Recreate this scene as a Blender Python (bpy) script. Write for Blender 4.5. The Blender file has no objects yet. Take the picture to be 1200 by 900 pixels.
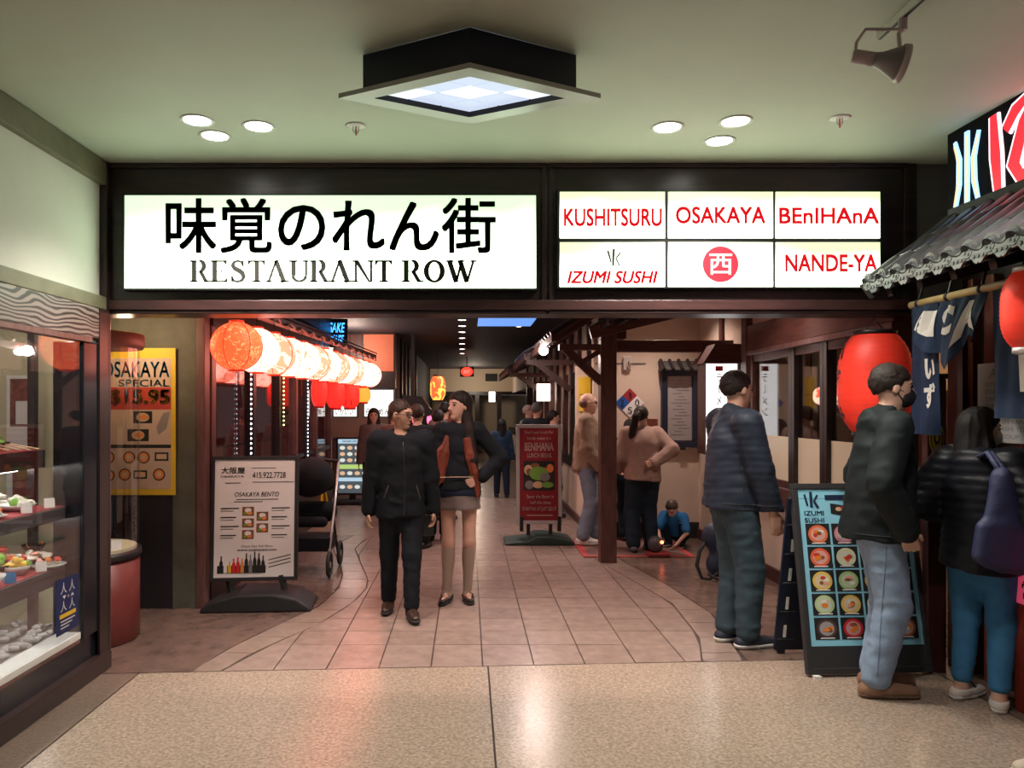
import bpy, bmesh, math, random
import numpy as np
from mathutils import Vector, Matrix

SC = bpy.context.scene
COL = SC.collection
PI = math.pi
random.seed(7)

# ------------------------------------------------------------------ camera
EYE = 1.55
cam_data = bpy.data.cameras.new('camera')
cam_data.sensor_width = 36.0
cam_data.lens = 27.0
cam_data.shift_x = 0.0433
cam_data.shift_y = 0.0233
cam_data.clip_start = 0.05
cam_data.clip_end = 200
cam = bpy.data.objects.new('camera', cam_data)
cam.location = (0, 0, EYE)
cam.rotation_euler = (PI / 2, 0, 0)
COL.objects.link(cam)
SC.camera = cam

# ------------------------------------------------------------------ world, exposure
world = bpy.data.worlds.new('world')
SC.world = world
world.use_nodes = True
world.node_tree.nodes['Background'].inputs[0].default_value = (0.78, 0.80, 0.78, 1)
world.node_tree.nodes['Background'].inputs[1].default_value = 0.07
SC.view_settings.view_transform = 'Standard'
SC.view_settings.look = 'None'
SC.view_settings.gamma = 1.0
SC.view_settings.exposure = 0.22
SC.view_settings.use_curve_mapping = False
SC.cycles.use_denoising = True
SC.cycles.max_bounces = 8
SC.cycles.sample_clamp_indirect = 6.0


def lamp(name, kind, loc, power, color, rot=(0, 0, 0), **kw):
    l = bpy.data.lights.new(name, kind)
    l.energy = power
    l.color = color
    for k, v in kw.items():
        setattr(l, k, v)
    o = bpy.data.objects.new(name, l)
    o.location = loc
    o.rotation_euler = rot
    COL.objects.link(o)
    return o


def DV(px, y):            # metres right of the camera axis at depth y
    return (px - 548.0) * y / 900.0


def DZ(py, y):
    return EYE + (478.0 - py) * y / 900.0


# ------------------------------------------------------------------ materials
MATS = {}


def mat(name, base=(0.5, 0.5, 0.5), rough=0.6, metal=0.0, emit=None, es=0.0, noise=None, bump=None, spec=0.5, trans=0.0, sheen=0.0, coat=0.0):
    if name in MATS:
        return MATS[name]
    m = bpy.data.materials.new(name)
    m.use_nodes = True
    nt = m.node_tree
    b = nt.nodes['Principled BSDF']
    b.inputs['Base Color'].default_value = (*base, 1)
    b.inputs['Roughness'].default_value = rough
    b.inputs['Metallic'].default_value = metal
    b.inputs['Specular IOR Level'].default_value = spec
    if sheen:
        b.inputs['Sheen Weight'].default_value = sheen
    if coat:
        b.inputs['Coat Weight'].default_value = coat
        b.inputs['Coat Roughness'].default_value = 0.15
    if emit:
        b.inputs['Emission Color'].default_value = (*emit, 1)
        b.inputs['Emission Strength'].default_value = es
    if noise or bump:
        tc = nt.nodes.new('ShaderNodeTexCoord')
        mp = nt.nodes.new('ShaderNodeMapping')
        nt.links.new(tc.outputs['Object'], mp.inputs[0])
    if noise:
        sc, amt = noise[0], noise[1]
        if len(noise) > 2:
            mp.inputs['Scale'].default_value = noise[2]
        n = nt.nodes.new('ShaderNodeTexNoise')
        n.inputs['Scale'].default_value = sc
        n.inputs['Detail'].default_value = 6
        n.inputs['Roughness'].default_value = 0.65
        nt.links.new(mp.outputs[0], n.inputs['Vector'])
        r = nt.nodes.new('ShaderNodeValToRGB')
        r.color_ramp.elements[0].position = 0.3
        r.color_ramp.elements[1].position = 0.7
        lo = [max(0, c * (1 - amt)) for c in base]
        hi = [min(1, c * (1 + amt)) for c in base]
        r.color_ramp.elements[0].color = (*lo, 1)
        r.color_ramp.elements[1].color = (*hi, 1)
        nt.links.new(n.outputs['Fac'], r.inputs[0])
        nt.links.new(r.outputs[0], b.inputs['Base Color'])
    if bump:
        n2 = nt.nodes.new('ShaderNodeTexNoise')
        n2.inputs['Scale'].default_value = bump[0]
        n2.inputs['Detail'].default_value = 5
        nt.links.new(mp.outputs[0], n2.inputs['Vector'])
        bp = nt.nodes.new('ShaderNodeBump')
        bp.inputs['Strength'].default_value = bump[1]
        bp.inputs['Distance'].default_value = bump[2] if len(bump) > 2 else 0.01
        nt.links.new(n2.outputs['Fac'], bp.inputs['Height'])
        nt.links.new(bp.outputs[0], b.inputs['Normal'])
    MATS[name] = m
    return m


def glass_mat(name, tint=(1, 1, 1), ior=1.5, boost=0.0):
    m = bpy.data.materials.new(name)
    m.use_nodes = True
    nt = m.node_tree
    for n in list(nt.nodes):
        nt.nodes.remove(n)
    out = nt.nodes.new('ShaderNodeOutputMaterial')
    mix = nt.nodes.new('ShaderNodeMixShader')
    tr = nt.nodes.new('ShaderNodeBsdfTransparent')
    tr.inputs[0].default_value = (*tint, 1)
    gl = nt.nodes.new('ShaderNodeBsdfGlossy')
    gl.inputs['Roughness'].default_value = 0.02
    lw = nt.nodes.new('ShaderNodeLayerWeight')
    lw.inputs['Blend'].default_value = 0.5
    pw = nt.nodes.new('ShaderNodeMath')
    pw.operation = 'POWER'
    pw.inputs[1].default_value = 5.0
    nt.links.new(lw.outputs['Facing'], pw.inputs[0])
    ad = nt.nodes.new('ShaderNodeMath')
    ad.operation = 'MULTIPLY_ADD'
    ad.use_clamp = True
    ad.inputs[1].default_value = 0.95
    ad.inputs[2].default_value = 0.04 + boost
    nt.links.new(pw.outputs[0], ad.inputs[0])
    nt.links.new(ad.outputs[0], mix.inputs[0])
    nt.links.new(tr.outputs[0], mix.inputs[1])
    nt.links.new(gl.outputs[0], mix.inputs[2])
    nt.links.new(mix.outputs[0], out.inputs[0])
    MATS[name] = m
    return m


def wood(name, base, dark, rough=0.45, scale=(1, 1, 1), wscale=3.0, dist=3.0):
    if name in MATS:
        return MATS[name]
    m = mat(name, base, rough)
    nt = m.node_tree
    b = nt.nodes['Principled BSDF']
    tc = nt.nodes.new('ShaderNodeTexCoord')
    mp = nt.nodes.new('ShaderNodeMapping')
    mp.inputs['Scale'].default_value = scale
    nt.links.new(tc.outputs['Object'], mp.inputs[0])
    n = nt.nodes.new('ShaderNodeTexNoise')
    n.inputs['Scale'].default_value = wscale
    n.inputs['Detail'].default_value = 7
    n.inputs['Distortion'].default_value = dist
    nt.links.new(mp.outputs[0], n.inputs['Vector'])
    r = nt.nodes.new('ShaderNodeValToRGB')
    r.color_ramp.elements[0].position = 0.35
    r.color_ramp.elements[1].position = 0.65
    r.color_ramp.elements[0].color = (*dark, 1)
    r.color_ramp.elements[1].color = (*base, 1)
    nt.links.new(n.outputs['Fac'], r.inputs[0])
    nt.links.new(r.outputs[0], b.inputs['Base Color'])
    return m


def emitter(name, color, s):
    return mat(name, (0.02, 0.02, 0.02), 0.5, emit=color, es=s)


def lightbox_mat(name, c_mid, c_edge, s, scale):
    """translucent sign face: tubes behind make the middle brighter than the rim"""
    m = mat(name, (0.7, 0.7, 0.7), 0.35, emit=c_mid, es=s)
    nt = m.node_tree
    b = nt.nodes['Principled BSDF']
    tc = nt.nodes.new('ShaderNodeTexCoord')
    n = nt.nodes.new('ShaderNodeTexNoise')
    n.inputs['Scale'].default_value = scale
    n.inputs['Detail'].default_value = 1
    nt.links.new(tc.outputs['Object'], n.inputs['Vector'])
    sp = nt.nodes.new('ShaderNodeSeparateXYZ')
    nt.links.new(tc.outputs['Generated'], sp.inputs[0])
    mx = nt.nodes.new('ShaderNodeMath')
    mx.operation = 'MULTIPLY_ADD'
    mx.inputs[1].default_value = 0.30
    nt.links.new(n.outputs['Fac'], mx.inputs[0])
    pw = nt.nodes.new('ShaderNodeMath')
    pw.operation = 'MULTIPLY'
    pw.inputs[1].default_value = 0.82
    nt.links.new(sp.outputs['Z'], pw.inputs[0])
    nt.links.new(pw.outputs[0], mx.inputs[2])
    r = nt.nodes.new('ShaderNodeValToRGB')
    r.color_ramp.interpolation = 'EASE'
    r.color_ramp.elements[0].position = 0.45
    r.color_ramp.elements[1].position = 0.88
    r.color_ramp.elements[0].color = (*c_mid, 1)
    r.color_ramp.elements[1].color = (*c_edge, 1)
    nt.links.new(mx.outputs[0], r.inputs[0])
    nt.links.new(r.outputs[0], b.inputs['Emission Color'])
    return m


# ------------------------------------------------------------------ object helpers
WM = {}            # world matrix of every object we made


def tag(o, label=None, cat=None, group=None, kind=None):
    if label:
        o['label'] = label
    if cat:
        o['category'] = cat
    if group:
        o['group'] = group
    if kind:
        o['kind'] = kind
    return o


def thing(name, label, cat, loc=(0, 0, 0), rz=0.0, group=None, kind=None):
    o = bpy.data.objects.new(name, None)
    o.empty_display_size = 0.1
    COL.objects.link(o)
    o.location = loc
    o.rotation_euler = (0, 0, rz)
    WM[o] = Matrix.Translation(loc) @ Matrix.Rotation(rz, 4, 'Z')
    return tag(o, label, cat, group, kind)


def link(name, me, parent=None, smooth=False, bevel=0.0, local=False):
    """me holds world coordinates (or coordinates of the parent if local)"""
    if parent is not None and not local:
        me.transform(WM[parent].inverted())
    o = bpy.data.objects.new(name, me)
    COL.objects.link(o)
    if parent is not None:
        o.parent = parent
        WM[o] = WM[parent].copy()
    else:
        n = len(me.vertices)
        a = np.empty(n * 3, np.float32)
        me.vertices.foreach_get('co', a)
        a = a.reshape(-1, 3)
        c = (a.min(0) + a.max(0)) / 2
        base = Vector((float(c[0]), float(c[1]), float(a[:, 2].min())))
        me.transform(Matrix.Translation(-base))
        o.location = base
        WM[o] = Matrix.Translation(base)
    if smooth:
        me.polygons.foreach_set('use_smooth', [True] * len(me.polygons))
    if bevel:
        bv = o.modifiers.new('bevel', 'BEVEL')
        bv.width = bevel
        bv.segments = 2
        bv.limit_method = 'ANGLE'
        bv.angle_limit = 0.6
    return o


class MB:
    def __init__(self):
        self.v, self.f, self.mi, self.mats, self.cur, self.M = [], [], [], [], 0, None

    def mat(self, m):
        if m not in self.mats:
            self.mats.append(m)
        self.cur = self.mats.index(m)
        return self

    def add(self, vs, fs):
        n = len(self.v)
        if self.M is not None:
            vs = [tuple(self.M @ Vector(p)) for p in vs]
        self.v += [tuple(p) for p in vs]
        self.f += [tuple(i + n for i in f) for f in fs]
        self.mi += [self.cur] * len(fs)
        return self

    def box(self, x0, x1, y0, y1, z0, z1):
        x0, x1 = min(x0, x1), max(x0, x1)
        y0, y1 = min(y0, y1), max(y0, y1)
        z0, z1 = min(z0, z1), max(z0, z1)
        vs = [(x0, y0, z0), (x1, y0, z0), (x1, y1, z0), (x0, y1, z0), (x0, y0, z1), (x1, y0, z1), (x1, y1, z1), (x0, y1, z1)]
        return self.add(vs, [(0, 3, 2, 1), (4, 5, 6, 7), (0, 1, 5, 4), (1, 2, 6, 5), (2, 3, 7, 6), (3, 0, 4, 7)])

    def bar(self, a, b, w, h, up=(0, 0, 1)):
        """square bar from a to b, w wide sideways, h along up"""
        a, b = Vector(a), Vector(b)
        d = (b - a).normalized()
        s = d.cross(Vector(up))
        if s.length < 1e-4:
            s = d.cross(Vector((1, 0, 0)))
        s.normalize()
        u = s.cross(d).normalized()
        vs = []
        for p in (a, b):
            for i, j in ((-1, -1), (1, -1), (1, 1), (-1, 1)):
                vs.append(p + s * (i * w / 2) + u * (j * h / 2))
        return self.add(vs, [(0, 1, 2, 3), (7, 6, 5, 4), (0, 4, 5, 1), (1, 5, 6, 2), (2, 6, 7, 3), (3, 7, 4, 0)])

    def tube(self, pts, r, n=10, caps=True):
        pts = [Vector(p) for p in pts]
        m = len(pts)
        rs = r if isinstance(r, (list, tuple)) else [r] * m
        t0 = (pts[1] - pts[0]).normalized()
        ref = Vector((0, 0, 1)) if abs(t0.z) < 0.9 else Vector((1, 0, 0))
        s = t0.cross(ref).normalized()
        vs, fs = [], []
        for i, p in enumerate(pts):
            t = (pts[min(i + 1, m - 1)] - pts[max(i - 1, 0)]).normalized()
            s = (s - t * s.dot(t)).normalized()
            u = t.cross(s)
            for k in range(n):
                a = 2 * PI * k / n
                vs.append(p + (s * math.cos(a) + u * math.sin(a)) * rs[i])
        for i in range(m - 1):
            for k in range(n):
                k2 = (k + 1) % n
                fs.append((i * n + k, i * n + k2, (i + 1) * n + k2, (i + 1) * n + k))
        if caps:
            fs.append(tuple(range(n - 1, -1, -1)))
            fs.append(tuple((m - 1) * n + k for k in range(n)))
        return self.add(vs, fs)

    def lathe(self, prof, c=(0, 0, 0), n=24, sx=1.0, sy=1.0, a0=0.0, a1=2 * PI, rib=None):
        """prof: list of (r, z) from bottom to top"""
        vs, fs = [], []
        full = abs(a1 - a0 - 2 * PI) < 1e-6
        cols = n if full else n + 1
        for (r, z) in prof:
            for k in range(cols):
                a = a0 + (a1 - a0) * k / n
                rr = r * (1 + (rib * math.cos(a * 8) if rib else 0))
                vs.append((c[0] + rr * math.cos(a) * sx, c[1] + rr * math.sin(a) * sy, c[2] + z))
        for i in range(len(prof) - 1):
            for k in range(n):
                k2 = (k + 1) % cols
                fs.append((i * cols + k, i * cols + k2, (i + 1) * cols + k2, (i + 1) * cols + k))
        if full:
            if prof[0][0] > 1e-5:
                fs.append(tuple(range(cols - 1, -1, -1)))
            if prof[-1][0] > 1e-5:
                b = (len(prof) - 1) * cols
                fs.append(tuple(b + k for k in range(cols)))
        return self.add(vs, fs)

    def ball(self, c, r, n=14, m=8):
        rx, ry, rz = r if isinstance(r, (tuple, list)) else (r, r, r)
        prof = [(max(1e-6, math.cos(-PI / 2 + PI * i / m)), math.sin(-PI / 2 + PI * i / m)) for i in range(m + 1)]
        vs, fs = [], []
        for (q, z) in prof:
            for k in range(n):
                a = 2 * PI * k / n
                vs.append((c[0] + rx * q * math.cos(a), c[1] + ry * q * math.sin(a), c[2] + rz * z))
        for i in range(m):
            for k in range(n):
                k2 = (k + 1) % n
                fs.append((i * n + k, i * n + k2, (i + 1) * n + k2, (i + 1) * n + k))
        return self.add(vs, fs)

    def prism(self, poly, o, r, u, depth):
        """polygon (2d, ccw) on origin o with axes r,u; extruded along r x u by depth"""
        o, r, u = Vector(o), Vector(r), Vector(u)
        n = r.cross(u).normalized()
        k = len(poly)
        a = [o + r * p[0] + u * p[1] for p in poly]
        if depth:
            b = [p + n * depth for p in a]
            fs = [tuple(range(k - 1, -1, -1)), tuple(k + i for i in range(k))]
            fs += [(i, (i + 1) % k, k + (i + 1) % k, k + i) for i in range(k)]
            return self.add(a + b, fs)
        return self.add(a, [tuple(range(k))])

    def disc(self, o, r, u, rad, n=20, sx=1.0, sy=1.0, depth=0.0):
        return self.prism([(rad * sx * math.cos(2 * PI * i / n), rad * sy * math.sin(2 * PI * i / n)) for i in range(n)], o, r, u, depth)

    def mesh(self, name, m=None):
        me = bpy.data.meshes.new(name)
        me.from_pydata(self.v, [], self.f)
        if m is not None:
            me.materials.append(m)
        else:
            for q in self.mats:
                me.materials.append(q)
            me.polygons.foreach_set('material_index', self.mi)
        me.update()
        return me

    def build(self, name, m=None, parent=None, smooth=False, bevel=0.0, local=False):
        return link(name, self.mesh(name, m), parent, smooth, bevel, local)


def copy_tree(o, parent=None):
    c = o.copy()
    COL.objects.link(c)
    if parent is not None:
        c.parent = parent
    WM[c] = WM[o].copy()
    for ch in list(o.children):
        copy_tree(ch, c)
    return c


def ubox(name, x0, x1, y0, y1, z0, z1, m, parent=None, bevel=0.0, local=False):
    return MB().box(x0, x1, y0, y1, z0, z1).build(name, m, parent, bevel=bevel, local=local)


def struct(o):
    o['kind'] = 'structure'
    return o


# flat print: text and shapes on a plane given by origin, right, up
TXT = {}


def text_mesh(s, bold=0.0, shear=0.0):
    key = (s, bold, shear)
    if key not in TXT:
        c = bpy.data.curves.new('lettering', 'FONT')
        c.body = s
        c.size = 1
        c.offset = bold
        c.shear = shear
        c.resolution_u = 4
        c.space_line = 1.1
        o = bpy.data.objects.new('lettering', c)
        me = bpy.data.meshes.new_from_object(o)
        bpy.data.objects.remove(o)
        bpy.data.curves.remove(c)
        n = len(me.vertices)
        a = np.empty(n * 3, np.float32)
        me.vertices.foreach_get('co', a)
        a = a.reshape(-1, 3)
        fs = [tuple(p.vertices) for p in me.polygons]
        bpy.data.meshes.remove(me)
        TXT[key] = (a, fs)
    return TXT[key]


class Plane2:
    """a print surface: origin o, unit axes r (right) and u (up); n points to the reader"""

    def __init__(self, o, r, u):
        self.o, self.r, self.u = Vector(o), Vector(r).normalized(), Vector(u).normalized()
        self.n = self.r.cross(self.u).normalized()

    def at(self, x, y, lift=0.0):
        return self.o + self.r * x + self.u * y + self.n * lift

    def text(self, mb, s, x0, x1, y0, y1, lift=0.002, bold=0.0, shear=0.0, fit=True):
        a, fs = text_mesh(s, 0.0, shear)
        if len(a) == 0:
            return
        lo, hi = a.min(0), a.max(0)
        sx = (x1 - x0) / max(1e-6, hi[0] - lo[0])
        sy = (y1 - y0) / max(1e-6, hi[1] - lo[1])
        if not fit:
            sx = min(sx, sy)
            sy = sx
            x0 = (x0 + x1) / 2 - sx * (hi[0] - lo[0]) / 2
        e = bold * 0.5
        for (ox, oy) in (((0, 0),) if not e else ((-e, -e), (e, -e), (e, e), (-e, e), (0, 0))):
            vs = [self.at(x0 + (p[0] - lo[0] + ox) * sx, y0 + (p[1] - lo[1] + oy) * sy, lift) for p in a]
            mb.add(vs, fs)

    def rect(self, mb, x0, x1, y0, y1, lift=0.001):
        mb.add([self.at(x0, y0, lift), self.at(x1, y0, lift), self.at(x1, y1, lift), self.at(x0, y1, lift)], [(0, 1, 2, 3)])

    def poly(self, mb, pts, lift=0.001):
        mb.add([self.at(p[0], p[1], lift) for p in pts], [tuple(range(len(pts)))])

    def ell(self, mb, x, y, rx, ry, lift=0.001, n=16):
        self.poly(mb, [(x + rx * math.cos(2 * PI * i / n), y + ry * math.sin(2 * PI * i / n)) for i in range(n)], lift)

    def slab(self, mb, x0, x1, y0, y1, back, front):
        mb.add([self.at(x, y, z) for z in (back, front) for (x, y) in ((x0, y0), (x1, y0), (x1, y1), (x0, y1))],
               [(0, 3, 2, 1), (4, 5, 6, 7), (0, 1, 5, 4), (1, 2, 6, 5), (2, 3, 7, 6), (3, 0, 4, 7)])


def frame(mb, P, x0, x1, y0, y1, w, back, front):
    P.slab(mb, x0, x1, y0, y0 + w, back, front)
    P.slab(mb, x0, x1, y1 - w, y1, back, front)
    P.slab(mb, x0, x0 + w, y0 + w, y1 - w, back, front)
    P.slab(mb, x1 - w, x1, y0 + w, y1 - w, back, front)


def grain_mat(name, light, dark):
    m = mat(name, light, 0.4)
    nt = m.node_tree
    tc = nt.nodes.new('ShaderNodeTexCoord')
    mp = nt.nodes.new('ShaderNodeMapping')
    mp.inputs['Scale'].default_value = (1.0, 1.0, 2.6)
    nt.links.new(tc.outputs['Object'], mp.inputs[0])
    w = nt.nodes.new('ShaderNodeTexWave')
    w.bands_direction = 'Z'
    w.inputs['Scale'].default_value = 5.0
    w.inputs['Distortion'].default_value = 16.0
    w.inputs['Detail'].default_value = 1.5
    w.inputs['Detail Scale'].default_value = 0.55
    nt.links.new(mp.outputs[0], w.inputs['Vector'])
    r = nt.nodes.new('ShaderNodeValToRGB')
    r.color_ramp.elements[0].position = 0.25
    r.color_ramp.elements[1].position = 0.6
    r.color_ramp.elements[0].color = (*dark, 1)
    r.color_ramp.elements[1].color = (*light, 1)
    nt.links.new(w.outputs['Fac'], r.inputs[0])
    nt.links.new(r.outputs[0], nt.nodes['Principled BSDF'].inputs['Base Color'])
    return m


# palette
K = dict(
    header=wood('header_wood', (0.036, 0.019, 0.019), (0.018, 0.010, 0.011), 0.35, (0.6, 4, 6), 3, 1.5),
    brown=wood('brown_wood', (0.105, 0.038, 0.028), (0.055, 0.02, 0.016), 0.45, (3, 3, 0.6), 4, 2),
    brown_h=wood('brown_wood_beam', (0.12, 0.042, 0.031), (0.06, 0.022, 0.018), 0.45, (0.6, 0.6, 6), 4, 2),
    darkwood=wood('dark_wood', (0.03, 0.016, 0.014), (0.014, 0.009, 0.009), 0.4, (3, 3, 0.7), 4, 2),
    grain=grain_mat('swirled_grain', (0.24, 0.20, 0.18), (0.03, 0.027, 0.025)),
    cream=mat('cream_plaster', (0.62, 0.50, 0.40), 0.8, noise=(3, 0.06), bump=(60, 0.08)),
    white=mat('white_plaster', (0.62, 0.62, 0.55), 0.75, noise=(2, 0.04)),
    olive=mat('olive_paint', (0.15, 0.14, 0.085), 0.55, noise=(6, 0.2)),
    ceil=mat('ceiling_paint', (0.47, 0.52, 0.425), 0.6, noise=(1.4, 0.05), bump=(4, 0.03, 0.02)),
    black=mat('black_paint', (0.012, 0.012, 0.014), 0.4),
    blackm=mat('black_matte', (0.02, 0.02, 0.022), 0.75),
    navy=mat('navy_paint', (0.008, 0.014, 0.035), 0.45),
    steel=mat('steel', (0.5, 0.5, 0.5), 0.3, 0.9),
    alu=mat('aluminium', (0.62, 0.62, 0.62), 0.38, 0.7),
    chrome=mat('chrome', (0.8, 0.8, 0.8), 0.12, 1.0),
    whitepl=mat('white_plastic', (0.72, 0.72, 0.70), 0.4),
    paper=mat('paper', (0.78, 0.75, 0.74), 0.7),
    ink=mat('black_ink', (0.012, 0.012, 0.012), 0.6),
    red=mat('red_ink', (0.62, 0.02, 0.025), 0.55),
    yellow=mat('yellow_ink', (0.75, 0.5, 0.03), 0.6),
    blue=mat('blue_ink', (0.02, 0.22, 0.5), 0.6),
    gray=mat('grey_ink', (0.2, 0.19, 0.19), 0.6),
    orange=mat('orange_ink', (0.75, 0.25, 0.06), 0.6),
    green=mat('green_ink', (0.16, 0.36, 0.05), 0.6),
    tan=mat('tan_ink', (0.62, 0.42, 0.26), 0.6),
    brownink=mat('brown_ink', (0.22, 0.09, 0.04), 0.6),
)
K['glass'] = glass_mat('clear_glass', (0.97, 0.98, 0.98), 1.45, 0.10)
K['window'] = glass_mat('window_glass', (0.85, 0.84, 0.83), 1.5, 0.05)
# =================================================================== SETTING
# ---- floor
def floor_mat(name, base, amt, rough, sc):
    m = mat(name, base, rough, noise=(sc, amt), bump=(45, 0.25, 0.004))
    return m

M_AGG = mat('aggregate_floor', (0.325, 0.252, 0.197), 0.22, noise=(60, 0.42), bump=(38, 0.28, 0.005))
M_STRIP = mat('floor_border_strip', (0.17, 0.125, 0.097), 0.30, noise=(60, 0.45), bump=(40, 0.3, 0.005))
M_PAVE = mat('stamped_paver', (0.285, 0.208, 0.18), 0.24, noise=(9, 0.16), bump=(14, 0.3, 0.010))
M_PAVE2 = mat('stamped_paver_worn', (0.26, 0.188, 0.16), 0.26, noise=(9, 0.2), bump=(14, 0.3, 0.010))
M_BORD = mat('border_paver', (0.27, 0.198, 0.165), 0.24, noise=(8, 0.15), bump=(14, 0.3, 0.010))
M_DARKP = mat('dark_paving', (0.15, 0.10, 0.082), 0.24, noise=(7, 0.3), bump=(10, 0.35, 0.01))
M_JOINT = mat('floor_joint', (0.05, 0.035, 0.03), 0.8)


def interp(pts):
    ys = [p[0] for p in pts]
    xs = [p[1] for p in pts]
    return lambda y: float(np.interp(y, ys, xs))


Lo = interp([(4.4, -1.66), (4.98, -1.53), (5.58, -1.33), (6.0, -1.16), (6.6, -1.11), (7.12, -1.16), (7.62, -1.27), (8.45, -1.48), (8.94, -1.46), (9.96, -1.27), (12, -1.2)])
Li = interp([(4.4, -1.48), (4.8, -1.38), (5.11, -1.25), (5.47, -1.08), (6.12, -0.91), (6.6, -0.87), (6.94, -0.90), (7.54, -1.04), (8.45, -1.24), (8.94, -1.22), (9.96, -1.05), (12, -1.0)])
Ri = interp([(4.5, 1.42), (4.73, 1.44), (5.17, 1.56), (6.09, 1.62), (6.8, 1.5), (7.7, 1.34), (9.0, 1.2), (12, 1.15)])
Ro = interp([(4.5, 1.66), (4.9, 1.72), (5.81, 1.84), (6.77, 1.745), (7.7, 1.58), (9.0, 1.42), (12, 1.35)])
Yj = lambda x: 4.605 + 0.059 * x

fl = struct(ubox('floor', -6.2, 7.0, -5.0, 30.0, -0.12, -0.010, M_JOINT))


def slab_poly(name, pts, m, z=0.0):
    mb = MB()
    k = len(pts)
    vs = [(p[0], p[1], -0.02) for p in pts] + [(p[0], p[1], z) for p in pts]
    fs = [tuple(k + i for i in range(k))] + [(i, (i + 1) % k, k + (i + 1) % k, k + i) for i in range(k)]
    mb.add(vs, fs)
    return mb.build(name, m, fl)


g = 0.006
for (a, b, m) in ((-3.6, -1.925, M_STRIP), (-1.915, 0.117, M_AGG), (0.127, 2.74, M_AGG), (2.75, 6.9, M_STRIP)):
    slab_poly('floor_slab', [(a, -4.9), (b, -4.9), (b, Yj(b) - g), (a, Yj(a) - g)], m)
# threshold rail at the sushi counter
for q in range(3):
    ubox('threshold_rail', 2.80 + q * 0.035, 2.815 + q * 0.035, 2.6, 4.1, 0, 0.006, K['steel'], fl)

rows = [4.72 + 0.31 * i for i in range(16)]
cols = [-1.77 + 0.31 * i for i in range(14)]
rnd = random.Random(3)
for i in range(len(rows) - 1):
    y0, y1 = rows[i] + 0.003, rows[i + 1] - 0.003
    for j in range(len(cols) - 1):
        jx = 0.0
        x0, x1 = cols[j] + 0.004 + jx, cols[j + 1] - 0.004 + jx
        p = []
        ya = Yj(x0) + g if i == 0 else y0
        yb = Yj(x1) + g if i == 0 else y0
        xa0, xa1 = max(x0, Li(ya) + 0.006), min(x1, Ri(ya) - 0.006)
        xb0, xb1 = max(x0, Li(y1) + 0.006), min(x1, Ri(y1) - 0.006)
        if xa1 - xa0 < 0.015 and xb1 - xb0 < 0.015:
            continue
        if xa1 < xa0:
            xa0 = xa1 = (xa0 + xa1) / 2
        if xb1 < xb0:
            xb0 = xb1 = (xb0 + xb1) / 2
        slab_poly('paver', [(xa0, ya), (xa1, yb), (xb1, y1), (xb0, y1)], M_PAVE if rnd.random() < 0.6 else M_PAVE2, rnd.uniform(-0.0012, 0.0008))
ylist = [4.50, 4.86, 5.2, 5.55, 5.9, 6.25, 6.6, 6.95, 7.3, 7.65, 8.0, 8.4, 8.8, 9.36]
for i in range(len(ylist) - 1):
    for (A, B, up) in ((Lo, Li, 0), (Ri, Ro, 1)):
        n = 4
        ys = [ylist[i] + 0.004 + (ylist[i + 1] - ylist[i] - 0.008) * t / n for t in range(n + 1)]
        a = [(A(y) + 0.006, max(y, Yj(A(y)) + g) if i == 0 else y) for y in ys]
        b = [(B(y) - 0.006, max(y, Yj(B(y)) + g) if i == 0 else y) for y in ys]
        if i == 0:
            a = [q for k, q in enumerate(a) if k == 0 or q[1] > a[k - 1][1] + 1e-4]
            b = [q for k, q in enumerate(b) if k == 0 or q[1] > b[k - 1][1] + 1e-4]
        slab_poly('border_paver', b + a[::-1], M_BORD)
# darker paving left and right of the winding path
def side_pave(edge, outer, left, ysplit):
    for i in range(len(ysplit) - 1):
        n = 5
        ys = [ysplit[i] + 0.004 + (ysplit[i + 1] - ysplit[i] - 0.008) * t / n for t in range(n + 1)]
        e = [(edge(y) + (-0.006 if left else 0.006), (Yj(edge(y)) + g) if (i == 0 and t == 0) else y) for t, y in enumerate(ys)]
        o = [(outer, (Yj(outer) + g) if i == 0 else ys[0]), (outer, ys[-1])]
        pts = (o[:1] + e + o[1:][::1]) if left else (e[:1] + o + e[1:][::-1])
        if left:
            pts = [o[0]] + e + [o[1]]
        slab_poly('side_paver', pts, M_DARKP)


side_pave(Lo, -3.6, True, [4.6, 5.95, 7.2, 8.5, 9.36])
side_pave(Ro, 6.9, False, [4.85, 6.0, 7.2, 8.3, 9.36])
slab_poly('corridor_slab', [(-5, 9.37), (6.9, 9.37), (6.9, 13.2), (-5, 13.2)], M_PAVE2)
slab_poly('corridor_slab', [(-5, 13.21), (6.9, 13.21), (6.9, 29.5), (-5, 29.5)], M_DARKP)

# ---- mall ceiling
CZ = 3.03
struct(ubox('ceiling', -2.6, 4.6, -5.0, 4.70, CZ, CZ + 0.06, K['ceil']))
M_CCEIL = mat('corridor_ceiling_paint', (0.017, 0.017, 0.023), 0.7)
struct(ubox('ceiling', -4.5, 1.62, 4.87, 30.0, 2.87, 2.93, M_CCEIL))
M_YEL = mat('yellow_paint', (0.55, 0.36, 0.07), 0.6)
struct(ubox('ceiling', -3.4, -2.07, 4.87, 5.93, 2.26, 2.32, M_YEL))

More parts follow.
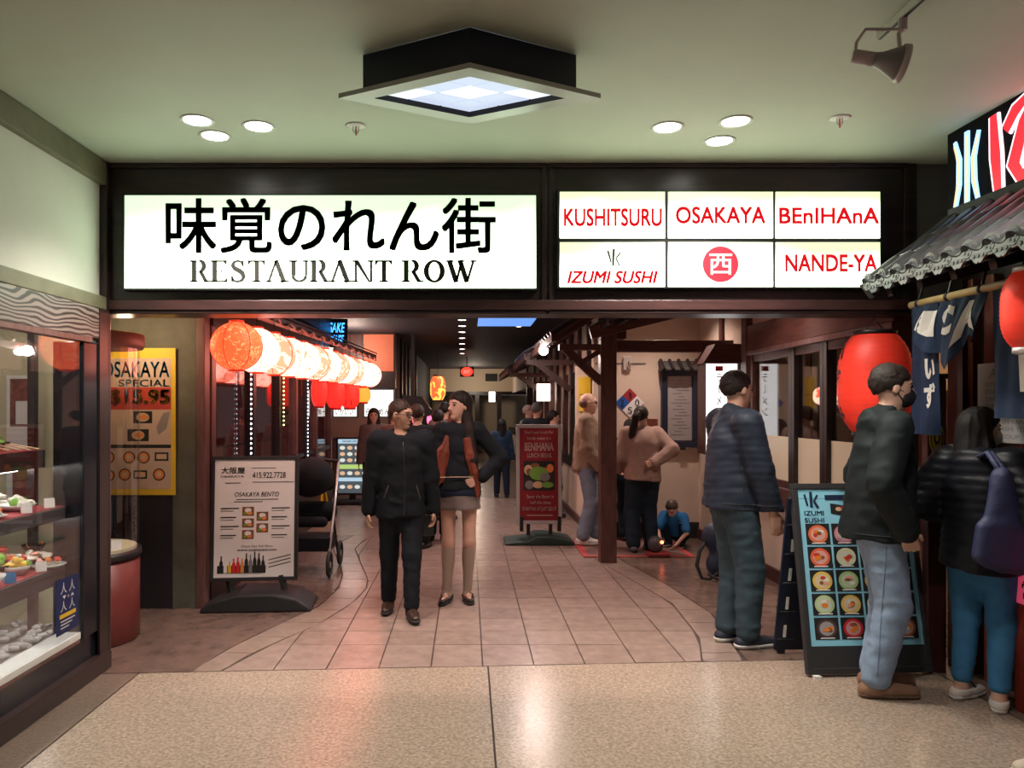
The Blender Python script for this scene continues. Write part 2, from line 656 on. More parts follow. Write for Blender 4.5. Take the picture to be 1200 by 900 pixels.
# ---- portal header
hd = struct(ubox('wall_back', -2.60, 2.72, 4.65, 4.86, 2.118, CZ - 0.001, K['header']))
tr = MB()
for (a, b) in ((-2.225, 0.475), (0.49, 2.665)):
    for (x0, x1, z0, z1) in ((a, b, 2.118, 2.135), (a, b, 3.0, 3.028), (a, a + 0.03, 2.135, 3.0), (b - 0.03, b, 2.135, 3.0)):
        ubox('moulding', x0, x1, 4.634, 4.652, z0, z1, K['header'], hd, bevel=0.004)
ubox('bottom_rail', -2.2, 2.66, 4.625, 4.654, 2.14, 2.20, wood('rail_wood', (0.075, 0.032, 0.030), (0.045, 0.02, 0.02), 0.35, (0.6, 4, 6), 3, 1.5), hd, bevel=0.004)
M_GREYW = mat('grey_wall', (0.13, 0.125, 0.125), 0.7, noise=(3, 0.1))
struct(ubox('wall_right', 2.722, 4.4, 4.66, 4.80, 2.12, CZ - 0.001, M_GREYW))

# ---- left wall over the showcase
wl = struct(ubox('wall_left', -2.42, -2.205, -4.5, 4.60, 2.13, CZ - 0.001, K['white']))
ubox('trim_fascia', -2.22, -2.165, -4.5, 4.62, 2.885, 3.028, K['olive'], wl, bevel=0.006)
ubox('trim_ledge', -2.22, -2.165, -4.5, 4.62, 2.135, 2.215, K['olive'], wl, bevel=0.006)
struct(ubox('wall_left', -2.42, -2.205, -4.5, 2.2, 0.0, 2.12, K['darkwood']))
struct(ubox('trim_1', -2.60, -2.16, 4.601, 4.649, 0.0, CZ - 0.002, K['darkwood'], bevel=0.006))
M_PINKW = wood('pink_brown_wood', (0.17, 0.085, 0.075), (0.11, 0.05, 0.045), 0.4, (3, 3, 0.5), 4, 2)
struct(ubox('trim_2', -2.275, -2.20, 4.66, 4.74, 0.0, 2.117, M_PINKW, bevel=0.006))

# ---- alcove wall with the poster
M_OLIVEG = mat('grey_green_wall', (0.10, 0.098, 0.075), 0.7, noise=(4, 0.3), bump=(20, 0.1))
M_DADO = mat('dark_dado', (0.018, 0.016, 0.02), 0.5)
wa = struct(ubox('wall_alcove', -3.5, -2.10, 5.94, 6.04, 0.0, 2.9, M_OLIVEG))
ubox('dado_panel', -3.4, -2.28, 5.925, 5.942, 0.0, 0.87, M_DADO, wa)
struct(ubox('wall_alcove', -3.5, -3.4, 4.65, 5.94, 0, 2.9, M_DADO))
struct(ubox('trim_3', -2.098, -2.03, 5.93, 6.05, 0.0, 2.40, M_PINKW, bevel=0.006))
struct(ubox('trim_4', -2.10, -1.98, 5.0, 6.05, 2.28, 2.40, M_PINKW, bevel=0.006))

# ---- left restaurant front along the corridor, x = -2.06, y 6.05 .. 11.4
M_MAROON = mat('maroon_wall', (0.26, 0.055, 0.055), 0.7)
wf = struct(ubox('wall_corridor_left', -2.12, -2.02, 6.05, 11.45, 0.0, 0.50, K['darkwood']))
for y in (6.12, 7.30, 8.30, 9.10, 10.3, 11.40):
    ubox('mullion', -2.11, -2.02, y - 0.05, y + 0.05, 0.5, 2.20, K['darkwood'] if 7 < y < 9.05 else M_PINKW, wf, bevel=0.005)
ubox('window_head', -2.12, -2.01, 6.07, 11.45, 2.20, 2.9, K['darkwood'], wf)
for (a, b) in ((6.17, 7.25), (7.35, 8.25), (8.35, 9.05), (9.15, 10.25), (10.35, 11.35)):
    ubox('pane', -2.075, -2.065, a, b, 0.505, 2.195, K['window'], wf)
    ubox('window_rail', -2.10, -2.03, a, b, 0.95, 1.0, K['darkwood'], wf)
# room behind those windows
struct(ubox('wall_dining_left', -4.4, -4.3, 6.05, 11.45, 0, 2.9, M_MAROON))
struct(ubox('wall_dining_left', -4.3, -2.12, 11.40, 11.5, 0, 2.9, M_MAROON))
lamp('dining_left_fill', 'POINT', (-3.3, 8.0, 2.3), 55, (1.0, 0.7, 0.6), shadow_soft_size=0.15)  # unseen light added to brighten the room behind the windows

# ---- next shop on the left, set back, faces the hall
M_ORANGEW = mat('orange_panel', (0.62, 0.17, 0.085), 0.6, noise=(2, 0.06))
M_SALMON = mat('salmon_wall', (0.52, 0.22, 0.15), 0.6, noise=(2, 0.08))
ws = struct(ubox('wall_shop', -3.9, -1.27, 13.5, 13.7, 1.9, 2.87, K['darkwood']))
ubox('orange_panel', -1.83, -1.30, 13.48, 13.502, 2.19, 2.84, M_ORANGEW, ws)
ubox('wood_panel', -2.6, -1.86, 13.48, 13.502, 2.0, 2.84, K['brown'], ws)
ubox('lower_panel', -3.9, -1.27, 14.5, 14.6, 0.0, 1.9, M_SALMON, ws)
ubox('counter_front', -3.4, -1.5, 13.75, 14.2, 0.0, 1.0, K['brown'], ws)
wc = struct(ubox('wall_corridor_left', -1.42, -1.27, 13.72, 30.0, 0.0, 2.87, M_CCEIL))
for y in (14.5, 15.4, 16.3, 17.4, 18.6):
    ubox('wall_batten', -1.272, -1.235, y, y + 0.12, 0.0, 2.86, K['darkwood'], wc)

# ---- corridor end
lamp('corridor_end_fill', 'POINT', (0.2, 24.6, 2.2), 40, (1.0, 0.8, 0.62), shadow_soft_size=0.1)  # added light without a fixture, brightens the far cream wall
lamp('far_counter_fill', 'POINT', (-1.9, 12.7, 2.45), 45, (1.0, 0.72, 0.6), shadow_soft_size=0.1)  # added light without a fixture, aimed at showing the orange panel
M_ENDW = mat('end_wall_cream', (0.55, 0.45, 0.33), 0.7)
we = struct(ubox('wall_end', -1.27, 2.4, 26.0, 26.2, 2.1, 2.87, M_ENDW))
ubox('end_beam', -1.27, 2.4, 25.9, 26.0, 2.0, 2.10, K['darkwood'], we)
ubox('end_panel', -1.27, 2.4, 27.5, 27.6, 0.0, 2.0, M_ENDW, we)
for x in (-0.7, 0.25, 1.0):
    ubox('end_post', x, x + 0.14, 25.95, 26.15, 0, 2.0, K['darkwood'], we)
ubox('end_vent', 0.6, 1.0, 25.97, 26.0, 2.45, 2.7, K['blackm'], we)

# ---- right corridor wall x = 1.5 beyond the dining corner
wr = struct(ubox('wall_corridor_right', 1.50, 1.62, 9.28, 30.0, 0.0, 0.72, K['cream']))
ubox('wall_upper', 1.50, 1.62, 9.28, 30.0, 2.05, 2.87, K['cream'], wr)
ubox('wall_sill', 1.46, 1.64, 9.28, 30.0, 0.72, 0.86, K['darkwood'], wr)
ubox('skirting', 1.47, 1.50, 9.28, 30.0, 0.0, 0.10, K['brown'], wr)
for y in (9.3, 10.1, 10.9, 11.7, 12.6, 13.5, 14.5, 15.6, 17.0, 19.0):
    ubox('wall_post', 1.46, 1.63, y, y + 0.13, 0.86, 2.9, K['darkwood'] if y < 11 else K['brown'], wr)
for (a, b) in ((9.44, 10.09), (10.24, 10.89)):
    ubox('pane', 1.55, 1.56, a, b, 0.86, 2.05, K['window'], wr)
for (a, b) in ((11.04, 11.69), (11.84, 12.59), (12.74, 13.49), (13.64, 14.49), (14.64, 15.59), (15.74, 16.99)):
    ubox('wall_infill', 1.53, 1.6, a, b, 0.86, 2.05, K['cream'], wr)

# ---- dining corner: back wall y = 9.15, x 1.5 .. 2.75
wb = struct(ubox('wall_dining_back', 1.50, 3.2, 9.15, 9.27, 0.0, 2.95, K['cream']))
ubox('baseboard', 1.50, 2.75, 9.125, 9.152, 0.0, 0.19, M_DADO, wb)
ubox('seam_batten', 1.52, 2.12, 9.140, 9.152, 2.07, 2.085, M_GREYW, wb)
struct(ubox('ceiling', 1.63, 5.6, 4.87, 9.3, 2.95, 3.02, K['cream']))

# ---- window wall x = 2.75, y 4.87 .. 9.15
ww = struct(ubox('wall_window', 2.75, 2.85, 4.87, 9.15, 0.0, 0.68, K['cream']))
ubox('skirting', 2.725, 2.752, 4.87, 9.12, 0.0, 0.12, K['brown_h'], ww, bevel=0.004)
ubox('sill_beam', 2.70, 2.87, 4.87, 7.45, 0.68, 0.86, K['brown_h'], ww, bevel=0.006)
ubox('lintel_beam', 2.70, 2.87, 4.87, 7.45, 2.10, 2.34, K['brown_h'], ww, bevel=0.006)
ubox('lintel_strip', 2.69, 2.75, 4.87, 7.40, 2.055, 2.098, M_PINKW, ww, bevel=0.004)
ubox('upper_plaster', 2.752, 2.85, 4.87, 9.15, 2.34, 2.95, K['cream'], ww)
ubox('plaster_panel', 2.752, 2.85, 7.45, 9.15, 0.68, 2.34, K['cream'], ww)
ubox('corner_post', 2.69, 2.87, 7.42, 7.56, 0.12, 2.95, K['brown'], ww, bevel=0.006)
ubox('upper_stud', 2.72, 2.76, 8.22, 8.32, 2.0, 2.95, K['brown'], ww)
ubox('upper_stud', 2.70, 2.76, 5.30, 5.42, 2.34, 2.95, K['brown'], ww)
ubox('near_post', 2.70, 2.87, 4.89, 5.02, 0.86, 2.10, K['brown'], ww)
M_FROST = mat('frosted_pane', (0.60, 0.52, 0.38), 0.5, emit=(0.9, 0.72, 0.5), es=0.10)
for i, (a, b) in enumerate(((5.36, 5.88), (5.88, 6.46), (6.46, 7.40))):
    sash = ubox('sash', 2.72, 2.80, a, a + 0.06, 0.86, 2.055, K['darkwood'], ww, bevel=0.004)
    ubox('stile', 2.72, 2.80, b - 0.06, b - 0.001, 0.86, 2.055, K['darkwood'] if i < 2 else K['brown'], ww, bevel=0.004)
    ubox('top_rail', 2.73, 2.79, a + 0.06, b - 0.06, 1.99, 2.055, K['brown'], ww)
    ubox('bottom_rail', 2.73, 2.79, a + 0.06, b - 0.06, 0.86, 0.92, K['brown'], ww)
    ubox('frosted_pane', 2.755, 2.765, a + 0.06, b - 0.06, 0.92, 1.30, M_FROST, ww)
    ubox('clear_pane', 2.756, 2.764, a + 0.06, b - 0.06, 1.30, 1.99, K['window'], ww)
ubox('sash_head', 2.72, 2.80, 5.02, 5.36, 0.86, 2.055, K['brown'], ww)
# room seen through the windows
M_WARM = mat('warm_wall', (0.50, 0.36, 0.22), 0.7)
wd = struct(ubox('wall_dining_right', 5.4, 5.5, 4.87, 12.0, 0, 2.95, K['brown']))
ubox('upper_panel', 5.36, 5.4, 4.87, 11.9, 1.75, 2.6, M_WARM, wd)
struct(ubox('wall_dining_right', 2.86, 5.4, 11.9, 12.0, 0, 2.95, K['brown']))
for x in (3.1, 3.7, 4.4):
    ubox('partition_post', x, x + 0.07, 9.8, 9.87, 0, 2.95, K['darkwood'], wd)
struct(ubox('ceiling', 2.86, 5.4, 9.31, 12.0, 2.95, 3.0, M_WARM))
lamp('dining_right_fill', 'POINT', (4.2, 7.2, 2.5), 70, (1.0, 0.75, 0.52), shadow_soft_size=0.12)  # no fixture: light added so the dining room shows through the panes

# ---- sushi bar front x = 2.95
M_REDW = wood('red_brown_wood', (0.20, 0.055, 0.035), (0.12, 0.03, 0.02), 0.4, (3, 3, 0.5), 4, 2)
wz = struct(ubox('wall_sushi_bar', 2.98, 3.08, -4.5, 4.64, 0.0, 2.5, K['darkwood']))
ubox('fascia', 2.60, 3.0, 1.0, 4.16, 2.50, CZ - 0.002, mat('fascia_black', (0.005, 0.005, 0.007), 0.9, spec=0.1), wz)
for (y0, y1, m) in ((4.46, 4.60, M_REDW), (4.28, 4.36, M_REDW), (4.05, 4.12, M_REDW), (3.55, 3.63, M_REDW), (3.0, 3.08, M_REDW)):
    ubox('door_stile', 2.93, 2.985, y0, y1, 0, 2.3, m, wz, bevel=0.005)
for z in (0.95, 1.25, 2.02):
    ubox('door_rail', 2.94, 2.985, 3.0, 4.28, z, z + 0.07, M_REDW, wz, bevel=0.004)
ubox('shop_pane', 2.955, 2.965, 3.08, 4.05, 1.32, 2.02, K['window'], wz)
ubox('shop_backing', 2.968, 2.98, 3.08, 4.28, 0.3, 2.02, M_WARM, wz)
struct(ubox('wall_sushi_end', 2.90, 3.08, 4.50, 4.64, 0.0, 2.3, K['darkwood']))
# =================================================================== LIGHTS AND SIGNS
# ---- recessed downlights (near ceiling and corridor)
M_LENS = emitter('downlight_lens', (1.0, 0.97, 0.90), 14)
M_LENSC = emitter('corridor_downlight_lens', (1.0, 0.9, 0.82), 8)


def downlight(x, y, z, r, label, group, power, color, lens, angle=118, blend=0.7):
    t = thing('downlight', label, 'light', (x, y, z), 0, group)
    MB().lathe([(r, -0.002), (r * 1.25, -0.006), (r * 1.28, 0.001), (r, 0.001)], (0, 0, 0), 28).build('trim_ring', K['whitepl'], t, True, local=True)
    MB().lathe([(0.0001, -0.004), (r, -0.004)], (0, 0, 0), 24).build('lens', lens, t, local=True)
    if power:
        lamp('downlight_lamp', 'SPOT', (x, y, z - 0.012), power, color, spot_size=math.radians(angle), spot_blend=blend, shadow_soft_size=0.06)
    return t


WARM = (1.0, 0.92, 0.82)
near_dl = [((231, 141), 'recessed downlight furthest left in the ceiling'), ((303, 148), 'recessed downlight third from the left wall'),
           ((252, 159), 'recessed downlight nearest the portal, second from the left wall'), ((782, 149), 'recessed downlight just right of the hanging light box'),
           ((862, 142), 'recessed downlight furthest right in the ceiling'), ((843, 165), 'recessed downlight nearest the portal above the tenant signs')]
for (px, py), lab in near_dl:
    y = (CZ - EYE) * 900 / (478 - py)
    downlight(DV(px, y), y, CZ, 0.068, lab, 'recessed downlights in the mall ceiling', 95, WARM, M_LENS)
for (x, y, p_, w_) in ((-1.3, 1.4, 34, 'left of the viewer'), (0.1, 1.0, 34, 'above the viewer'), (1.4, 1.4, 40, 'right of the viewer'), (-1.2, -1.2, 34, 'behind the viewer on the left'), (1.3, -1.2, 34, 'behind the viewer on the right'), (2.2, 2.5, 95, 'close to the sushi bar front')):
    downlight(x, y, CZ, 0.068, 'recessed downlight in the ceiling ' + w_, 'recessed downlights above the viewer', p_, WARM, M_LENS)
for k, y in enumerate((11.5, 12.35, 13.35, 14.5, 15.8, 17.2, 18.6)):
    downlight(DV(541.5, y), y, 2.868, 0.055, ('nearest', 'second', 'third', 'fourth', 'fifth', 'sixth', 'furthest')[k] + ' downlight in the central row of the dark corridor ceiling', 'row of corridor downlights', 60, (1.0, 0.80, 0.72), M_LENSC)
for k, (px, py) in enumerate(((617, 370.5), (608, 382.5))):
    y = 1.318 * 900 / (478 - py)
    downlight(DV(px, y), y, 2.868, 0.05, ('small corridor downlight behind the blue skylight', 'small corridor downlight in front of the blue skylight')[k], None, 12, (1, 0.85, 0.75), M_LENSC)
# unseen downlights added behind the portal to light the walkers
for (x, y, p, s) in ((-0.75, 5.1, 140, 'left of two nearest'), (0.55, 5.1, 140, 'right of two nearest'), (-0.5, 7.6, 140, 'third in depth'), (0.4, 9.6, 130, 'fourth in depth')):
    downlight(x, y, 2.868, 0.055, 'corridor downlight hidden behind the portal header, ' + s, 'corridor downlights behind the header', p, (1.0, 0.74, 0.66), M_LENSC)
for (x, y, p) in ((2.1, 6.2, 110), (2.15, 8.3, 120)):  # unseen fixtures added to wash the cream walls with light
    downlight(x, y, 2.948, 0.055, 'downlight in the cream dining corner ceiling, ' + ('near the windows' if y < 7 else 'near the back wall'), 'dining corner downlights', p, (1.0, 0.78, 0.68), M_LENSC)
sk = thing('skylight', 'pale blue lit skylight panel in the dark corridor ceiling', 'skylight', (0.35, 11.6, 2.85))
ubox('panel', DV(560, 11.6), DV(626, 11.6), 10.95, 12.3, 2.857, 2.868, emitter('skylight_blue', (0.16, 0.36, 0.92), 0.95), sk)
fr = MB()
x0, x1 = DV(560, 11.6), DV(626, 11.6)
for q in ((x0 - 0.03, x0, 10.92, 12.33), (x1, x1 + 0.03, 10.92, 12.33), (x0, x1, 10.92, 10.95), (x0, x1, 12.3, 12.33)):
    ubox('edge_frame', q[0], q[1], q[2], q[3], 2.852, 2.868, K['blackm'], sk)

# ---- hanging diamond light box
LX, LY, FZ = 0.008, 3.22, 2.848
lb = thing('ceiling_light_box', 'dark diamond ceiling light box with a nine pane white diffuser', 'ceiling light', (LX, LY, FZ))


def rhomb(a, b, z):
    return [(LX + a, LY, z), (LX, LY + b, z), (LX - a, LY, z), (LX, LY - b, z)]


def ring(mb, a0, b0, z0, a1, b1, z1):
    mb.add(rhomb(a0, b0, z0) + rhomb(a1, b1, z1), [(i, (i + 1) % 4, 4 + (i + 1) % 4, 4 + i) for i in range(4)])


mb = MB()
ring(mb, 0.447, 0.236, FZ + 0.02, 0.447, 0.236, CZ - 0.001)
mb.build('housing', K['navy'], lb)
mb = MB()
ring(mb, 0.40, 0.211, FZ, 0.55, 0.29, FZ)
ring(mb, 0.55, 0.29, FZ, 0.55, 0.29, FZ + 0.02)
ring(mb, 0.55, 0.29, FZ + 0.02, 0.44, 0.232, FZ + 0.02)
mb.build('flange', mat('flange_paint', (0.42, 0.43, 0.40), 0.35, 0.2), lb)
mb = MB()
ring(mb, 0.40, 0.211, FZ, 0.395, 0.208, FZ + 0.026)
mb.build('inner_lip', K['blackm'], lb)
M_DIFF = emitter('diffuser', (0.70, 0.80, 1.0), 0.78)
M_DIFF2 = emitter('diffuser_bright', (0.84, 0.91, 1.0), 1.0)
e1 = Vector((0.395, 0.208, 0)) / 3
e2 = Vector((-0.395, 0.208, 0)) / 3
o0 = Vector((LX, LY - 0.208, FZ + 0.022))
for i in range(3):
    for j in range(3):
        a = o0 + e1 * (i + 0.03) + e2 * (j + 0.03)
        q = [a, a + e2 * 0.94, a + e2 * 0.94 + e1 * 0.94, a + e1 * 0.94]
        top = [p + Vector((0, 0, 0.006)) for p in q]
        MB().add(q + top, [(0, 1, 2, 3), (4, 7, 6, 5), (0, 4, 5, 1), (1, 5, 6, 2), (2, 6, 7, 3), (3, 7, 4, 0)]).build('diffuser_pane', M_DIFF2 if (i + j) in (2,) else M_DIFF, lb)

# ---- sprinklers
for (px, py), lab in (((417, 151), 'small white ceiling sprinkler left of the light box'), ((984, 142), 'small white ceiling sprinkler near the track light')):
    y = (CZ - EYE) * 900 / (478 - py + 4)
    t = thing('sprinkler', lab, 'sprinkler', (DV(px, y), y, CZ), 0, 'ceiling sprinklers')
    MB().lathe([(0.04, -0.006), (0.055, 0.0)], n=20).build('cover_plate', K['whitepl'], t, True, local=True)
    MB().tube([(0.014, 0, -0.004), (0.014, 0, -0.03), (0, 0, -0.05), (-0.014, 0, -0.03), (-0.014, 0, -0.004)], 0.003, 6).build('yoke', K['steel'], t, local=True)
    MB().tube([(0, 0, -0.004), (0, 0, -0.052)], 0.004, 6).build('bulb', K['red'], t, local=True)

# ---- track light
ty = 2.95
tl = thing('track_light', 'white spotlight with yoke hanging from a ceiling track', 'light', (1.70, 2.9, CZ))
tk = thing('light_track', 'white metal lighting track fixed to the ceiling', 'track', (1.62, 2.4, CZ - 0.02))
ubox('rail', 1.608, 1.632, 1.2, 3.02, CZ - 0.03, CZ - 0.001, mat('cream_metal', (0.55, 0.55, 0.48), 0.4), tk)
ubox('slot', 1.614, 1.626, 1.2, 3.022, CZ - 0.032, CZ - 0.028, K['black'], tk)
M_PINKM = mat('pink_white_metal', (0.46, 0.36, 0.37), 0.4)
hx, hy, hz = DV(1030, 2.86), 2.86, DZ(66, 2.86)
MB().tube([(1.62, 2.86, CZ - 0.03), (1.62, 2.86, CZ - 0.075)], 0.016, 10).build('stem', M_PINKM, tl)
MB().tube([(1.62, 2.86, CZ - 0.07), (hx - 0.05, hy, hz + 0.10), (hx - 0.085, hy, hz + 0.05), (hx - 0.09, hy, hz)], 0.006, 8).build('yoke', M_PINKM, tl)
MB().tube([(1.62, 2.86, CZ - 0.07), (hx + 0.045, hy - 0.05, hz + 0.06), (hx + 0.05, hy - 0.05, hz)], 0.007, 8).build('yoke', M_PINKM, tl)
d = Vector((1, -0.2, -0.25)).normalized()
h0 = Vector((hx - 0.10, hy, hz))
MB().tube([h0, h0 + d * 0.075], 0.026, 14).build('socket', M_PINKM, tl, True)
MB().tube([h0 + d * 0.075, h0 + d * 0.10, h0 + d * 0.165], [0.024, 0.03, 0.062], 18).build('shade', mat('ribbed_grey', (0.25, 0.23, 0.24), 0.4), tl, True)
MB().tube([h0 + d * 0.163, h0 + d * 0.185], [0.066, 0.068], 18).build('rim', M_PINKM, tl, True)

tq = lamp('track_spot', 'SPOT', tuple(h0 + d * 0.19), 110, (1.0, 0.9, 0.8), spot_size=math.radians(75), spot_blend=0.8, shadow_soft_size=0.05)
tq.rotation_euler = Vector((0.35, 0.75, -1.0)).to_track_quat('-Z', 'Y').to_euler()

# ---- serif capitals for the big sign
def stroke(pts, ws):
    out = []
    n = len(pts)
    L, R = [], []
    for i in range(n):
        a, b = pts[max(0, i - 1)], pts[min(n - 1, i + 1)]
        dx, dy = b[0] - a[0], b[1] - a[1]
        l = math.hypot(dx, dy) or 1
        nx, ny = -dy / l, dx / l
        L.append((pts[i][0] + nx * ws[i] / 2, pts[i][1] + ny * ws[i] / 2))
        R.append((pts[i][0] - nx * ws[i] / 2, pts[i][1] - ny * ws[i] / 2))
    for i in range(n - 1):
        out.append([R[i], R[i + 1], L[i + 1], L[i]])
    return out


def rc(x0, y0, x1, y1):
    return [(x0, y0), (x1, y0), (x1, y1), (x0, y1)]


def arc(cx, cy, rx, ry, a0, a1, w0, w1, n=12):
    pts = [(cx + rx * math.cos(a0 + (a1 - a0) * i / n), cy + ry * math.sin(a0 + (a1 - a0) * i / n)) for i in range(n + 1)]
    ws = [w0 + (w1 - w0) * abs(math.cos(a0 + (a1 - a0) * i / n)) for i in range(n + 1)]
    return stroke(pts, ws)


def serif(ch):
    T, t, s = 0.20, 0.10, 0.085
    g = []
    if ch == 'R':
        g = [rc(.1, 0, .1 + T, 1), rc(.02, 0, .36, s), rc(.02, 1 - s, .3, 1)]
        g += [rc(.25, .96, .42, 1.0), rc(.25, .47, .42, .51)] + arc(.42, .735, .19, .245, -PI / 2, PI / 2, t, T)
        g += [[(.38, .5), (.56, .49), (.80, .03), (.63, 0)], rc(.62, 0, .88, s)]
        return g, .86
    if ch == 'E':
        g = [rc(.1, 0, .1 + T, 1), rc(.02, 0, .74, s), rc(.02, 1 - s, .72, 1), rc(.25, .5, .52, .54)]
        g += [[(.70, 1), (.70, .74), (.55, .96)], [(.74, 0), (.58, .04), (.74, .28)], [(.52, .36), (.52, .68), (.46, .52)]]
        return g, .80
    if ch == 'S':
        pts = [(.58, .78), (.52, .92), (.36, .97), (.20, .90), (.16, .76), (.24, .63), (.42, .53), (.56, .42), (.62, .26), (.54, .09), (.36, .03), (.2, .07), (.12, .24)]
        ws = [.10, .11, .11, .14, .18, .21, .22, .22, .19, .14, .11, .11, .10]
        return stroke(pts, ws) + [rc(.55, .7, .62, 1.0), rc(.09, 0, .16, .3)], .74
    if ch == 'T':
        return [rc(.32, 0, .32 + T, 1), rc(.22, 0, .6, s), rc(.04, 1 - s, .77, 1), [(.04, 1), (.04, .7), (.2, .96)], [(.77, 1), (.61, .96), (.77, .7)]], .81
    if ch == 'A':
        return [stroke([(.1, 0), (.43, 1)], [t, t])[0], stroke([(.41, 1), (.76, 0)], [T, T])[0], rc(.22, .3, .62, .34), rc(0, 0, .24, s), rc(.58, 0, .96, s)], .93
    if ch == 'U':
        return [rc(.12, .3, .12 + T, 1), rc(.70, .3, .70 + t, 1), rc(.02, 1 - s, .4, 1), rc(.6, 1 - s, .85, 1)] + arc(.465, .3, .27, .25, PI, 2 * PI, .11, .14), .87
    if ch == 'N':
        return [rc(.12, 0, .12 + t, 1), rc(.76, 0, .76 + t, 1), [(.08, 1), (.28, 1), (.80, 0), (.70, 0)], rc(.02, 0, .27, s), rc(.66, 1 - s, .91, 1), rc(.02, 1 - s, .2, 1)], .93
    if ch == 'O':
        n = 28
        out = []
        for i in range(n):
            a, b = 2 * PI * i / n, 2 * PI * (i + 1) / n
            out.append([(.44 + .42 * math.cos(a), .5 + .52 * math.sin(a)), (.44 + .42 * math.cos(b), .5 + .52 * math.sin(b)), (.44 + .21 * math.cos(b), .5 + .41 * math.sin(b)), (.44 + .21 * math.cos(a), .5 + .41 * math.sin(a))])
        return out, .90
    if ch == 'W':
        return [stroke([(.12, 1), (.40, 0)], [T, T])[0], stroke([(.40, 0), (.60, .9)], [t, t])[0], stroke([(.54, 1), (.82, 0)], [T, T])[0], stroke([(.82, 0), (1.08, 1)], [t, t])[0], rc(0, 1 - s, .3, 1), rc(.44, 1 - s, .72, 1), rc(.96, 1 - s, 1.2, 1)], 1.18
    return [], .42


def serif_text(mb, P, s, x0, x1, y0, y1, lift):
    tot = sum(serif(c)[1] for c in s)
    k = (x1 - x0) / tot
    x = x0
    for c in s:
        g, w = serif(c)
        for poly in g:
            area = sum(poly[i][0] * poly[(i + 1) % len(poly)][1] - poly[(i + 1) % len(poly)][0] * poly[i][1] for i in range(len(poly)))
            if area < 0:
                poly = poly[::-1]
            P.poly(mb, [(x + p[0] * k, y0 + p[1] * (y1 - y0)) for p in poly], lift)
        x += w * k


YS = 4.60
PF = Plane2((0, YS, 0), (1, 0, 0), (0, 0, 1))
X = lambda px: DV(px, YS)
Z = lambda py: DZ(py, YS)
M_FACE = lightbox_mat('sign_face', (0.80, 1.0, 0.72), (0.144, 0.215, 0.130), 4.5, 2.2)
M_FACE2 = lightbox_mat('tenant_sign_face', (0.84, 1.0, 0.74), (0.175, 0.22, 0.11), 4.5, 3.0)
sg = thing('portal_sign', 'long white backlit sign with black Japanese characters and serif capitals', 'sign', (X(387), YS, Z(338)))
mb = MB()
frame(mb, PF, X(146) - 0.012, X(628) + 0.012, Z(338) - 0.012, Z(229) + 0.012, 0.012, -0.05, 0.006)
mb.build('surround', K['black'], sg)
mb = MB()
PF.slab(mb, X(146), X(628), Z(338), Z(229), -0.045, 0.0)
mb.build('lit_face', M_FACE, sg)
mb = MB()
M_KANJI = mat('sign_black', (0.01, 0.014, 0.012), 0.6)
PF.text(mb, '味覚のれん街', X(195), X(580), Z(296), Z(233), 0.003, bold=0.03)
mb.build('japanese_lettering', M_KANJI, sg)
mb = MB()
serif_text(mb, PF, 'RESTAURANT', X(222), X(461), Z(331), Z(305), 0.003)
mb.build('serif_lettering', mat('sign_grey', (0.02, 0.02, 0.016), 0.7), sg)
mb = MB()
serif_text(mb, PF, 'ROW', X(470), X(558), Z(331), Z(305), 0.003)
mb.build('serif_lettering', mat('sign_grey', (0.02, 0.02, 0.016), 0.7), sg)

ds = thing('tenant_sign', 'white backlit directory sign of six panels with red restaurant names', 'sign', (X(843), YS, Z(336)))
mb = MB()
PF.slab(mb, X(653), X(1034), Z(338), Z(221), -0.05, -0.004)
mb.build('housing', K['black'], ds)
colsx = ((656, 779), (783, 905.5), (909, 1031))
rowsy = ((279, 225), (336, 284))
M_RED = mat('sign_red', (0.60, 0.012, 0.03), 0.5, emit=(0.8, 0.02, 0.04), es=0.35)
names = (('KUSHITSURU', (661, 775, 265, 245)), ('OSAKAYA', (792, 896, 262, 243)), ('BEnIHAnA', (913, 1029, 262, 244)), ('IZUMI SUSHI', (665, 770, 332, 318)), ('西', None), ('NANDE-YA', (920, 1027, 318, 299)))
for i in range(6):
    c, r = i % 3, i // 3
    mb = MB()
    PF.slab(mb, X(colsx[c][0]), X(colsx[c][1]), Z(rowsy[r][0]), Z(rowsy[r][1]), -0.004, 0.004)
    pn = mb.build('sign_panel', M_FACE2, ds)
    s, q = names[i]
    mb = MB()
    if q:
        PF.text(mb, s, X(q[0]), X(q[1]), Z(q[2]), Z(q[3]), 0.007, bold=0.05 if i in (1, 2) else (0.06 if i == 3 else 0.05), shear=0.25 if i == 3 else 0)
        mb.build('lettering', M_RED, pn)
    else:
        PF.ell(mb, X(844), Z(310), 0.108, 0.108, 0.006, 32)
        ro = mb.build('red_disc', M_RED, pn)
        mb = MB()
        PF.text(mb, s, X(831), X(857), Z(322), Z(298), 0.009, bold=0.03)
        mb.build('lettering', emitter('sign_white', (1, 1, 0.95), 1.1), pn)
    if i == 3:
        mb = MB()
        for (a, b, w) in (((712, 294), (716, 308), 0.010), ((719, 292), (718, 312), 0.012), ((727, 296), (721, 304), 0.008), ((722, 304), (726, 312), 0.009)):
            for poly in stroke([(X(a[0]), Z(a[1])), (X(b[0]), Z(b[1]))], [w, w]):
                PF.poly(mb, poly[::-1], 0.007)
                PF.poly(mb, poly, 0.007)
        mb.build('emblem', mat('sign_gold', (0.5, 0.36, 0.08), 0.5), pn)

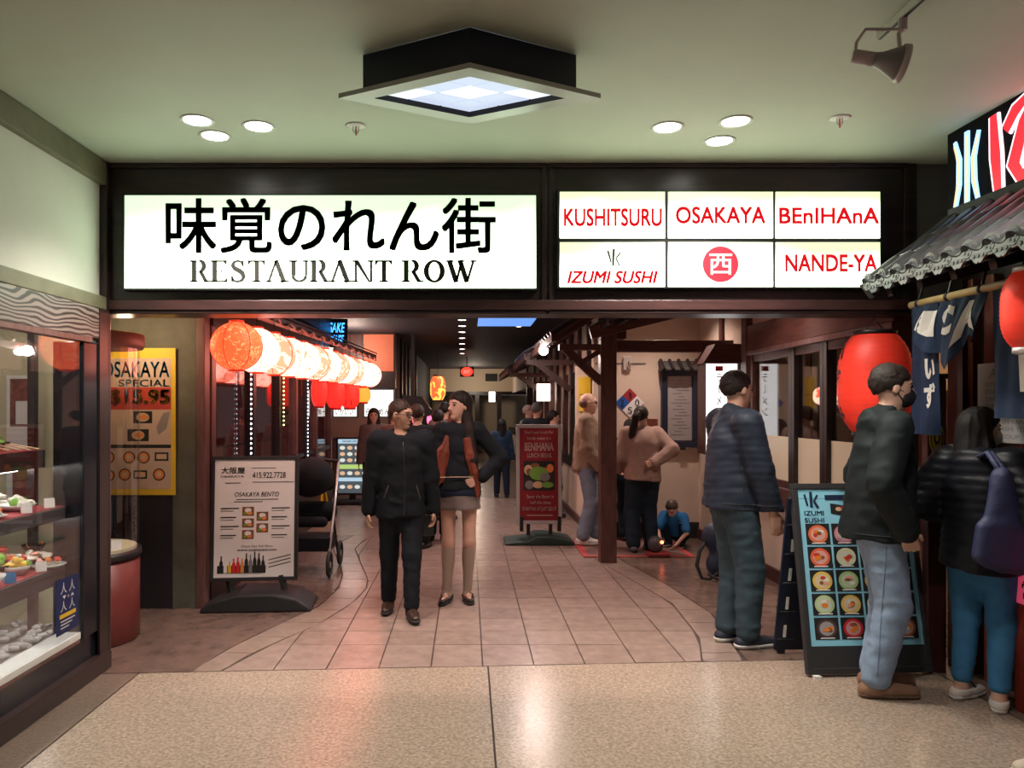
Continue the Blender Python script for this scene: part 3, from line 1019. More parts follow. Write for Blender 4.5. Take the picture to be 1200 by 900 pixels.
# ---- red exit sign far down the corridor
ex = thing('exit_sign', 'small glowing red sign hanging at the far corridor end', 'sign', (-0.02, 20, 2.3))
ubox('housing', -0.2, 0.16, 19.98, 20.06, 2.36, 2.62, K['black'], ex)
PE = Plane2((0, 19.97, 0), (1, 0, 0), (0, 0, 1))
mb = MB()
PE.ell(mb, -0.02, 2.49, 0.16, 0.12, 0.002)
mb.build('lit_oval', emitter('exit_red', (1.0, 0.04, 0.02), 2.0), ex)
MB().tube([(-0.02, 20.02, 2.62), (-0.02, 20.02, 2.869)], 0.012, 8).build('stem', K['black'], ex)
mb = MB()
PE.text(mb, 'EXIT', -0.10, 0.06, 2.45, 2.53, 0.006)
mb.build('lettering', emitter('exit_pale', (1.0, 0.5, 0.45), 1.0), ex)

# =================================================================== LANTERNS
def lantern_mat(name, c1, c2, s, sc, thr=0.55):
    m = mat(name, c1, 0.6, emit=c1, es=s)
    nt = m.node_tree
    b = nt.nodes['Principled BSDF']
    tc = nt.nodes.new('ShaderNodeTexCoord')
    n = nt.nodes.new('ShaderNodeTexNoise')
    n.inputs['Scale'].default_value = sc
    n.inputs['Detail'].default_value = 3
    n.inputs['Distortion'].default_value = 1.5
    nt.links.new(tc.outputs['Object'], n.inputs['Vector'])
    r = nt.nodes.new('ShaderNodeValToRGB')
    r.color_ramp.elements[0].position = thr
    r.color_ramp.elements[1].position = thr + 0.03
    r.color_ramp.elements[0].color = (*c1, 1)
    r.color_ramp.elements[1].color = (*c2, 1)
    nt.links.new(n.outputs['Fac'], r.inputs[0])
    nt.links.new(r.outputs[0], b.inputs['Emission Color'])
    nt.links.new(r.outputs[0], b.inputs['Base Color'])
    return m


ML_OR = lantern_mat('lantern_orange', (1.0, 0.11, 0.03), (1.0, 0.30, 0.12), 1.15, 26, 0.56)
ML_WH = lantern_mat('lantern_white', (1.0, 0.34, 0.26), (0.9, 0.14, 0.08), 4.0, 14, 0.60)
ML_PK = lantern_mat('lantern_pink', (1.0, 0.19, 0.11), (1.0, 0.36, 0.28), 2.6, 12, 0.52)
M_RIB = mat('lantern_rib', (0.55, 0.03, 0.01), 0.5, emit=(0.9, 0.04, 0.01), es=0.5)
M_BLOSS = mat('lantern_twig', (0.18, 0.08, 0.05), 0.6)


def round_lantern_proto(m, rib):
    R = 0.172
    t = thing('paper_lantern', 'x', 'lantern')
    prof = []
    n = 30
    for i in range(n + 1):
        a = -PI / 2 + PI * i / n
        prof.append((max(0.05, R * math.cos(a)) * (1 + 0.012 * (i % 2)), 0.165 * math.sin(a)))
    MB().lathe(prof, (0, 0, 0), 32).build('paper_shade', m, t, True, local=True)
    for k in range(6):
        a = 2 * PI * k / 6 + 0.3
        MB().tube([(1.015 * R * math.cos(b) * math.cos(a), 1.015 * R * math.cos(b) * math.sin(a), 0.168 * math.sin(b)) for b in [(-0.44 + 0.88 * i / 12) * PI for i in range(13)]], 0.0028, 5).build('rib', rib, t, local=True)
    MB().lathe([(0.05, 0.158), (0.052, 0.178), (0.03, 0.182)], n=18).build('top_cap', M_RIB, t, True, local=True)
    MB().lathe([(0.05, -0.172), (0.052, -0.158)], n=18).build('bottom_ring', M_RIB, t, True, local=True)
    MB().tube([(0, 0, 0.178), (0, 0, 0.25)], 0.004, 6).build('hanger', K['black'], t, local=True)
    return t


prO = round_lantern_proto(ML_OR, M_RIB)
prW = round_lantern_proto(ML_WH, mat('lantern_rib_pale', (0.8, 0.3, 0.2), 0.5, emit=(1, 0.35, 0.25), es=0.9))
prP = round_lantern_proto(ML_PK, M_RIB)
used = set()
seq = 'OWPWWPWPWPWWW'
ords = ['first', 'second', 'third', 'fourth', 'fifth', 'sixth', 'seventh', 'eighth', 'ninth', 'tenth', 'eleventh', 'twelfth', 'last']
for k, c in enumerate(seq):
    y = 5.30 + 0.435 * k
    x = -1.595 + 0.02 * k
    z = 1.975 + 0.002 * k
    pr = {'O': prO, 'W': prW, 'P': prP}[c]
    if c in used:
        t = copy_tree(pr)
    else:
        t = pr
        used.add(c)
    t.location = (x, y, z)
    t.rotation_euler = (0, 0, 0.7 * k)
    WM[t] = Matrix.Translation((x, y, z)) @ Matrix.Rotation(0.7 * k, 4, 'Z')
    lab = {'O': 'glowing orange paper lantern with printed blossoms, nearest and ', 'W': 'bright white paper lantern with twig print, ', 'P': 'pink and white paper lantern, '}[c] + ords[k] + ' of the lantern row'
    tag(t, lab, 'lantern', 'row of round paper lanterns')
# rail with the little shingled eave that carries the row
ev = thing('lantern_eave', 'thin brown timber eave rail carrying the row of lanterns', 'eave', (-1.6, 8, 2.2))
MB().bar((-1.60, 5.05, 2.245), (-1.33, 10.9, 2.275), 0.07, 0.05).build('rail', K['brown_h'], ev)
for k in range(14):
    y = 5.2 + 0.43 * k
    xx = -1.60 + 0.27 * (y - 5.05) / 5.85
    MB().bar((xx + 0.02, y, 2.25), (-2.03, y, 2.55), 0.05, 0.06).build('rafter', K['brown'], ev)
mb = MB()
mb.add([(-1.56, 5.0, 2.285), (-1.29, 10.95, 2.315), (-2.03, 10.95, 2.62), (-2.03, 5.0, 2.62), (-1.56, 5.0, 2.30), (-1.29, 10.95, 2.33), (-2.03, 10.95, 2.635), (-2.03, 5.0, 2.635)],
       [(0, 1, 2, 3), (4, 7, 6, 5), (0, 4, 5, 1), (1, 5, 6, 2), (2, 6, 7, 3), (3, 7, 4, 0)])
mb.build('roof_board', K['darkwood'], ev)
gl = MB()
pts = []
for k in range(80):
    y = 5.6 + 5.2 * k / 79
    xx = -1.60 + 0.27 * (y - 5.05) / 5.85
    pts.append((xx + 0.05 + 0.01 * math.sin(k * 1.9), y, 2.235 + 0.02 * math.sin(k * 1.1)))
gl.tube(pts, 0.009, 5)
gl.build('garland', mat('garland', (0.35, 0.2, 0.16), 0.6), ev)


def tube_lantern(name, label, loc, r, h, m, capm, group=None, text=None, tm=None, wire=0.0, ring=True, ang=0.0):
    t = thing(name, label, 'lantern', loc, 0, group)
    prof = []
    n = 34
    for i in range(n + 1):
        u = i / n
        e = abs(2 * u - 1)
        q = (1 - e ** 3.2 * 0.42)
        prof.append((r * q * (1 + 0.010 * (1 if i % 2 else -1)), h * (u - 0.5)))
    MB().lathe(prof, (0, 0, 0), 36).build('paper_shade', m, t, True, local=True)
    MB().lathe([(r * 0.60, h * 0.5 - 0.003), (r * 0.61, h * 0.5 + 0.022), (r * 0.5, h * 0.5 + 0.026)], n=28).build('top_cap', capm, t, True, local=True)
    MB().lathe([(r * 0.5, -h * 0.5 - 0.026), (r * 0.61, -h * 0.5 - 0.022), (r * 0.60, -h * 0.5 + 0.003)], n=28).build('bottom_cap', capm, t, True, local=True)
    if wire:
        MB().tube([(-r * 0.3, 0, h * 0.5 + 0.02), (0, 0, h * 0.5 + 0.10), (r * 0.3, 0, h * 0.5 + 0.02)], 0.004, 6).build('handle', K['black'], t, local=True)
        MB().tube([(0, 0, h * 0.5 + 0.10), (0, 0, h * 0.5 + wire)], 0.004, 6).build('hanger', K['black'], t, local=True)
    if text:
        a, fs = text_mesh(text, 0.02, 0)
        lo, hi = a.min(0), a.max(0)
        H_, W_ = h * 0.82, r * 0.85
        mb = MB()
        vs = []
        for p in a:
            zz = -H_ / 2 + (p[1] - lo[1]) / (hi[1] - lo[1]) * H_
            th = ang + ((p[0] - lo[0]) / (hi[0] - lo[0]) - 0.5) * W_ / r
            e = abs(2 * zz / h)
            rr = r * (1 - min(1, e) ** 3.2 * 0.42) * 1.018
            vs.append((rr * math.cos(th), rr * math.sin(th), zz))
        mb.add(vs, fs)
        mb.build('calligraphy', tm, t, local=True)
    return t


M_BIGRED = mat('red_lantern_paper', (0.78, 0.035, 0.018), 0.5, emit=(1.0, 0.045, 0.02), es=0.10, noise=(9, 0.12, (0.3, 0.3, 4)))
M_REDGLOW = mat('red_lantern_glow', (0.8, 0.03, 0.02), 0.5, emit=(1.0, 0.03, 0.02), es=0.75)
M_TXTOUT = mat('calligraphy_black', (0.012, 0.01, 0.02), 0.5)
tube_lantern('red_lantern', 'big barrel shaped red paper lantern with black calligraphy beside the window wall', (2.50, 4.72, 1.70), 0.208, 0.60, M_BIGRED, K['black'], None, 'い\nず\nみ', M_TXTOUT, 0.118, ang=2.78)
tube_lantern('red_lantern', 'slim red lantern at the right edge beside the sushi bar curtain', (DV(1208, 3.12), 3.12, 1.95), 0.105, 0.31, M_BIGRED, K['alu'], None, None, None, 0.18)
for k, (px, py, y, r, h, txt, lab) in enumerate(((374, 459, 9.6, 0.10, 0.36, None, 'slim red lantern under the lantern row, leftmost of four'), (393, 461, 10.0, 0.12, 0.38, None, 'red lantern under the lantern row, second from the left'),
                                     (410, 463, 10.3, 0.13, 0.34, '口', 'red lantern with a dark character under the lantern row'))):
    t = tube_lantern('red_lantern', lab, (DV(px, y), y, DZ(py, y)), r, h, M_REDGLOW, K['red'], 'red lanterns under the lantern row', txt, M_TXTOUT, 2.29 + (-1.333 - DV(px, y)) * 0.445 - DZ(py, y), ang=-PI / 2)
tube_lantern('orange_lantern', 'small orange yellow lantern at the end under the lantern row', (DV(426, 10.8), 10.8, DZ(463, 10.8)), 0.10, 0.2, emitter('orange_glow', (1.0, 0.28, 0.03), 1.5), K['red'], None, None, None, 0.62)
tube_lantern('yellow_lantern', 'yellow and red glowing lantern deep in the corridor above the crowd', (DV(513, 16), 16, DZ(455, 16)), 0.16, 0.5, lantern_mat('yellow_red_glow', (1.0, 0.10, 0.03), (1.0, 0.5, 0.08), 1.6, 4, 0.5), K['black'], None, None, None, 0.75)
t = tube_lantern('interior_lantern', 'red and white glowing lantern inside the dining room window', (3.95, 8.4, 1.68), 0.16, 0.2, lantern_mat('interior_glow', (1.0, 0.10, 0.04), (1.0, 0.7, 0.55), 1.6, 5, 0.5), K['black'], None, None, None, 1.15)
# =================================================================== LEFT SHOWCASE
M_CASEB = mat('case_black', (0.010, 0.011, 0.016), 0.22)
M_BROWNB = mat('case_base_brown', (0.035, 0.020, 0.018), 0.3)
M_CREAMP = mat('case_back_paint', (0.55, 0.50, 0.34), 0.7)
M_REDC = mat('red_cloth', (0.36, 0.05, 0.06), 0.8)
M_GREYS = mat('shelf_grey', (0.09, 0.08, 0.085), 0.35)
M_STEELB = mat('case_steel', (0.36, 0.36, 0.35), 0.4, 0.3, noise=(8, 0.2))
sc_ = thing('display_case', 'long glass fronted restaurant food display case built into the left wall', 'display case', (-2.55, 3.4, 0))
ubox('plinth', -2.96, -2.13, 2.2, 4.60, 0.0, 0.10, M_BROWNB, sc_, bevel=0.006)
ubox('base_panel', -2.96, -2.185, 2.2, 4.59, 0.10, 0.245, M_CASEB, sc_)
ubox('red_strip', -2.2, -2.17, 2.2, 4.30, 0.235, 0.250, M_PINKW, sc_)
ubox('sill', -2.30, -2.175, 2.2, 4.32, 0.251, 0.290, K['whitepl'], sc_, bevel=0.004)
ubox('end_post', -2.34, -2.165, 4.33, 4.598, 0.245, 1.925, M_CASEB, sc_, bevel=0.006)
ubox('post_edge', -2.168, -2.155, 4.50, 4.598, 0.10, 2.13, M_BROWNB, sc_)
ubox('valance', -2.24, -2.160, 2.2, 4.598, 1.955, 2.133, K['grain'], sc_, bevel=0.004)
ubox('valance_lip', -2.22, -2.150, 2.2, 4.40, 1.925, 1.953, M_PINKW, sc_)
ubox('glass_pane', -2.186, -2.178, 2.2, 4.33, 0.292, 1.924, K['glass'], sc_)
ubox('back_panel', -3.0, -2.965, 2.2, 4.6, 0.0, 2.13, M_STEELB, sc_)
ubox('end_panel', -2.965, -2.342, 4.56, 4.598, 0.245, 2.13, M_CREAMP, sc_)
ubox('case_roof', -2.965, -2.242, 2.2, 4.56, 2.06, 2.13, M_CREAMP, sc_)
ubox('case_floor', -2.965, -2.301, 2.2, 4.56, 0.246, 0.262, M_STEELB, sc_)
ubox('near_panel', -2.965, -2.18, 2.17, 2.2, 0.0, 2.13, M_CASEB, sc_)
for (x1, y1, z0, z1, m) in ((-2.27, 4.50, 0.57, 0.665, M_GREYS), (-2.27, 4.34, 0.925, 0.995, M_GREYS), (-2.42, 4.40, 1.21, 1.31, M_BROWNB)):
    sh = ubox('shelf', -2.963, x1, 2.21, y1, z0, z1, m, sc_, bevel=0.003)
    ubox('shelf_cloth', -2.96, x1 - 0.012, 2.22, y1 - 0.01, z1, z1 + 0.004, M_REDC, sh)
ubox('shelf_upright', -2.50, -2.46, 4.36, 4.40, 0.262, 2.06, M_BROWNB, sc_)
# unseen light tubes added to brighten the case and its shelves
tb = MB()
tb.tube([(-2.32, 2.35, 2.035), (-2.32, 4.45, 2.035)], 0.014, 10)
tb.build('light_tube', emitter('added_case_tube', (1.0, 0.97, 0.9), 30), sc_)
for (xx, zz, y1) in ((-2.40, 0.912, 4.3), (-2.40, 0.558, 4.45), (-2.55, 1.199, 4.35)):
    MB().tube([(xx, 2.4, zz), (xx, y1, zz)], 0.008, 8).build('light_tube', MATS['added_case_tube'], sc_)
# posters on the end panel
PC = Plane2((0, 4.555, 0), (1, 0, 0), (0, 0, 1))


def flat(name, label, cat, P, x0, x1, y0, y1, m, thick=0.003):
    t = thing(name, label, cat, tuple(P.at((x0 + x1) / 2, y0)))
    mb = MB()
    P.slab(mb, x0, x1, y0, y1, 0.0, thick)
    mb.build('sheet', m, t)
    return t


q = lambda px: DV(px, 4.555)
r_ = lambda py: DZ(py, 4.555)
t = flat('poster', 'dark blue night view poster inside the display case', 'poster', PC, q(64), q(96), r_(562), r_(455), mat('poster_navy', (0.03, 0.06, 0.10), 0.5, noise=(14, 0.8)))
mb = MB(); PC.rect(mb, q(66), q(95), r_(519), r_(456), 0.004); mb.build('upper_picture', mat('poster_blue', (0.05, 0.11, 0.24), 0.5, noise=(18, 0.6)), t)
mb = MB(); PC.rect(mb, q(64), q(96), r_(522), r_(519), 0.005); mb.build('divider', K['paper'], t)
mb = MB(); PC.poly(mb, [(q(66), r_(541)), (q(82), r_(541)), (q(75), r_(523)), (q(72), r_(523))], 0.005); mb.build('white_shape', K['paper'], t)
mb = MB(); PC.rect(mb, q(84), q(95), r_(538), r_(523), 0.005); mb.build('rust_shape', mat('rust', (0.35, 0.12, 0.05), 0.6), t)
t = flat('poster', 'pale menu poster with red pictures inside the display case', 'poster', PC, q(8), q(41), r_(600), r_(440), K['paper'])
mb = MB(); PC.rect(mb, q(15), q(39), r_(596), r_(548), 0.004); PC.rect(mb, q(12), q(39), r_(500), r_(444), 0.004); mb.build('picture', mat('poster_maroon', (0.22, 0.07, 0.06), 0.5, noise=(16, 0.6)), t)
mb = MB(); PC.rect(mb, q(19), q(33), r_(497), r_(470), 0.006); mb.build('white_note', K['paper'], t)

# ---- food models on the shelves
FOODC = [mat('food_' + n, c, 0.35) for n, c in (('orange', (0.80, 0.22, 0.03)), ('yellow', (0.80, 0.50, 0.06)), ('green', (0.16, 0.36, 0.04)), ('red', (0.55, 0.05, 0.03)), ('pink', (0.75, 0.35, 0.28)), ('brown', (0.26, 0.10, 0.03)), ('white', (0.75, 0.70, 0.60)), ('black', (0.03, 0.025, 0.02)))]
M_BOWLW = mat('white_porcelain', (0.72, 0.72, 0.70), 0.2)
M_BOWLB = mat('black_lacquer', (0.02, 0.015, 0.015), 0.2)
M_BOWLR = mat('red_lacquer', (0.40, 0.03, 0.02), 0.2)


def bowl(label, x, y, z, r, bm, colors, seed, tall=0.5, piece='topping'):
    r *= 1.15
    t = thing('food_bowl', label, 'bowl', (x, y, z), seed, 'food models on the case shelves')
    MB().lathe([(r * 0.42, 0), (r * 0.5, 0.006), (r * 0.85, r * tall * 0.55), (r, r * tall), (r * 0.95, r * tall), (r * 0.8, r * tall * 0.62), (0.001, r * tall * 0.5)], n=24).build('bowl', bm, t, True, local=True)
    R_ = random.Random(seed)
    for k in range(13):
        a = R_.uniform(0, 2 * PI)
        d_ = R_.uniform(0, 0.75) * r
        MB().ball((d_ * math.cos(a), d_ * math.sin(a), r * tall * 0.9 + R_.uniform(0, 0.5) * r * (1 - d_ / r)), (r * R_.uniform(0.22, 0.42), r * R_.uniform(0.16, 0.3), r * R_.uniform(0.14, 0.3)), 10, 6).build(piece, FOODC[colors[k % len(colors)]], t, True, local=True)
    return t


def sushi_plate(label, x, y, z, seed):
    t = thing('sushi_plate', label, 'plate', (x, y, z), seed * 0.3, 'food models on the case shelves')
    MB().lathe([(0.06, 0), (0.085, 0.012), (0.092, 0.016), (0.085, 0.017), (0.001, 0.010)], n=24).build('plate', M_BOWLW, t, True, local=True)
    for i in range(3):
        for j in range(2):
            s = MB().ball((-0.045 + 0.045 * i, -0.025 + 0.05 * j, 0.026), (0.016, 0.022, 0.014), 10, 6).build('rice', FOODC[6], t, True, local=True)
            MB().ball((-0.045 + 0.045 * i, -0.025 + 0.05 * j, 0.040), (0.018, 0.026, 0.009), 10, 6).build('fish', FOODC[(0, 3, 4)[(i + seed) % 3]], t, True, local=True)
    return t


def tent_card(x, y, z, rz, lab, col):
    t = thing('price_card', lab, 'card', (x, y, z), rz, 'price cards on the case shelves')
    mb = MB()
    mb.add([(-0.026, -0.015, 0), (0.026, -0.015, 0), (0.026, 0, 0.052), (-0.026, 0, 0.052)], [(0, 1, 2, 3)])
    mb.build('front_leaf', col, t, local=True)
    mb = MB()
    mb.add([(0.026, 0.016, 0), (-0.026, 0.016, 0), (-0.026, 0, 0.052), (0.026, 0, 0.052)], [(0, 1, 2, 3)])
    mb.build('back_leaf', K['paper'], t, local=True)


S2, S1, S3 = 0.670, 1.0, 1.315
bowl('white bowl of orange and green toppings nearest the glass on the lower shelf', -2.36, 3.74, S2, 0.085, M_BOWLW, (0, 2, 1, 0), 1, 0.6)
bowl('wide black bowl heaped with yellow and green tempura on the lower shelf', -2.52, 4.02, S2, 0.115, M_BOWLB, (1, 0, 2, 1), 2, 0.45)
bowl('small white bowl with yellow topping on the lower shelf', -2.38, 4.05, S2, 0.062, M_BOWLW, (1, 1, 2), 3, 0.7)
bowl('white bowl with red fish slices at the back of the lower shelf', -2.60, 4.26, S2, 0.09, M_BOWLW, (3, 4, 3), 4, 0.5)
bowl('black bowl with grey rice and pink topping, far end of the lower shelf', -2.42, 4.30, S2, 0.078, M_BOWLB, (6, 4, 6), 5, 0.5)
bowl('black box bowl with prawn roll, furthest right on the lower shelf', -2.50, 4.42, S2 + 0.05, 0.055, M_BOWLB, (6, 0, 2), 6, 0.7)
bowl('orange fried prawns in a dark bowl at the left frame edge', -2.55, 3.80, S2, 0.10, M_BOWLB, (0, 0, 3), 7, 0.5)
bowl('black bowl of brown noodles at the back left of the lower shelf', -2.72, 4.05, S2, 0.10, M_BOWLB, (5, 1, 5), 8, 0.5)
sushi_plate('plate of sushi in the red bowl row, lower shelf middle', -2.32, 4.25, S2, 2)
sushi_plate('plate of sushi pieces nearest the glass on the middle shelf', -2.38, 3.80, S1, 1)
sushi_plate('plate of sushi pieces behind the others on the middle shelf', -2.55, 3.95, S1, 3)
bowl('white dish of pale sashimi with green leaf on the middle shelf', -2.42, 4.12, S1, 0.085, M_BOWLW, (6, 6, 2), 9, 0.35)
bowl('white dish of shredded radish at the end of the middle shelf', -2.58, 4.22, S1, 0.08, M_BOWLW, (6, 4, 6), 10, 0.35)
bowl('white rice bowl with green garnish beside the glass, lower shelf left', -2.33, 3.55, S2, 0.075, M_BOWLW, (6, 2, 0), 21, 0.6)
bowl('red lacquer bowl of soup and shrimp on the lower shelf', -2.44, 4.17, S2, 0.062, M_BOWLR, (3, 0, 6), 22, 0.7)
bowl('red lacquer bowl of pink fish at the back of the lower shelf', -2.72, 4.32, S2, 0.08, M_BOWLR, (4, 0, 3), 23, 0.6)
bowl('black tray bowl of tempura at the left frame edge, middle shelf', -2.52, 3.72, S1, 0.09, M_BOWLB, (1, 0, 2), 24, 0.4)
bowl('white bowl of pale dumplings at the back of the middle shelf', -2.72, 4.1, S1, 0.085, M_BOWLW, (6, 4, 1), 25, 0.4)
bowl('black noodle bowl on the brown top shelf', -2.58, 4.15, S3, 0.085, M_BOWLB, (2, 1, 6), 11, 0.5)
for k, (x, y, z, lab) in enumerate(((-2.30, 3.86, S2, 'blue and white price card nearest the left frame edge'), (-2.30, 4.14, S2, 'white price card between bowls on the lower shelf'), (-2.31, 4.36, S2, 'price card at the right end of the lower shelf'), (-2.31, 4.02, S1, 'price card nearest the left on the middle shelf'), (-2.31, 4.24, S1, 'price card at the right end of the middle shelf'))):
    tent_card(x, y, z, 0.7, lab, K['blue'] if k == 0 else K['paper'])
for k in range(5):
    t = thing('skewer', ('leftmost', 'second', 'third', 'fourth', 'rightmost')[k] + ' of five skewers fanned out on the brown top shelf', 'skewer', (-2.52 + 0.02 * k, 3.98 + 0.06 * k, S3 + 0.014), 0, 'skewers on the top shelf')
    MB().tube([(-0.10, -0.07, 0.07 - 0.008 * k), (0.06, 0.05, -0.008)], 0.005, 6).build('stick', K['tan'], t, local=True)
    MB().ball((-0.09, -0.06, 0.066 - 0.008 * k), (0.022, 0.016, 0.014), 8, 6).build('morsel', FOODC[7 if k % 2 else 2], t, True, local=True)
# white pebbles on the case floor
M_PEB = mat('white_pebble', (0.42, 0.41, 0.40), 0.6, noise=(20, 0.15))
pb = thing('pebble_bed', 'bed of white pebbles along the bottom of the display case', 'pebbles', (-2.4, 3.9, 0.262))
R_ = random.Random(5)
pme = []
for s in range(4):
    mb = MB()
    mb.ball((0, 0, 0), (1, 0.75, 0.5), 8, 5)
    mb.v = [(v[0] + R_.uniform(-.12, .12), v[1] + R_.uniform(-.12, .12), v[2] + R_.uniform(-.06, .06)) for v in mb.v]
    me = mb.mesh('pebble', M_PEB)
    me.polygons.foreach_set('use_smooth', [True] * len(me.polygons))
    pme.append(me)
for k in range(95):
    o = bpy.data.objects.new('pebble', pme[k % 4])
    COL.objects.link(o)
    o.parent = pb
    y = R_.uniform(3.45, 4.48)
    x = R_.uniform(-2.62, -2.33)
    o.location = (x + 2.4, y - 3.9, 0.012 + 0.035 * max(0, (-2.33 - x)) * 2 + R_.uniform(0, 0.03))
    s = R_.uniform(0.022, 0.036)
    o.scale = (s, s, s)
    o.rotation_euler = (R_.uniform(-.4, .4), R_.uniform(-.4, .4), R_.uniform(0, 6))
    WM[o] = Matrix.Identity(4)
# blue notice on the glass
PG = Plane2((-2.176, 0, 0), (0, 1, 0), (0, 0, 1))
t = thing('notice', 'small dark blue notice with white print stuck on the case glass', 'notice', (-2.176, 4.15, 0.34))
mb = MB(); PG.slab(mb, 4.06, 4.29, 0.335, 0.63, 0, 0.002); mb.build('sheet', mat('notice_blue', (0.012, 0.025, 0.11), 0.4), t)
mb = MB()
PG.text(mb, '人 人', 4.10, 4.25, 0.55, 0.61, 0.003)
PG.text(mb, '▼ 6 ▲', 4.12, 4.24, 0.52, 0.54, 0.003)
PG.text(mb, '人 人', 4.10, 4.25, 0.455, 0.51, 0.003)
for k in range(3):
    PG.rect(mb, 4.10, 4.25 - 0.03 * k, 0.40 - 0.018 * k, 0.406 - 0.018 * k, 0.003)
mb.build('print', K['paper'], t)
mb = MB(); PG.rect(mb, 4.09, 4.26, 0.42, 0.442, 0.003); mb.build('yellow_line', K['yellow'], t)

# ---- curved corner case in the alcove
cc = thing('curved_case', 'round glass corner display case on a red base', 'display case', (-2.56, 5.15, 0))
CX, CY, CR = -2.56, 5.15, 0.335
M_REDB = mat('red_base', (0.16, 0.03, 0.026), 0.4, noise=(4, 0.2))
MB().lathe([(CR * 0.97, 0), (CR, 0.01), (CR, 0.55)], (CX, CY, 0), 36).build('base', M_REDB, cc, True)
MB().lathe([(CR + 0.01, 0.55), (CR + 0.014, 0.575), (CR + 0.01, 0.60)], (CX, CY, 0), 36).build('dark_band', K['black'], cc, True)
MB().lathe([(CR, 0.60), (CR, 1.955)], (CX, CY, 0), 40, a0=-PI, a1=0.55).build('curved_glass', K['glass'], cc, True)
MB().lathe([(CR + 0.02, 1.95), (CR + 0.03, 1.97), (CR + 0.03, 2.04), (CR + 0.02, 2.05)], (CX, CY, 0), 36).build('cap', mat('pink_cap', (0.35, 0.14, 0.12), 0.4), cc, True)
MB().tube([(CX + 0.16, CY - 0.22, 1.1), (CX + 0.16, CY - 0.22, 1.85)], 0.012, 8).build('light_tube', emitter('corner_tube', (1, 0.96, 0.9), 5), cc)
MB().lathe([(0.001, 0.62), (CR - 0.02, 0.62), (CR - 0.02, 0.60)], (CX, CY, 0), 36).build('case_floor', M_CREAMP, cc)
t = thing('price_card', 'small white card standing at the foot of the curved corner case', 'card', (CX + 0.25, CY - 0.1, 0.62), 0.4)
MB().add([(-0.03, 0, 0), (0.03, 0, 0), (0.03, 0.01, 0.06), (-0.03, 0.01, 0.06)], [(0, 1, 2, 3)]).build('leaf', K['paper'], t, local=True)
MB().box(-0.03, 0.03, 0.012, 0.03, 0, 0.02).build('foot', K['black'], t, local=True)

# ---- yellow poster on the alcove wall
YP = 5.92
PP = Plane2((0, YP, 0), (1, 0, 0), (0, 0, 1))
q = lambda px: DV(px, YP)
r_ = lambda py: DZ(py, YP)
t = flat('special_poster', 'tall yellow bordered menu poster with blue letters and price on alcove wall', 'poster', PP, q(112), q(206), r_(580), r_(408), K['yellow'], 0.008)
mb = MB(); PP.rect(mb, q(117), q(201), r_(573), r_(420), 0.010); mb.build('sheet_face', mat('poster_cream', (0.55, 0.40, 0.30), 0.6), t)
mb = MB(); PP.text(mb, 'OSAKAYA', q(121), q(199), r_(442), r_(424), 0.013, bold=0.025); PP.text(mb, 'SPECIAL', q(140), q(199), r_(453), r_(445), 0.013, bold=0.015); mb.build('blue_lettering', mat('poster_cyan', (0.02, 0.32, 0.52), 0.5), t)
mb = MB(); PP.rect(mb, q(117), q(201), r_(480), r_(454), 0.011); mb.build('red_band', mat('poster_red', (0.45, 0.05, 0.03), 0.5), t)
mb = MB(); PP.text(mb, '$15.95', q(130), q(199), r_(475), r_(457), 0.016, bold=0.06); mb.build('price_shadow', K['ink'], t)
mb = MB(); PP.text(mb, '$15.95', q(130.5), q(198), r_(474), r_(458), 0.019, bold=0.02); mb.build('price_lettering', K['yellow'], t)
mb = MB()
PP.poly(mb, [(q(186), r_(510)), (q(196), r_(502)), (q(200), r_(482)), (q(192), r_(484)), (q(184), r_(500))], 0.011)
mb.build('figure_shape', mat('poster_grey', (0.25, 0.22, 0.2), 0.6), t)
for (a, b, c, d_) in ((157, 179, 496, 482), (150, 175, 517, 503)):
    mb = MB().mat(K['ink']); PP.rect(mb, q(a), q(b), r_(c), r_(d_), 0.011)
    mb.mat(K['tan']); PP.ell(mb, q((a + b) / 2), r_((c + d_) / 2), 0.05, 0.035, 0.012)
    mb.mat(K['orange']); PP.ell(mb, q((a + b) / 2) + 0.01, r_((c + d_) / 2), 0.035, 0.02, 0.013)
    mb.build('dish_picture', None, t)
mb = MB(); PP.rect(mb, q(117), q(201), r_(525), r_(521), 0.011); mb.build('bar_line', K['ink'], t)
for (cx, cy, rect_) in ((128, 536, 0), (152, 536, 0), (169, 536, 0), (190, 535, 1), (128, 557, 0), (147, 556, 0), (165, 556, 1), (187, 556, 0)):
    mb = MB().mat(K['ink'])
    if rect_:
        PP.rect(mb, q(cx - 8), q(cx + 8), r_(cy + 5), r_(cy - 5), 0.011)
        mb.mat(K['tan']); PP.rect(mb, q(cx - 6), q(cx + 6), r_(cy + 3), r_(cy - 3), 0.012)
    else:
        PP.ell(mb, q(cx), r_(cy), 0.047, 0.047, 0.011)
        mb.mat(K['orange']); PP.ell(mb, q(cx), r_(cy), 0.038, 0.038, 0.012)
        mb.mat(K['tan']); PP.ell(mb, q(cx), r_(cy), 0.02, 0.02, 0.013)
    mb.build('dish_picture', None, t)
ac = thing('alcove_lamp', 'small yellow lit lamp under the alcove ceiling', 'lamp', (DV(146, 5.5), 5.5, 2.26))
MB().lathe([(0.06, -0.02), (0.075, 0.0)], n=20).build('ring', K['whitepl'], ac, True, local=True)
MB().lathe([(0.0005, -0.022), (0.06, -0.022)], n=20).build('lens', emitter('alcove_lens', (1, 0.8, 0.4), 5), ac, local=True)
lamp('alcove_light', 'POINT', (DV(146, 5.5), 5.5, 2.10), 9.0, (1.0, 0.78, 0.5), shadow_soft_size=0.05)

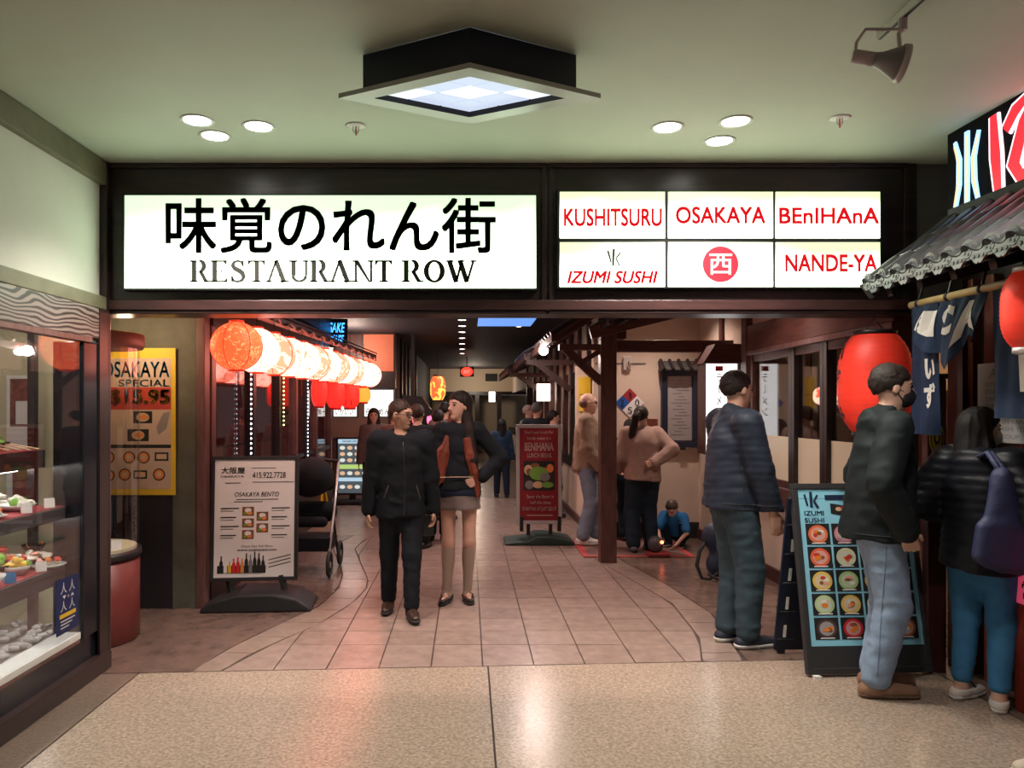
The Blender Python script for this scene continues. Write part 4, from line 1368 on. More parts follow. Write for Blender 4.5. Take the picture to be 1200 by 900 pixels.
# ---- LED strips on the left shop front
for (y, c, n_, z0, z1, lab, dx) in ((7.10, (0.75, 0.88, 1.0), 26, 0.75, 1.92, 'white dotted LED strip on the nearest dark mullion', 0), (8.36, (0.85, 0.95, 0.35), 14, 1.35, 1.98, 'yellow green dotted LED strip in the middle window', 0), (9.62, (0.6, 0.8, 1.0), 26, 0.8, 2.0, 'blue white dotted LED strip furthest down the shop front', 0)):
    t = thing('led_strip', lab, 'light strip', (-2.0, y, z0), 0, 'vertical LED strips')
    ubox('backing', -2.015, -2.005, y - 0.02, y + 0.02, z0, z1, K['black'], t)
    em = emitter('led_%d' % int(y * 10), c, 6)
    for k in range(n_):
        z = z0 + 0.015 + (z1 - z0 - 0.03) * k / (n_ - 1)
        MB().box(-2.005, -1.998, y - 0.012, y + 0.012, z - 0.007, z + 0.007).build('diode', em, t)
ubox('window_head', -2.06, -2.015, 9.57, 9.67, 0.5, 2.2, K['darkwood'], wf)
# lit glass counter inside that shop
t = thing('glass_counter', 'bluish lit glass counter inside the left shop window', 'counter', (-2.6, 8.0, 0))
ubox('cabinet', -2.95, -2.25, 6.6, 9.8, 0, 0.75, mat('counter_grey', (0.2, 0.22, 0.28), 0.4), t)
ubox('lit_shelf', -2.9, -2.3, 6.65, 9.75, 0.78, 0.80, emitter('counter_light', (0.45, 0.62, 1.0), 0.6), t)
ubox('glass_top', -2.95, -2.25, 6.6, 9.8, 1.18, 1.2, K['glass'], t)
ubox('counter_end', -2.95, -2.25, 6.6, 6.63, 0.8, 1.18, mat('counter_white', (0.6, 0.6, 0.65), 0.4), t)

# =================================================================== FLOOR STANDING SIGNS
# ---- bento board on black base
YB = 6.02
bs = thing('menu_stand', 'white bento menu board in black frame on a curved black foot', 'sign stand', (-1.63, 6.0, 0))
PB = Plane2((-1.66, 6.0, 0.20), (0.995, 0.10, 0), (0, 0.05, 1))
mb = MB(); frame(mb, PB, -0.345, 0.325, 0.0, 0.97, 0.028, -0.03, 0.012); mb.build('frame', K['blackm'], bs, bevel=0.003)
mb = MB(); PB.slab(mb, -0.318, 0.298, 0.027, 0.943, -0.02, 0.004); mb.build('poster_sheet', K['paper'], bs)
I = MB()
PB.text(I, '大阪屋', -0.27, -0.09, 0.835, 0.885, 0.006, bold=0.03)
PB.text(I, 'OSAKAYA', -0.275, -0.095, 0.805, 0.822, 0.006, bold=0.01)
PB.text(I, '415.922.7728', -0.03, 0.225, 0.80, 0.845, 0.006, bold=0.02)
PB.text(I, 'OSAKAYA BENTO', -0.165, 0.175, 0.655, 0.69, 0.006, shear=0.2, bold=0.01)
PB.text(I, 'www.osakayasf.com', -0.14, 0.16, 0.225, 0.25, 0.006, bold=0.02)
PB.text(I, 'Check Out Full Menu', -0.11, 0.13, 0.26, 0.277, 0.006)
I.build('print', K['ink'], bs)
I = MB()
for (a, b, y) in ((-0.15, 0.17, 0.63), (-0.17, 0.05, 0.612), (-0.04, 0.15, 0.875), (-0.03, 0.29, 0.765), (-0.24, -0.12, 0.76)):
    PB.rect(I, a, b, y, y + 0.005, 0.006)
for k in range(4):
    for (a, b) in ((-0.27, -0.13), (0.12, 0.26)):
        yy = 0.56 - 0.07 * k
        PB.rect(I, a, b - 0.02 * (k % 2), yy, yy + 0.008, 0.006)
        PB.rect(I, a, b - 0.04, yy - 0.018, yy - 0.014, 0.006)
for k in range(3):
    PB.poly(I, [(0.10, 0.10 + 0.028 * k), (0.27, 0.14 + 0.028 * k), (0.27, 0.147 + 0.028 * k), (0.10, 0.106 + 0.028 * k)], 0.006)
I.build('rule_lines', K['ink'], bs)['kind'] = 'stuff'
for (x, y) in ((-0.06, 0.54), (-0.06, 0.45), (-0.06, 0.36), (0.05, 0.50), (0.05, 0.41)):
    mb = MB().mat(K['brownink']); PB.rect(mb, x - 0.045, x + 0.045, y - 0.035, y + 0.035, 0.006)
    mb.mat(K['paper']); PB.ell(mb, x, y + 0.008, 0.026, 0.018, 0.007)
    mb.mat(K['orange']); PB.ell(mb, x + 0.012, y - 0.014, 0.02, 0.013, 0.008)
    mb.mat(K['green']); PB.ell(mb, x - 0.022, y - 0.016, 0.013, 0.01, 0.008)
    mb.build('bento_picture', None, bs)
mb = MB().mat(K['ink']); PB.rect(mb, -0.29, 0.08, 0.06, 0.12, 0.006)
for k, (c, h) in enumerate((('ink', 0.13), ('paper', 0.1), ('yellow', 0.09), ('red', 0.11), ('red', 0.12), ('orange', 0.11), ('ink', 0.15), ('gray', 0.14), ('ink', 0.16), ('ink', 0.15), ('ink', 0.13))):
    mb.mat(K[c]); x = -0.26 + 0.032 * k
    PB.poly(mb, [(x - 0.013, 0.065), (x + 0.013, 0.065), (x + 0.013, 0.065 + h * 0.6), (x + 0.005, 0.065 + h * 0.75), (x + 0.005, 0.065 + h), (x - 0.005, 0.065 + h), (x - 0.005, 0.065 + h * 0.75), (x - 0.013, 0.065 + h * 0.6)], 0.007 + 0.0004 * k)
mb.build('bottle_picture', None, bs)
mb = MB()
prof = [(-0.42, 0.0), (0.42, 0.0), (0.41, 0.03), (0.30, 0.10), (0.12, 0.14), (-0.14, 0.135), (-0.33, 0.08), (-0.41, 0.035)]
mb.prism(prof, (-1.63, 6.22, 0), (1, 0.06, 0), (0, 0, 1), 0.42)
mb.build('foot', mat('rubber_black', (0.018, 0.018, 0.02), 0.5, bump=(30, 0.1)), bs, bevel=0.02)
for x in (-0.22, 0.2):
    MB().bar((-1.63 + x, 6.02, 0.09), (-1.66 + x, 6.03, 0.24), 0.05, 0.03).build('post', K['blackm'], bs)

# ---- red steakhouse board
YR = 8.85
rb = thing('red_menu_stand', 'dark red lunch board in silver frame on a flat green foot', 'sign stand', (DV(631, YR), YR, 0))
PR = Plane2((DV(605, YR), YR, DZ(614, YR)), (1, 0, 0), (0, 0.03, 1))
W_, H_ = 0.525, 1.145
mb = MB(); frame(mb, PR, 0, W_, 0, H_, 0.04, -0.03, 0.012); mb.build('frame', K['alu'], rb, bevel=0.003)
mb = MB(); PR.slab(mb, 0.038, W_ - 0.038, 0.038, H_ - 0.038, -0.02, 0.004); mb.build('poster_sheet', mat('maroon_sheet', (0.22, 0.008, 0.016), 0.5), rb)
I = MB()
PR.text(I, "Don't just break for", 0.10, 0.43, 1.03, 1.075, 0.006, bold=0.03)
PR.text(I, 'lunch, make it a', 0.13, 0.40, 0.965, 1.005, 0.006, bold=0.03)
PR.text(I, 'BENIHANA', 0.10, 0.43, 0.845, 0.935, 0.006, bold=0.04)
PR.text(I, 'LUNCH BREAK', 0.13, 0.41, 0.765, 0.815, 0.006, bold=0.03)
PR.text(I, 'Savor the flavor in', 0.12, 0.43, 0.295, 0.335, 0.006, bold=0.03)
PR.text(I, 'half the time,', 0.16, 0.40, 0.225, 0.265, 0.006, bold=0.03)
PR.text(I, 'STARTING AT JUST $20.10', 0.07, 0.46, 0.145, 0.195, 0.006, bold=0.03)
PR.rect(I, 0.12, 0.42, 0.095, 0.103, 0.006)
I.build('print', mat('cream_print', (0.62, 0.5, 0.48), 0.6), rb)
mb = MB().mat(K['ink']); PR.rect(mb, 0.085, 0.445, 0.385, 0.725, 0.006)
for (x, y, a, b, c) in ((0.14, 0.62, 0.05, 0.06, 'tan'), (0.15, 0.60, 0.035, 0.04, 'brownink'), (0.26, 0.58, 0.11, 0.08, 'green'), (0.33, 0.54, 0.06, 0.05, 'gray'), (0.39, 0.64, 0.04, 0.05, 'orange'), (0.25, 0.45, 0.06, 0.04, 'tan'), (0.36, 0.45, 0.07, 0.035, 'green'), (0.15, 0.45, 0.05, 0.05, 'gray'), (0.22, 0.67, 0.05, 0.03, 'brownink'), (0.33, 0.62, 0.04, 0.03, 'red')):
    mb.mat(K[c]); PR.ell(mb, x, y, a, b, 0.007 + 0.0005 * len(mb.f) % 0.004)
mb.build('food_picture', None, rb)
for x in (0.06, W_ - 0.03):
    PRx = DV(605, YR) + x
    ubox('bracket', PRx - 0.02, PRx + 0.02, YR - 0.02, YR + 0.05, 0.13, 0.30, K['black'], rb)
    ubox('spring', PRx - 0.02 + (0.08 if x < 0.2 else -0.1), PRx + 0.02 + (0.08 if x < 0.2 else -0.1), YR, YR + 0.04, 0.08, 0.22, K['blackm'], rb)
mb = MB()
xa = DV(590, YR) - 0.0
mb.prism([(0, 0), (0.80, 0), (0.78, 0.05), (0.52, 0.10), (0.36, 0.10), (0.28, 0.055), (0.02, 0.03)], (xa, YR + 0.28, 0), (1, 0, 0), (0, 0, 1), 0.5)
mb.build('foot', mat('foot_green', (0.02, 0.045, 0.035), 0.5), rb, bevel=0.015)

# ---- photo menu A-board of the sushi bar
YA = 4.47
ab = thing('menu_board', 'light blue photo menu A-board standing in front of the sushi bar', 'menu board', (2.32, YA, 0))
PA = Plane2((1.985, 4.42, 0.015), (0.998, 0.06, 0), (0.0, 0.21, 0.98))
AW, AH = 0.69, 1.08
mb = MB(); frame(mb, PA, -0.03, AW + 0.03, 0, AH + 0.02, 0.035, -0.03, 0.012); mb.build('frame', K['blackm'], ab, bevel=0.004)
mb = MB(); PA.slab(mb, 0, AW, 0.0, 0.155, -0.02, 0.008); mb.build('kick_board', K['blackm'], ab)
mb = MB(); PA.slab(mb, 0.0, AW, 0.155, AH - 0.01, -0.02, 0.003); mb.build('poster_sheet', mat('light_blue_sheet', (0.26, 0.60, 0.76), 0.45), ab)
cw, chh = 0.155, 0.158
R_ = random.Random(11)
plates = [(0.75, 0.16, 0.06), (0.62, 0.25, 0.3), (0.75, 0.16, 0.06), (0.7, 0.3, 0.1), (0.75, 0.12, 0.05), (0.7, 0.68, 0.45), (0.75, 0.42, 0.06), (0.75, 0.2, 0.1), (0.75, 0.5, 0.1), (0.35, 0.5, 0.2), (0.72, 0.5, 0.08), (0.7, 0.6, 0.4), (0.5, 0.6, 0.3), (0.75, 0.5, 0.12), (0.72, 0.7, 0.6), (0.5, 0.4, 0.3), (0.08, 0.04, 0.03), (0.55, 0.02, 0.03), (0.1, 0.08, 0.05), (0.4, 0.1, 0.04)]
k = 0
for r in range(5):
    for c in range(4):
        x = 0.035 + c * 0.159
        y = 0.80 - 0.10 - r * 0.136 + 0.035
        mb = MB().mat(K['ink']); PA.rect(mb, x, x + 0.146, y, y + 0.124, 0.005)
        pc = plates[k]
        mb.mat(mat('plate_%d' % k, pc, 0.4)); PA.ell(mb, x + 0.073, y + 0.062, 0.060, 0.054, 0.0058, 22)
        mb.mat(mat('plate_well_%d' % k, tuple(min(0.85, v * 0.55 + 0.3) for v in pc), 0.4)); PA.ell(mb, x + 0.073, y + 0.062, 0.045, 0.040, 0.0064, 18)
        for q_ in range(4):
            mb.mat(FOODC[R_.choice((0, 3, 4, 6, 0, 5))]); PA.ell(mb, x + 0.073 + R_.uniform(-.022, .022), y + 0.064 + R_.uniform(-.018, .018), R_.uniform(.012, .022), R_.uniform(.008, .014), 0.0070 + 0.0004 * q_, 10)
        mb.mat(K['paper']); PA.rect(mb, x + 0.03, x + 0.115, y + 0.006, y + 0.012, 0.0074)
        mb.build('menu_picture', None, ab)
        k += 1
I = MB()
PA.text(I, 'IZUMI\nSUSHI', 0.035, 0.155, 0.865, 0.935, 0.006, bold=0.03)
for (a, b, w) in (((0.045, 1.035), (0.06, 0.965), 0.012), ((0.085, 1.05), (0.083, 0.955), 0.018), ((0.125, 1.03), (0.10, 0.99), 0.012), ((0.103, 0.99), (0.125, 0.95), 0.016)):
    for poly in stroke([a, b], [w, w]):
        PA.poly(I, poly, 0.006)
PA.rect(I, 0.17, 0.62, 1.0, 1.03, 0.006)
I.build('print', mat('navy_print', (0.01, 0.02, 0.06), 0.5), ab)
mb = MB().mat(K['ink']); PA.poly(mb, [(0.20, 0.98), (0.36, 0.955), (0.36, 0.885), (0.20, 0.92)], 0.006)
mb.mat(K['tan']); PA.ell(mb, 0.25, 0.945, 0.02, 0.013, 0.007); PA.ell(mb, 0.30, 0.93, 0.022, 0.013, 0.007)
mb.mat(K['red']); PA.ell(mb, 0.27, 0.955, 0.012, 0.008, 0.008)
mb.build('bento_picture', None, ab)
# rear leg panel of the A-board with white tabs along its edge
PL = Plane2((1.93, 4.86, 0.0), (0.998, 0.06, 0), (0.0, -0.21, 0.98))
mb = MB(); PL.slab(mb, 0.0, 0.66, 0.03, 1.03, 0, 0.02); mb.build('rear_panel', K['navy'], ab)
for k in range(5):
    mb = MB(); PL.slab(mb, 0.045, 0.062, 0.12 + 0.19 * k, 0.20 + 0.19 * k, 0.018, 0.026); mb.build('white_tab', K['whitepl'], ab)
    mb = MB(); PL.slab(mb, 0.01, 0.11, 0.10 + 0.19 * k, 0.108 + 0.19 * k, 0.018, 0.03); mb.build('rib', K['blackm'], ab)
ubox('foot_pad', 1.98, 2.02, 4.38, 4.42, 0, 0.016, K['whitepl'], ab)
ubox('rear_foot', 1.96, 2.0, 4.84, 4.88, 0, 0.05, K['blackm'], ab)

# ---- digital menu stand far left
YM = 12.4
ms = thing('photo_menu_stand', 'lit photo menu board on a dark foot in front of the far left shop', 'sign stand', (DV(413, YM), YM, 0))
PM = Plane2((DV(394, YM), YM, DZ(580, YM)), (1, 0, 0), (0, 0, 1))
MW, MH = 0.56, 0.93
mb = MB(); frame(mb, PM, 0, MW, 0, MH, 0.03, -0.03, 0.01); mb.build('frame', K['black'], ms)
mb = MB(); PM.slab(mb, 0.03, MW - 0.03, 0.03, MH - 0.03, -0.02, 0.002); mb.build('screen', emitter('menu_screen', (0.25, 0.32, 0.36), 0.25), ms)
def glow(n, c):
    return emitter('menu_' + n, c, 0.8)
gw, gg, gt, gb = glow('white', (0.8, 0.8, 0.75)), glow('green', (0.5, 0.7, 0.2)), glow('tan', (0.8, 0.5, 0.3)), glow('blue', (0.5, 0.7, 0.85))
for (m_, a_, b_) in ((gb, 0.83, 0.90), (gb, 0.22, 0.28), (gg, 0.42, 0.49)):
    mb = MB(); PM.rect(mb, 0.03, MW - 0.03, a_, b_, 0.004); mb.build('banner', m_, ms)
for r, y in enumerate((0.76, 0.66, 0.56, 0.35, 0.13)):
    for c in range(4):
        mb = MB().mat((gw, gt)[(r + c) % 2]); PM.ell(mb, 0.10 + 0.12 * c, y, 0.045, 0.032, 0.005, 12); mb.build('dish_picture', None, ms)
mb = MB(); PM.text(mb, 'DINNER SPECIALTY', 0.10, 0.46, 0.85, 0.88, 0.006, bold=0.02); mb.build('print', K['ink'], ms)
ubox('post', DV(413, YM) - 0.05, DV(413, YM) + 0.05, YM, YM + 0.04, 0.02, 0.2, K['black'], ms)
ubox('foot', DV(392, YM), DV(436, YM), YM - 0.2, YM + 0.25, 0, 0.07, K['blackm'], ms, bevel=0.02)
# small yellow caution board by the stroller
t = thing('caution_board', 'narrow yellow folding caution board behind the stroller', 'sign', (DV(379, 10.6), 10.6, 0))
MB().bar((DV(377, 10.6), 10.5, 0.01), (DV(376, 10.6), 10.6, 0.5), 0.07, 0.02).build('front_leaf', K['yellow'], t)
MB().bar((DV(383, 10.6), 10.75, 0.01), (DV(377, 10.6), 10.64, 0.5), 0.07, 0.02).build('back_leaf', K['yellow'], t)
# ---- lit menu panels over the far left counter
YL = 13.46
for k, (a, b, s, lab) in enumerate(((391, 418, 'いかいい', 'white lit menu panel with black writing, left of two over the counter'), (427, 461, 'らーめん', 'white lit menu panel with black writing, right of two over the counter'))):
    t = thing('lit_menu_sign', lab, 'sign', (DV((a + b) / 2, YL), YL, DZ(487, YL)), 0, 'lit panels over the counter')
    Pm = Plane2((0, YL, 0), (1, 0, 0), (0, 0, 1))
    mb = MB(); Pm.slab(mb, DV(a, YL), DV(b, YL), DZ(488, YL), DZ(457, YL), -0.03, 0); mb.build('lit_face', emitter('white_panel', (1, 0.93, 0.88), 1.3), t)
    mb = MB(); Pm.text(mb, s, DV(a + 2, YL), DV(b - 4, YL), DZ(486, YL), DZ(479, YL), 0.004, bold=0.02); mb.build('print', K['ink'], t)
    mb = MB(); frame(mb, Pm, DV(a, YL) - 0.02, DV(b, YL) + 0.02, DZ(488, YL) - 0.02, DZ(457, YL) + 0.02, 0.02, -0.04, 0.01); mb.build('frame', K['darkwood'], t)
# blue neon sign above the lantern row
t = thing('neon_sign', 'small blue neon script sign above the far end of the lantern row', 'sign', (DV(395, 11.3), 11.3, 2.44))
ubox('backing', DV(383, 11.3), DV(407, 11.3), 11.3, 11.33, 2.44, 2.86, K['black'], t)
Pn = Plane2((0, 11.295, 0), (1, 0, 0), (0, 0, 1))
mb = MB(); Pn.text(mb, 'SAKE', DV(386, 11.3), DV(404, 11.3), 2.66, 2.80, 0.004, bold=0.03, shear=0.2); mb.build('neon_script', emitter('neon_blue', (0.05, 0.35, 1.0), 2.5), t)
mb = MB(); Pn.text(mb, 'HOUSE', DV(385, 11.3), DV(403, 11.3), 2.49, 2.62, 0.004, bold=0.03, shear=0.2); mb.build('neon_script', MATS['neon_blue'], t)
# pink neon behind the crowd and dark hood
t = thing('neon_sign', 'pink glowing sign half hidden behind the walking couple', 'sign', (DV(505, 15), 15, 1.2))
ubox('backing', DV(478, 15), DV(508, 15), 15.0, 15.05, 1.15, 1.45, K['black'], t)
mb = MB()
for a in (486, 503):
    mb.disc((DV(a, 15), 14.99, 1.32), (1, 0, 0), (0, 0, 1), 0.07, 14, 0.7, 1.4)
mb.build('neon_tube', emitter('neon_pink', (1.0, 0.12, 0.25), 2.5), t)
MB().bar((DV(490, 15), 15.02, 0.0), (DV(490, 15), 15.02, 1.15), 0.05, 0.05).build('post', K['black'], t)
t = thing('hood', 'black boxy hood hanging over the far left counter', 'hood', (DV(486, 14), 14, 1.6))
mb = MB()
mb.prism([(DV(468, 14), 1.46), (DV(504, 14), 1.40), (DV(506, 14), 1.52), (DV(496, 14), 1.75), (DV(474, 14), 1.78)], (0, 14.0, 0), (1, 0, 0), (0, 0, 1), 0.4)
mb.build('shell', K['black'], t)
ubox('hanger', DV(485, 14) - 0.03, DV(485, 14) + 0.03, 13.74, 13.82, 1.7, 2.868, K['black'], t)
# =================================================================== RIGHT SIDE TIMBER AND EAVES
tp = thing('timber_post', 'square reddish timber post standing at the dining corner', 'post', (1.41, 7.75, 0))
ubox('shaft', 1.33, 1.49, 7.67, 7.83, 0.0, 2.46, K['brown'], tp, bevel=0.006)
ubox('cap_block', 1.36, 1.60, 7.68, 7.82, 2.46, 2.60, K['brown_h'], tp)
ubox('tie_beam', 0.92, 1.34, 7.70, 7.80, 2.13, 2.19, K['brown_h'], tp)
MB().bar((1.36, 7.75, 1.80), (0.98, 7.75, 2.15), 0.08, 0.08).build('knee_brace', K['brown'], tp)
MB().bar((1.36, 7.75, 2.14), (1.12, 7.75, 1.99), 0.05, 0.05).build('strut', K['brown'], tp)
MB().tube([(1.03, 7.75, 2.02), (1.03, 7.75, 2.26)], 0.014, 8).build('bolt', K['black'], tp)

cb = thing('cross_beam', 'horizontal reddish timber beam over the dining corner', 'beam', (2.1, 8.0, 2.13))
ubox('beam', 1.49, 2.752, 7.95, 8.07, 2.13, 2.25, K['brown_h'], cb, bevel=0.005)
ubox('bearer', 1.50, 1.62, 7.84, 9.15, 2.26, 2.36, K['brown'], cb)

ge = thing('sloping_eave', 'sloping timber eave rising to the right over the dining corner', 'eave', (1.9, 7.75, 2.3))
MB().bar((1.22, 7.66, 2.30), (2.60, 7.66, 2.64), 0.06, 0.13).build('verge_board', K['brown_h'], ge)
mb = MB()
mb.add([(1.22, 7.18, 2.36), (2.69, 7.18, 2.73), (2.69, 7.69, 2.73), (1.22, 7.69, 2.36), (1.22, 7.18, 2.385), (2.69, 7.18, 2.755), (2.69, 7.69, 2.755), (1.22, 7.69, 2.385)],
       [(0, 3, 2, 1), (4, 5, 6, 7), (0, 1, 5, 4), (1, 2, 6, 5), (2, 3, 7, 6), (3, 0, 4, 7)])
mb.build('roof_board', K['darkwood'], ge)
for k in range(8):
    x = 1.34 + 0.16 * k
    z = 2.30 + (x - 1.22) * 0.246
    MB().bar((x, 7.20, z + 0.03), (x, 7.63, z + 0.03), 0.035, 0.05).build('slat', K['blackm'], ge)

M_EAVE = wood('eave_wood', (0.09, 0.05, 0.045), (0.05, 0.028, 0.025), 0.5, (3, 0.7, 3), 4, 2)
M_ETILE = mat('eave_tile', (0.045, 0.042, 0.048), 0.5)
for s, (y0, y1, ex_, ez, lab) in enumerate(((7.9, 10.4, 0.88, 2.27, 'tiled shop eave nearest the timber post on the corridor right'), (10.6, 13.3, 0.80, 2.25, 'tiled shop eave in the middle of the corridor right side'), (13.5, 17.5, 0.72, 2.20, 'tiled shop eave deepest down the corridor right side'))):
    t = thing('corridor_eave', lab, 'eave', (1.2, (y0 + y1) / 2, ez), 0, 'shop eaves along the corridor')
    mb = MB()
    mb.add([(ex_, y0, ez), (1.455, y0, ez + 0.36), (1.455, y1, ez + 0.36), (ex_, y1, ez), (ex_, y0, ez + 0.03), (1.455, y0, ez + 0.39), (1.455, y1, ez + 0.39), (ex_, y1, ez + 0.03)],
           [(0, 3, 2, 1), (4, 5, 6, 7), (0, 1, 5, 4), (1, 2, 6, 5), (2, 3, 7, 6), (3, 0, 4, 7)])
    mb.build('roof_board', M_EAVE, t)
    MB().bar((ex_, y0, ez), (ex_, y1, ez), 0.035, 0.08).build('fascia', K['brown_h'], t)
    n = int((y1 - y0) / 0.28)
    for k in range(n):
        y = y0 + 0.1 + k * 0.28
        MB().bar((ex_ + 0.02, y, ez - 0.015), (1.455, y, ez + 0.335), 0.045, 0.05).build('rafter', K['brown'], t)
        MB().tube([(ex_ - 0.015, y, ez + 0.05), (1.455, y, ez + 0.41)], 0.035, 8).build('cover_tile', M_ETILE, t)
    yb = y0 + 0.15 if s else y0 + 1.2
    if s:
        MB().bar((1.44, yb, ez - 0.45), (ex_ + 0.1, yb, ez - 0.02), 0.07, 0.08).build('knee_brace', K['brown'], t)
        ubox('tie_beam', ex_ + 0.02, 1.455, yb - 0.05, yb + 0.05, ez - 0.10, ez - 0.03, K['brown_h'], t)
lp = thing('eave_lamp', 'bright round bulb lamp under the corridor eave', 'lamp', (DV(637, 9.0), 9.0, DZ(411, 9.0)))
MB().ball((0, 0, 0), 0.055, 16, 10).build('bulb', emitter('bulb', (1, 0.86, 0.8), 14), lp, True, local=True)
MB().lathe([(0.04, 0.04), (0.03, 0.09)], n=14).build('socket', K['brown'], lp, True, local=True)
MB().tube([(0, 0, 0.085), (0.02, 0, 0.15)], 0.01, 6).build('stem', K['black'], lp, local=True)
lamp('eave_bulb_light', 'POINT', (DV(637, 9.0) - 0.09, 9.0, DZ(411, 9.0)), 40, (1.0, 0.78, 0.7), shadow_soft_size=0.055)
t = thing('wall_sconce', 'upright glowing white sconce on the far right corridor post', 'lamp', (1.33, 13.3, DZ(472, 13.3)))
ubox('shade', 1.20, 1.42, 13.2, 13.35, DZ(470, 13.3), DZ(450, 13.3), emitter('sconce_white', (1, 0.88, 0.78), 3.0), t)
ubox('top_cap', 1.18, 1.44, 13.18, 13.37, DZ(450, 13.3), DZ(447.5, 13.3), K['brown'], t)
ubox('bracket', 1.42, 1.47, 13.25, 13.30, DZ(462, 13.3), DZ(458, 13.3), K['black'], t)
t = thing('wall_sconce', 'small glowing white sconce at the far corridor end', 'lamp', (DV(576, 22), 22, 1.7))
ubox('shade', DV(573, 22), DV(580, 22), 21.9, 22.1, DZ(471, 22), DZ(459, 22), emitter('sconce_cream', (1, 0.9, 0.78), 3.0), t)
ubox('bracket', DV(580, 22), 1.5, 21.98, 22.02, DZ(462, 22), DZ(460.5, 22), K['brown'], t)
ubox('cap', DV(572, 22), DV(581, 22), 21.88, 22.12, DZ(459, 22), DZ(458, 22), K['brown'], t)

# ---- wall menu case with tiny tile roof
YW = 9.14
PWm = Plane2((0, YW, 0), (1, 0, 0), (0, 0, 1))
q = lambda px: DV(px, YW)
r_ = lambda py: DZ(py, YW)
mc = thing('wall_menu_case', 'black framed menu case under a tiny tiled roof on the cream wall', 'menu case', (q(800), YW, r_(525)))
mb = MB(); frame(mb, PWm, q(774), q(817), r_(524), r_(434), 0.07, 0, 0.07); mb.build('frame', K['navy'], mc, bevel=0.004)
mb = MB(); PWm.slab(mb, q(781), q(812), r_(516), r_(441), 0, 0.02); mb.build('menu_sheet', mat('grey_sheet', (0.36, 0.33, 0.33), 0.5), mc)
I = MB()
for k in range(18):
    PWm.rect(I, q(796.5) - 0.02 - 0.09 * ((k * 7) % 5) / 4, q(796.5) + 0.02 + 0.09 * ((k * 5) % 4) / 3, r_(447 + 3.7 * k), r_(447 + 3.7 * k) + 0.012, 0.023)
I.build('print', K['gray'], mc)
mb = MB()
mb.prism([(q(771), r_(435)), (q(820), r_(435)), (q(820), r_(433)), (q(771), r_(433))], (0, YW, 0), (1, 0, 0), (0, 0, 1), 0.16)
mb.add([(q(771), YW - 0.17, r_(434)), (q(820), YW - 0.17, r_(434)), (q(820), YW, r_(423)), (q(771), YW, r_(423))], [(0, 1, 2, 3)])
mb.build('roof_slope', mat('slate_tile', (0.07, 0.068, 0.07), 0.5), mc)
for k in range(5):
    x = q(774) + k * (q(816) - q(774)) / 4
    MB().tube([(x, YW - 0.18, r_(434)), (x, YW, r_(422))], 0.022, 8).build('cover_tile', K['darkwood'], mc)
ubox('latch', q(794), q(801), YW - 0.08, YW - 0.07, r_(527), r_(524), K['black'], mc)
# hazard diamond plaque
hz = thing('diamond_plaque', 'red blue and white diamond plaque on the cream wall', 'plaque', (q(738), YW, r_(488)))
cx, cz, s = q(738), r_(472), 0.172
quad = lambda a, b: [(cx + a * s, cz + b * s)]
for nm, pts, m in (('red_quarter', [(0, 1), (-.5, .5), (0, 0), (.5, .5)], mat('plaque_red', (0.32, 0.02, 0.03), 0.5)), ('blue_quarter', [(-.5, .5), (-1, 0), (-.5, -.5), (0, 0)], mat('plaque_blue', (0.01, 0.08, 0.36), 0.5)), ('yellow_quarter', [(.5, .5), (0, 0), (.5, -.5), (1, 0)], K['paper']), ('white_quarter', [(0, 0), (-.5, -.5), (0, -1), (.5, -.5)], K['paper'])):
    mb = MB()
    mb.prism([(cx + a * s, cz + b * s) for a, b in pts], (0, YW + 0.008, 0), (1, 0, 0), (0, 0, 1), 0.012)
    mb.build(nm, m, hz)
mb = MB()
PWm.text(mb, '2', cx - 0.11, cx - 0.07, cz - 0.04, cz + 0.04, 0.014); PWm.text(mb, '3', cx - 0.02, cx + 0.02, cz + 0.05, cz + 0.12, 0.014)
PWm.text(mb, '0', cx + 0.06, cx + 0.11, cz - 0.04, cz + 0.04, 0.014); PWm.text(mb, 'S', cx - 0.025, cx + 0.025, cz - 0.13, cz - 0.05, 0.014)
mb.build('digits', K['ink'], hz)
# fire strobe and wooden knob on the wall
t = thing('strobe', 'small white alarm strobe high on the cream wall', 'alarm', (q(735), YW, r_(433)))
ubox('body', q(730), q(739), YW - 0.04, YW, r_(434), r_(418), mat('strobe_white', (0.5, 0.45, 0.42), 0.4), t, bevel=0.006)
MB().ball((q(736), YW - 0.05, r_(428)), (0.025, 0.03, 0.05), 12, 8).build('lens', K['chrome'], t, True)
t = thing('wall_plate', 'small reddish wooden plate low on the cream wall', 'plate', (q(765), YW, r_(503)))
ubox('plate', q(758), q(770), YW - 0.03, YW, r_(502), r_(491), M_REDW, t)
ubox('plate_lip', q(757), q(771), YW - 0.05, YW, r_(504), r_(502), M_REDW, t)
# yellow notice beyond the post
t = flat('yellow_notice', 'yellow notice sheet on the corridor wall beside the bald man', 'notice', Plane2((0, 9.26, 0), (1, 0, 0), (0, 0, 1)), DV(678, 9.26), DV(692, 9.26), DZ(482, 9.26), DZ(442, 9.26), K['yellow'], 0.01)
mb = MB(); Plane2((0, 9.26, 0), (1, 0, 0), (0, 0, 1)).rect(mb, DV(679, 9.26), DV(691, 9.26), DZ(463, 9.26), DZ(462, 9.26), 0.012); mb.build('print', K['gray'], t)
struct(ubox('wall_corridor_right', 1.30, 1.455, 9.262, 9.29, 1.0, 2.05, K['cream']))

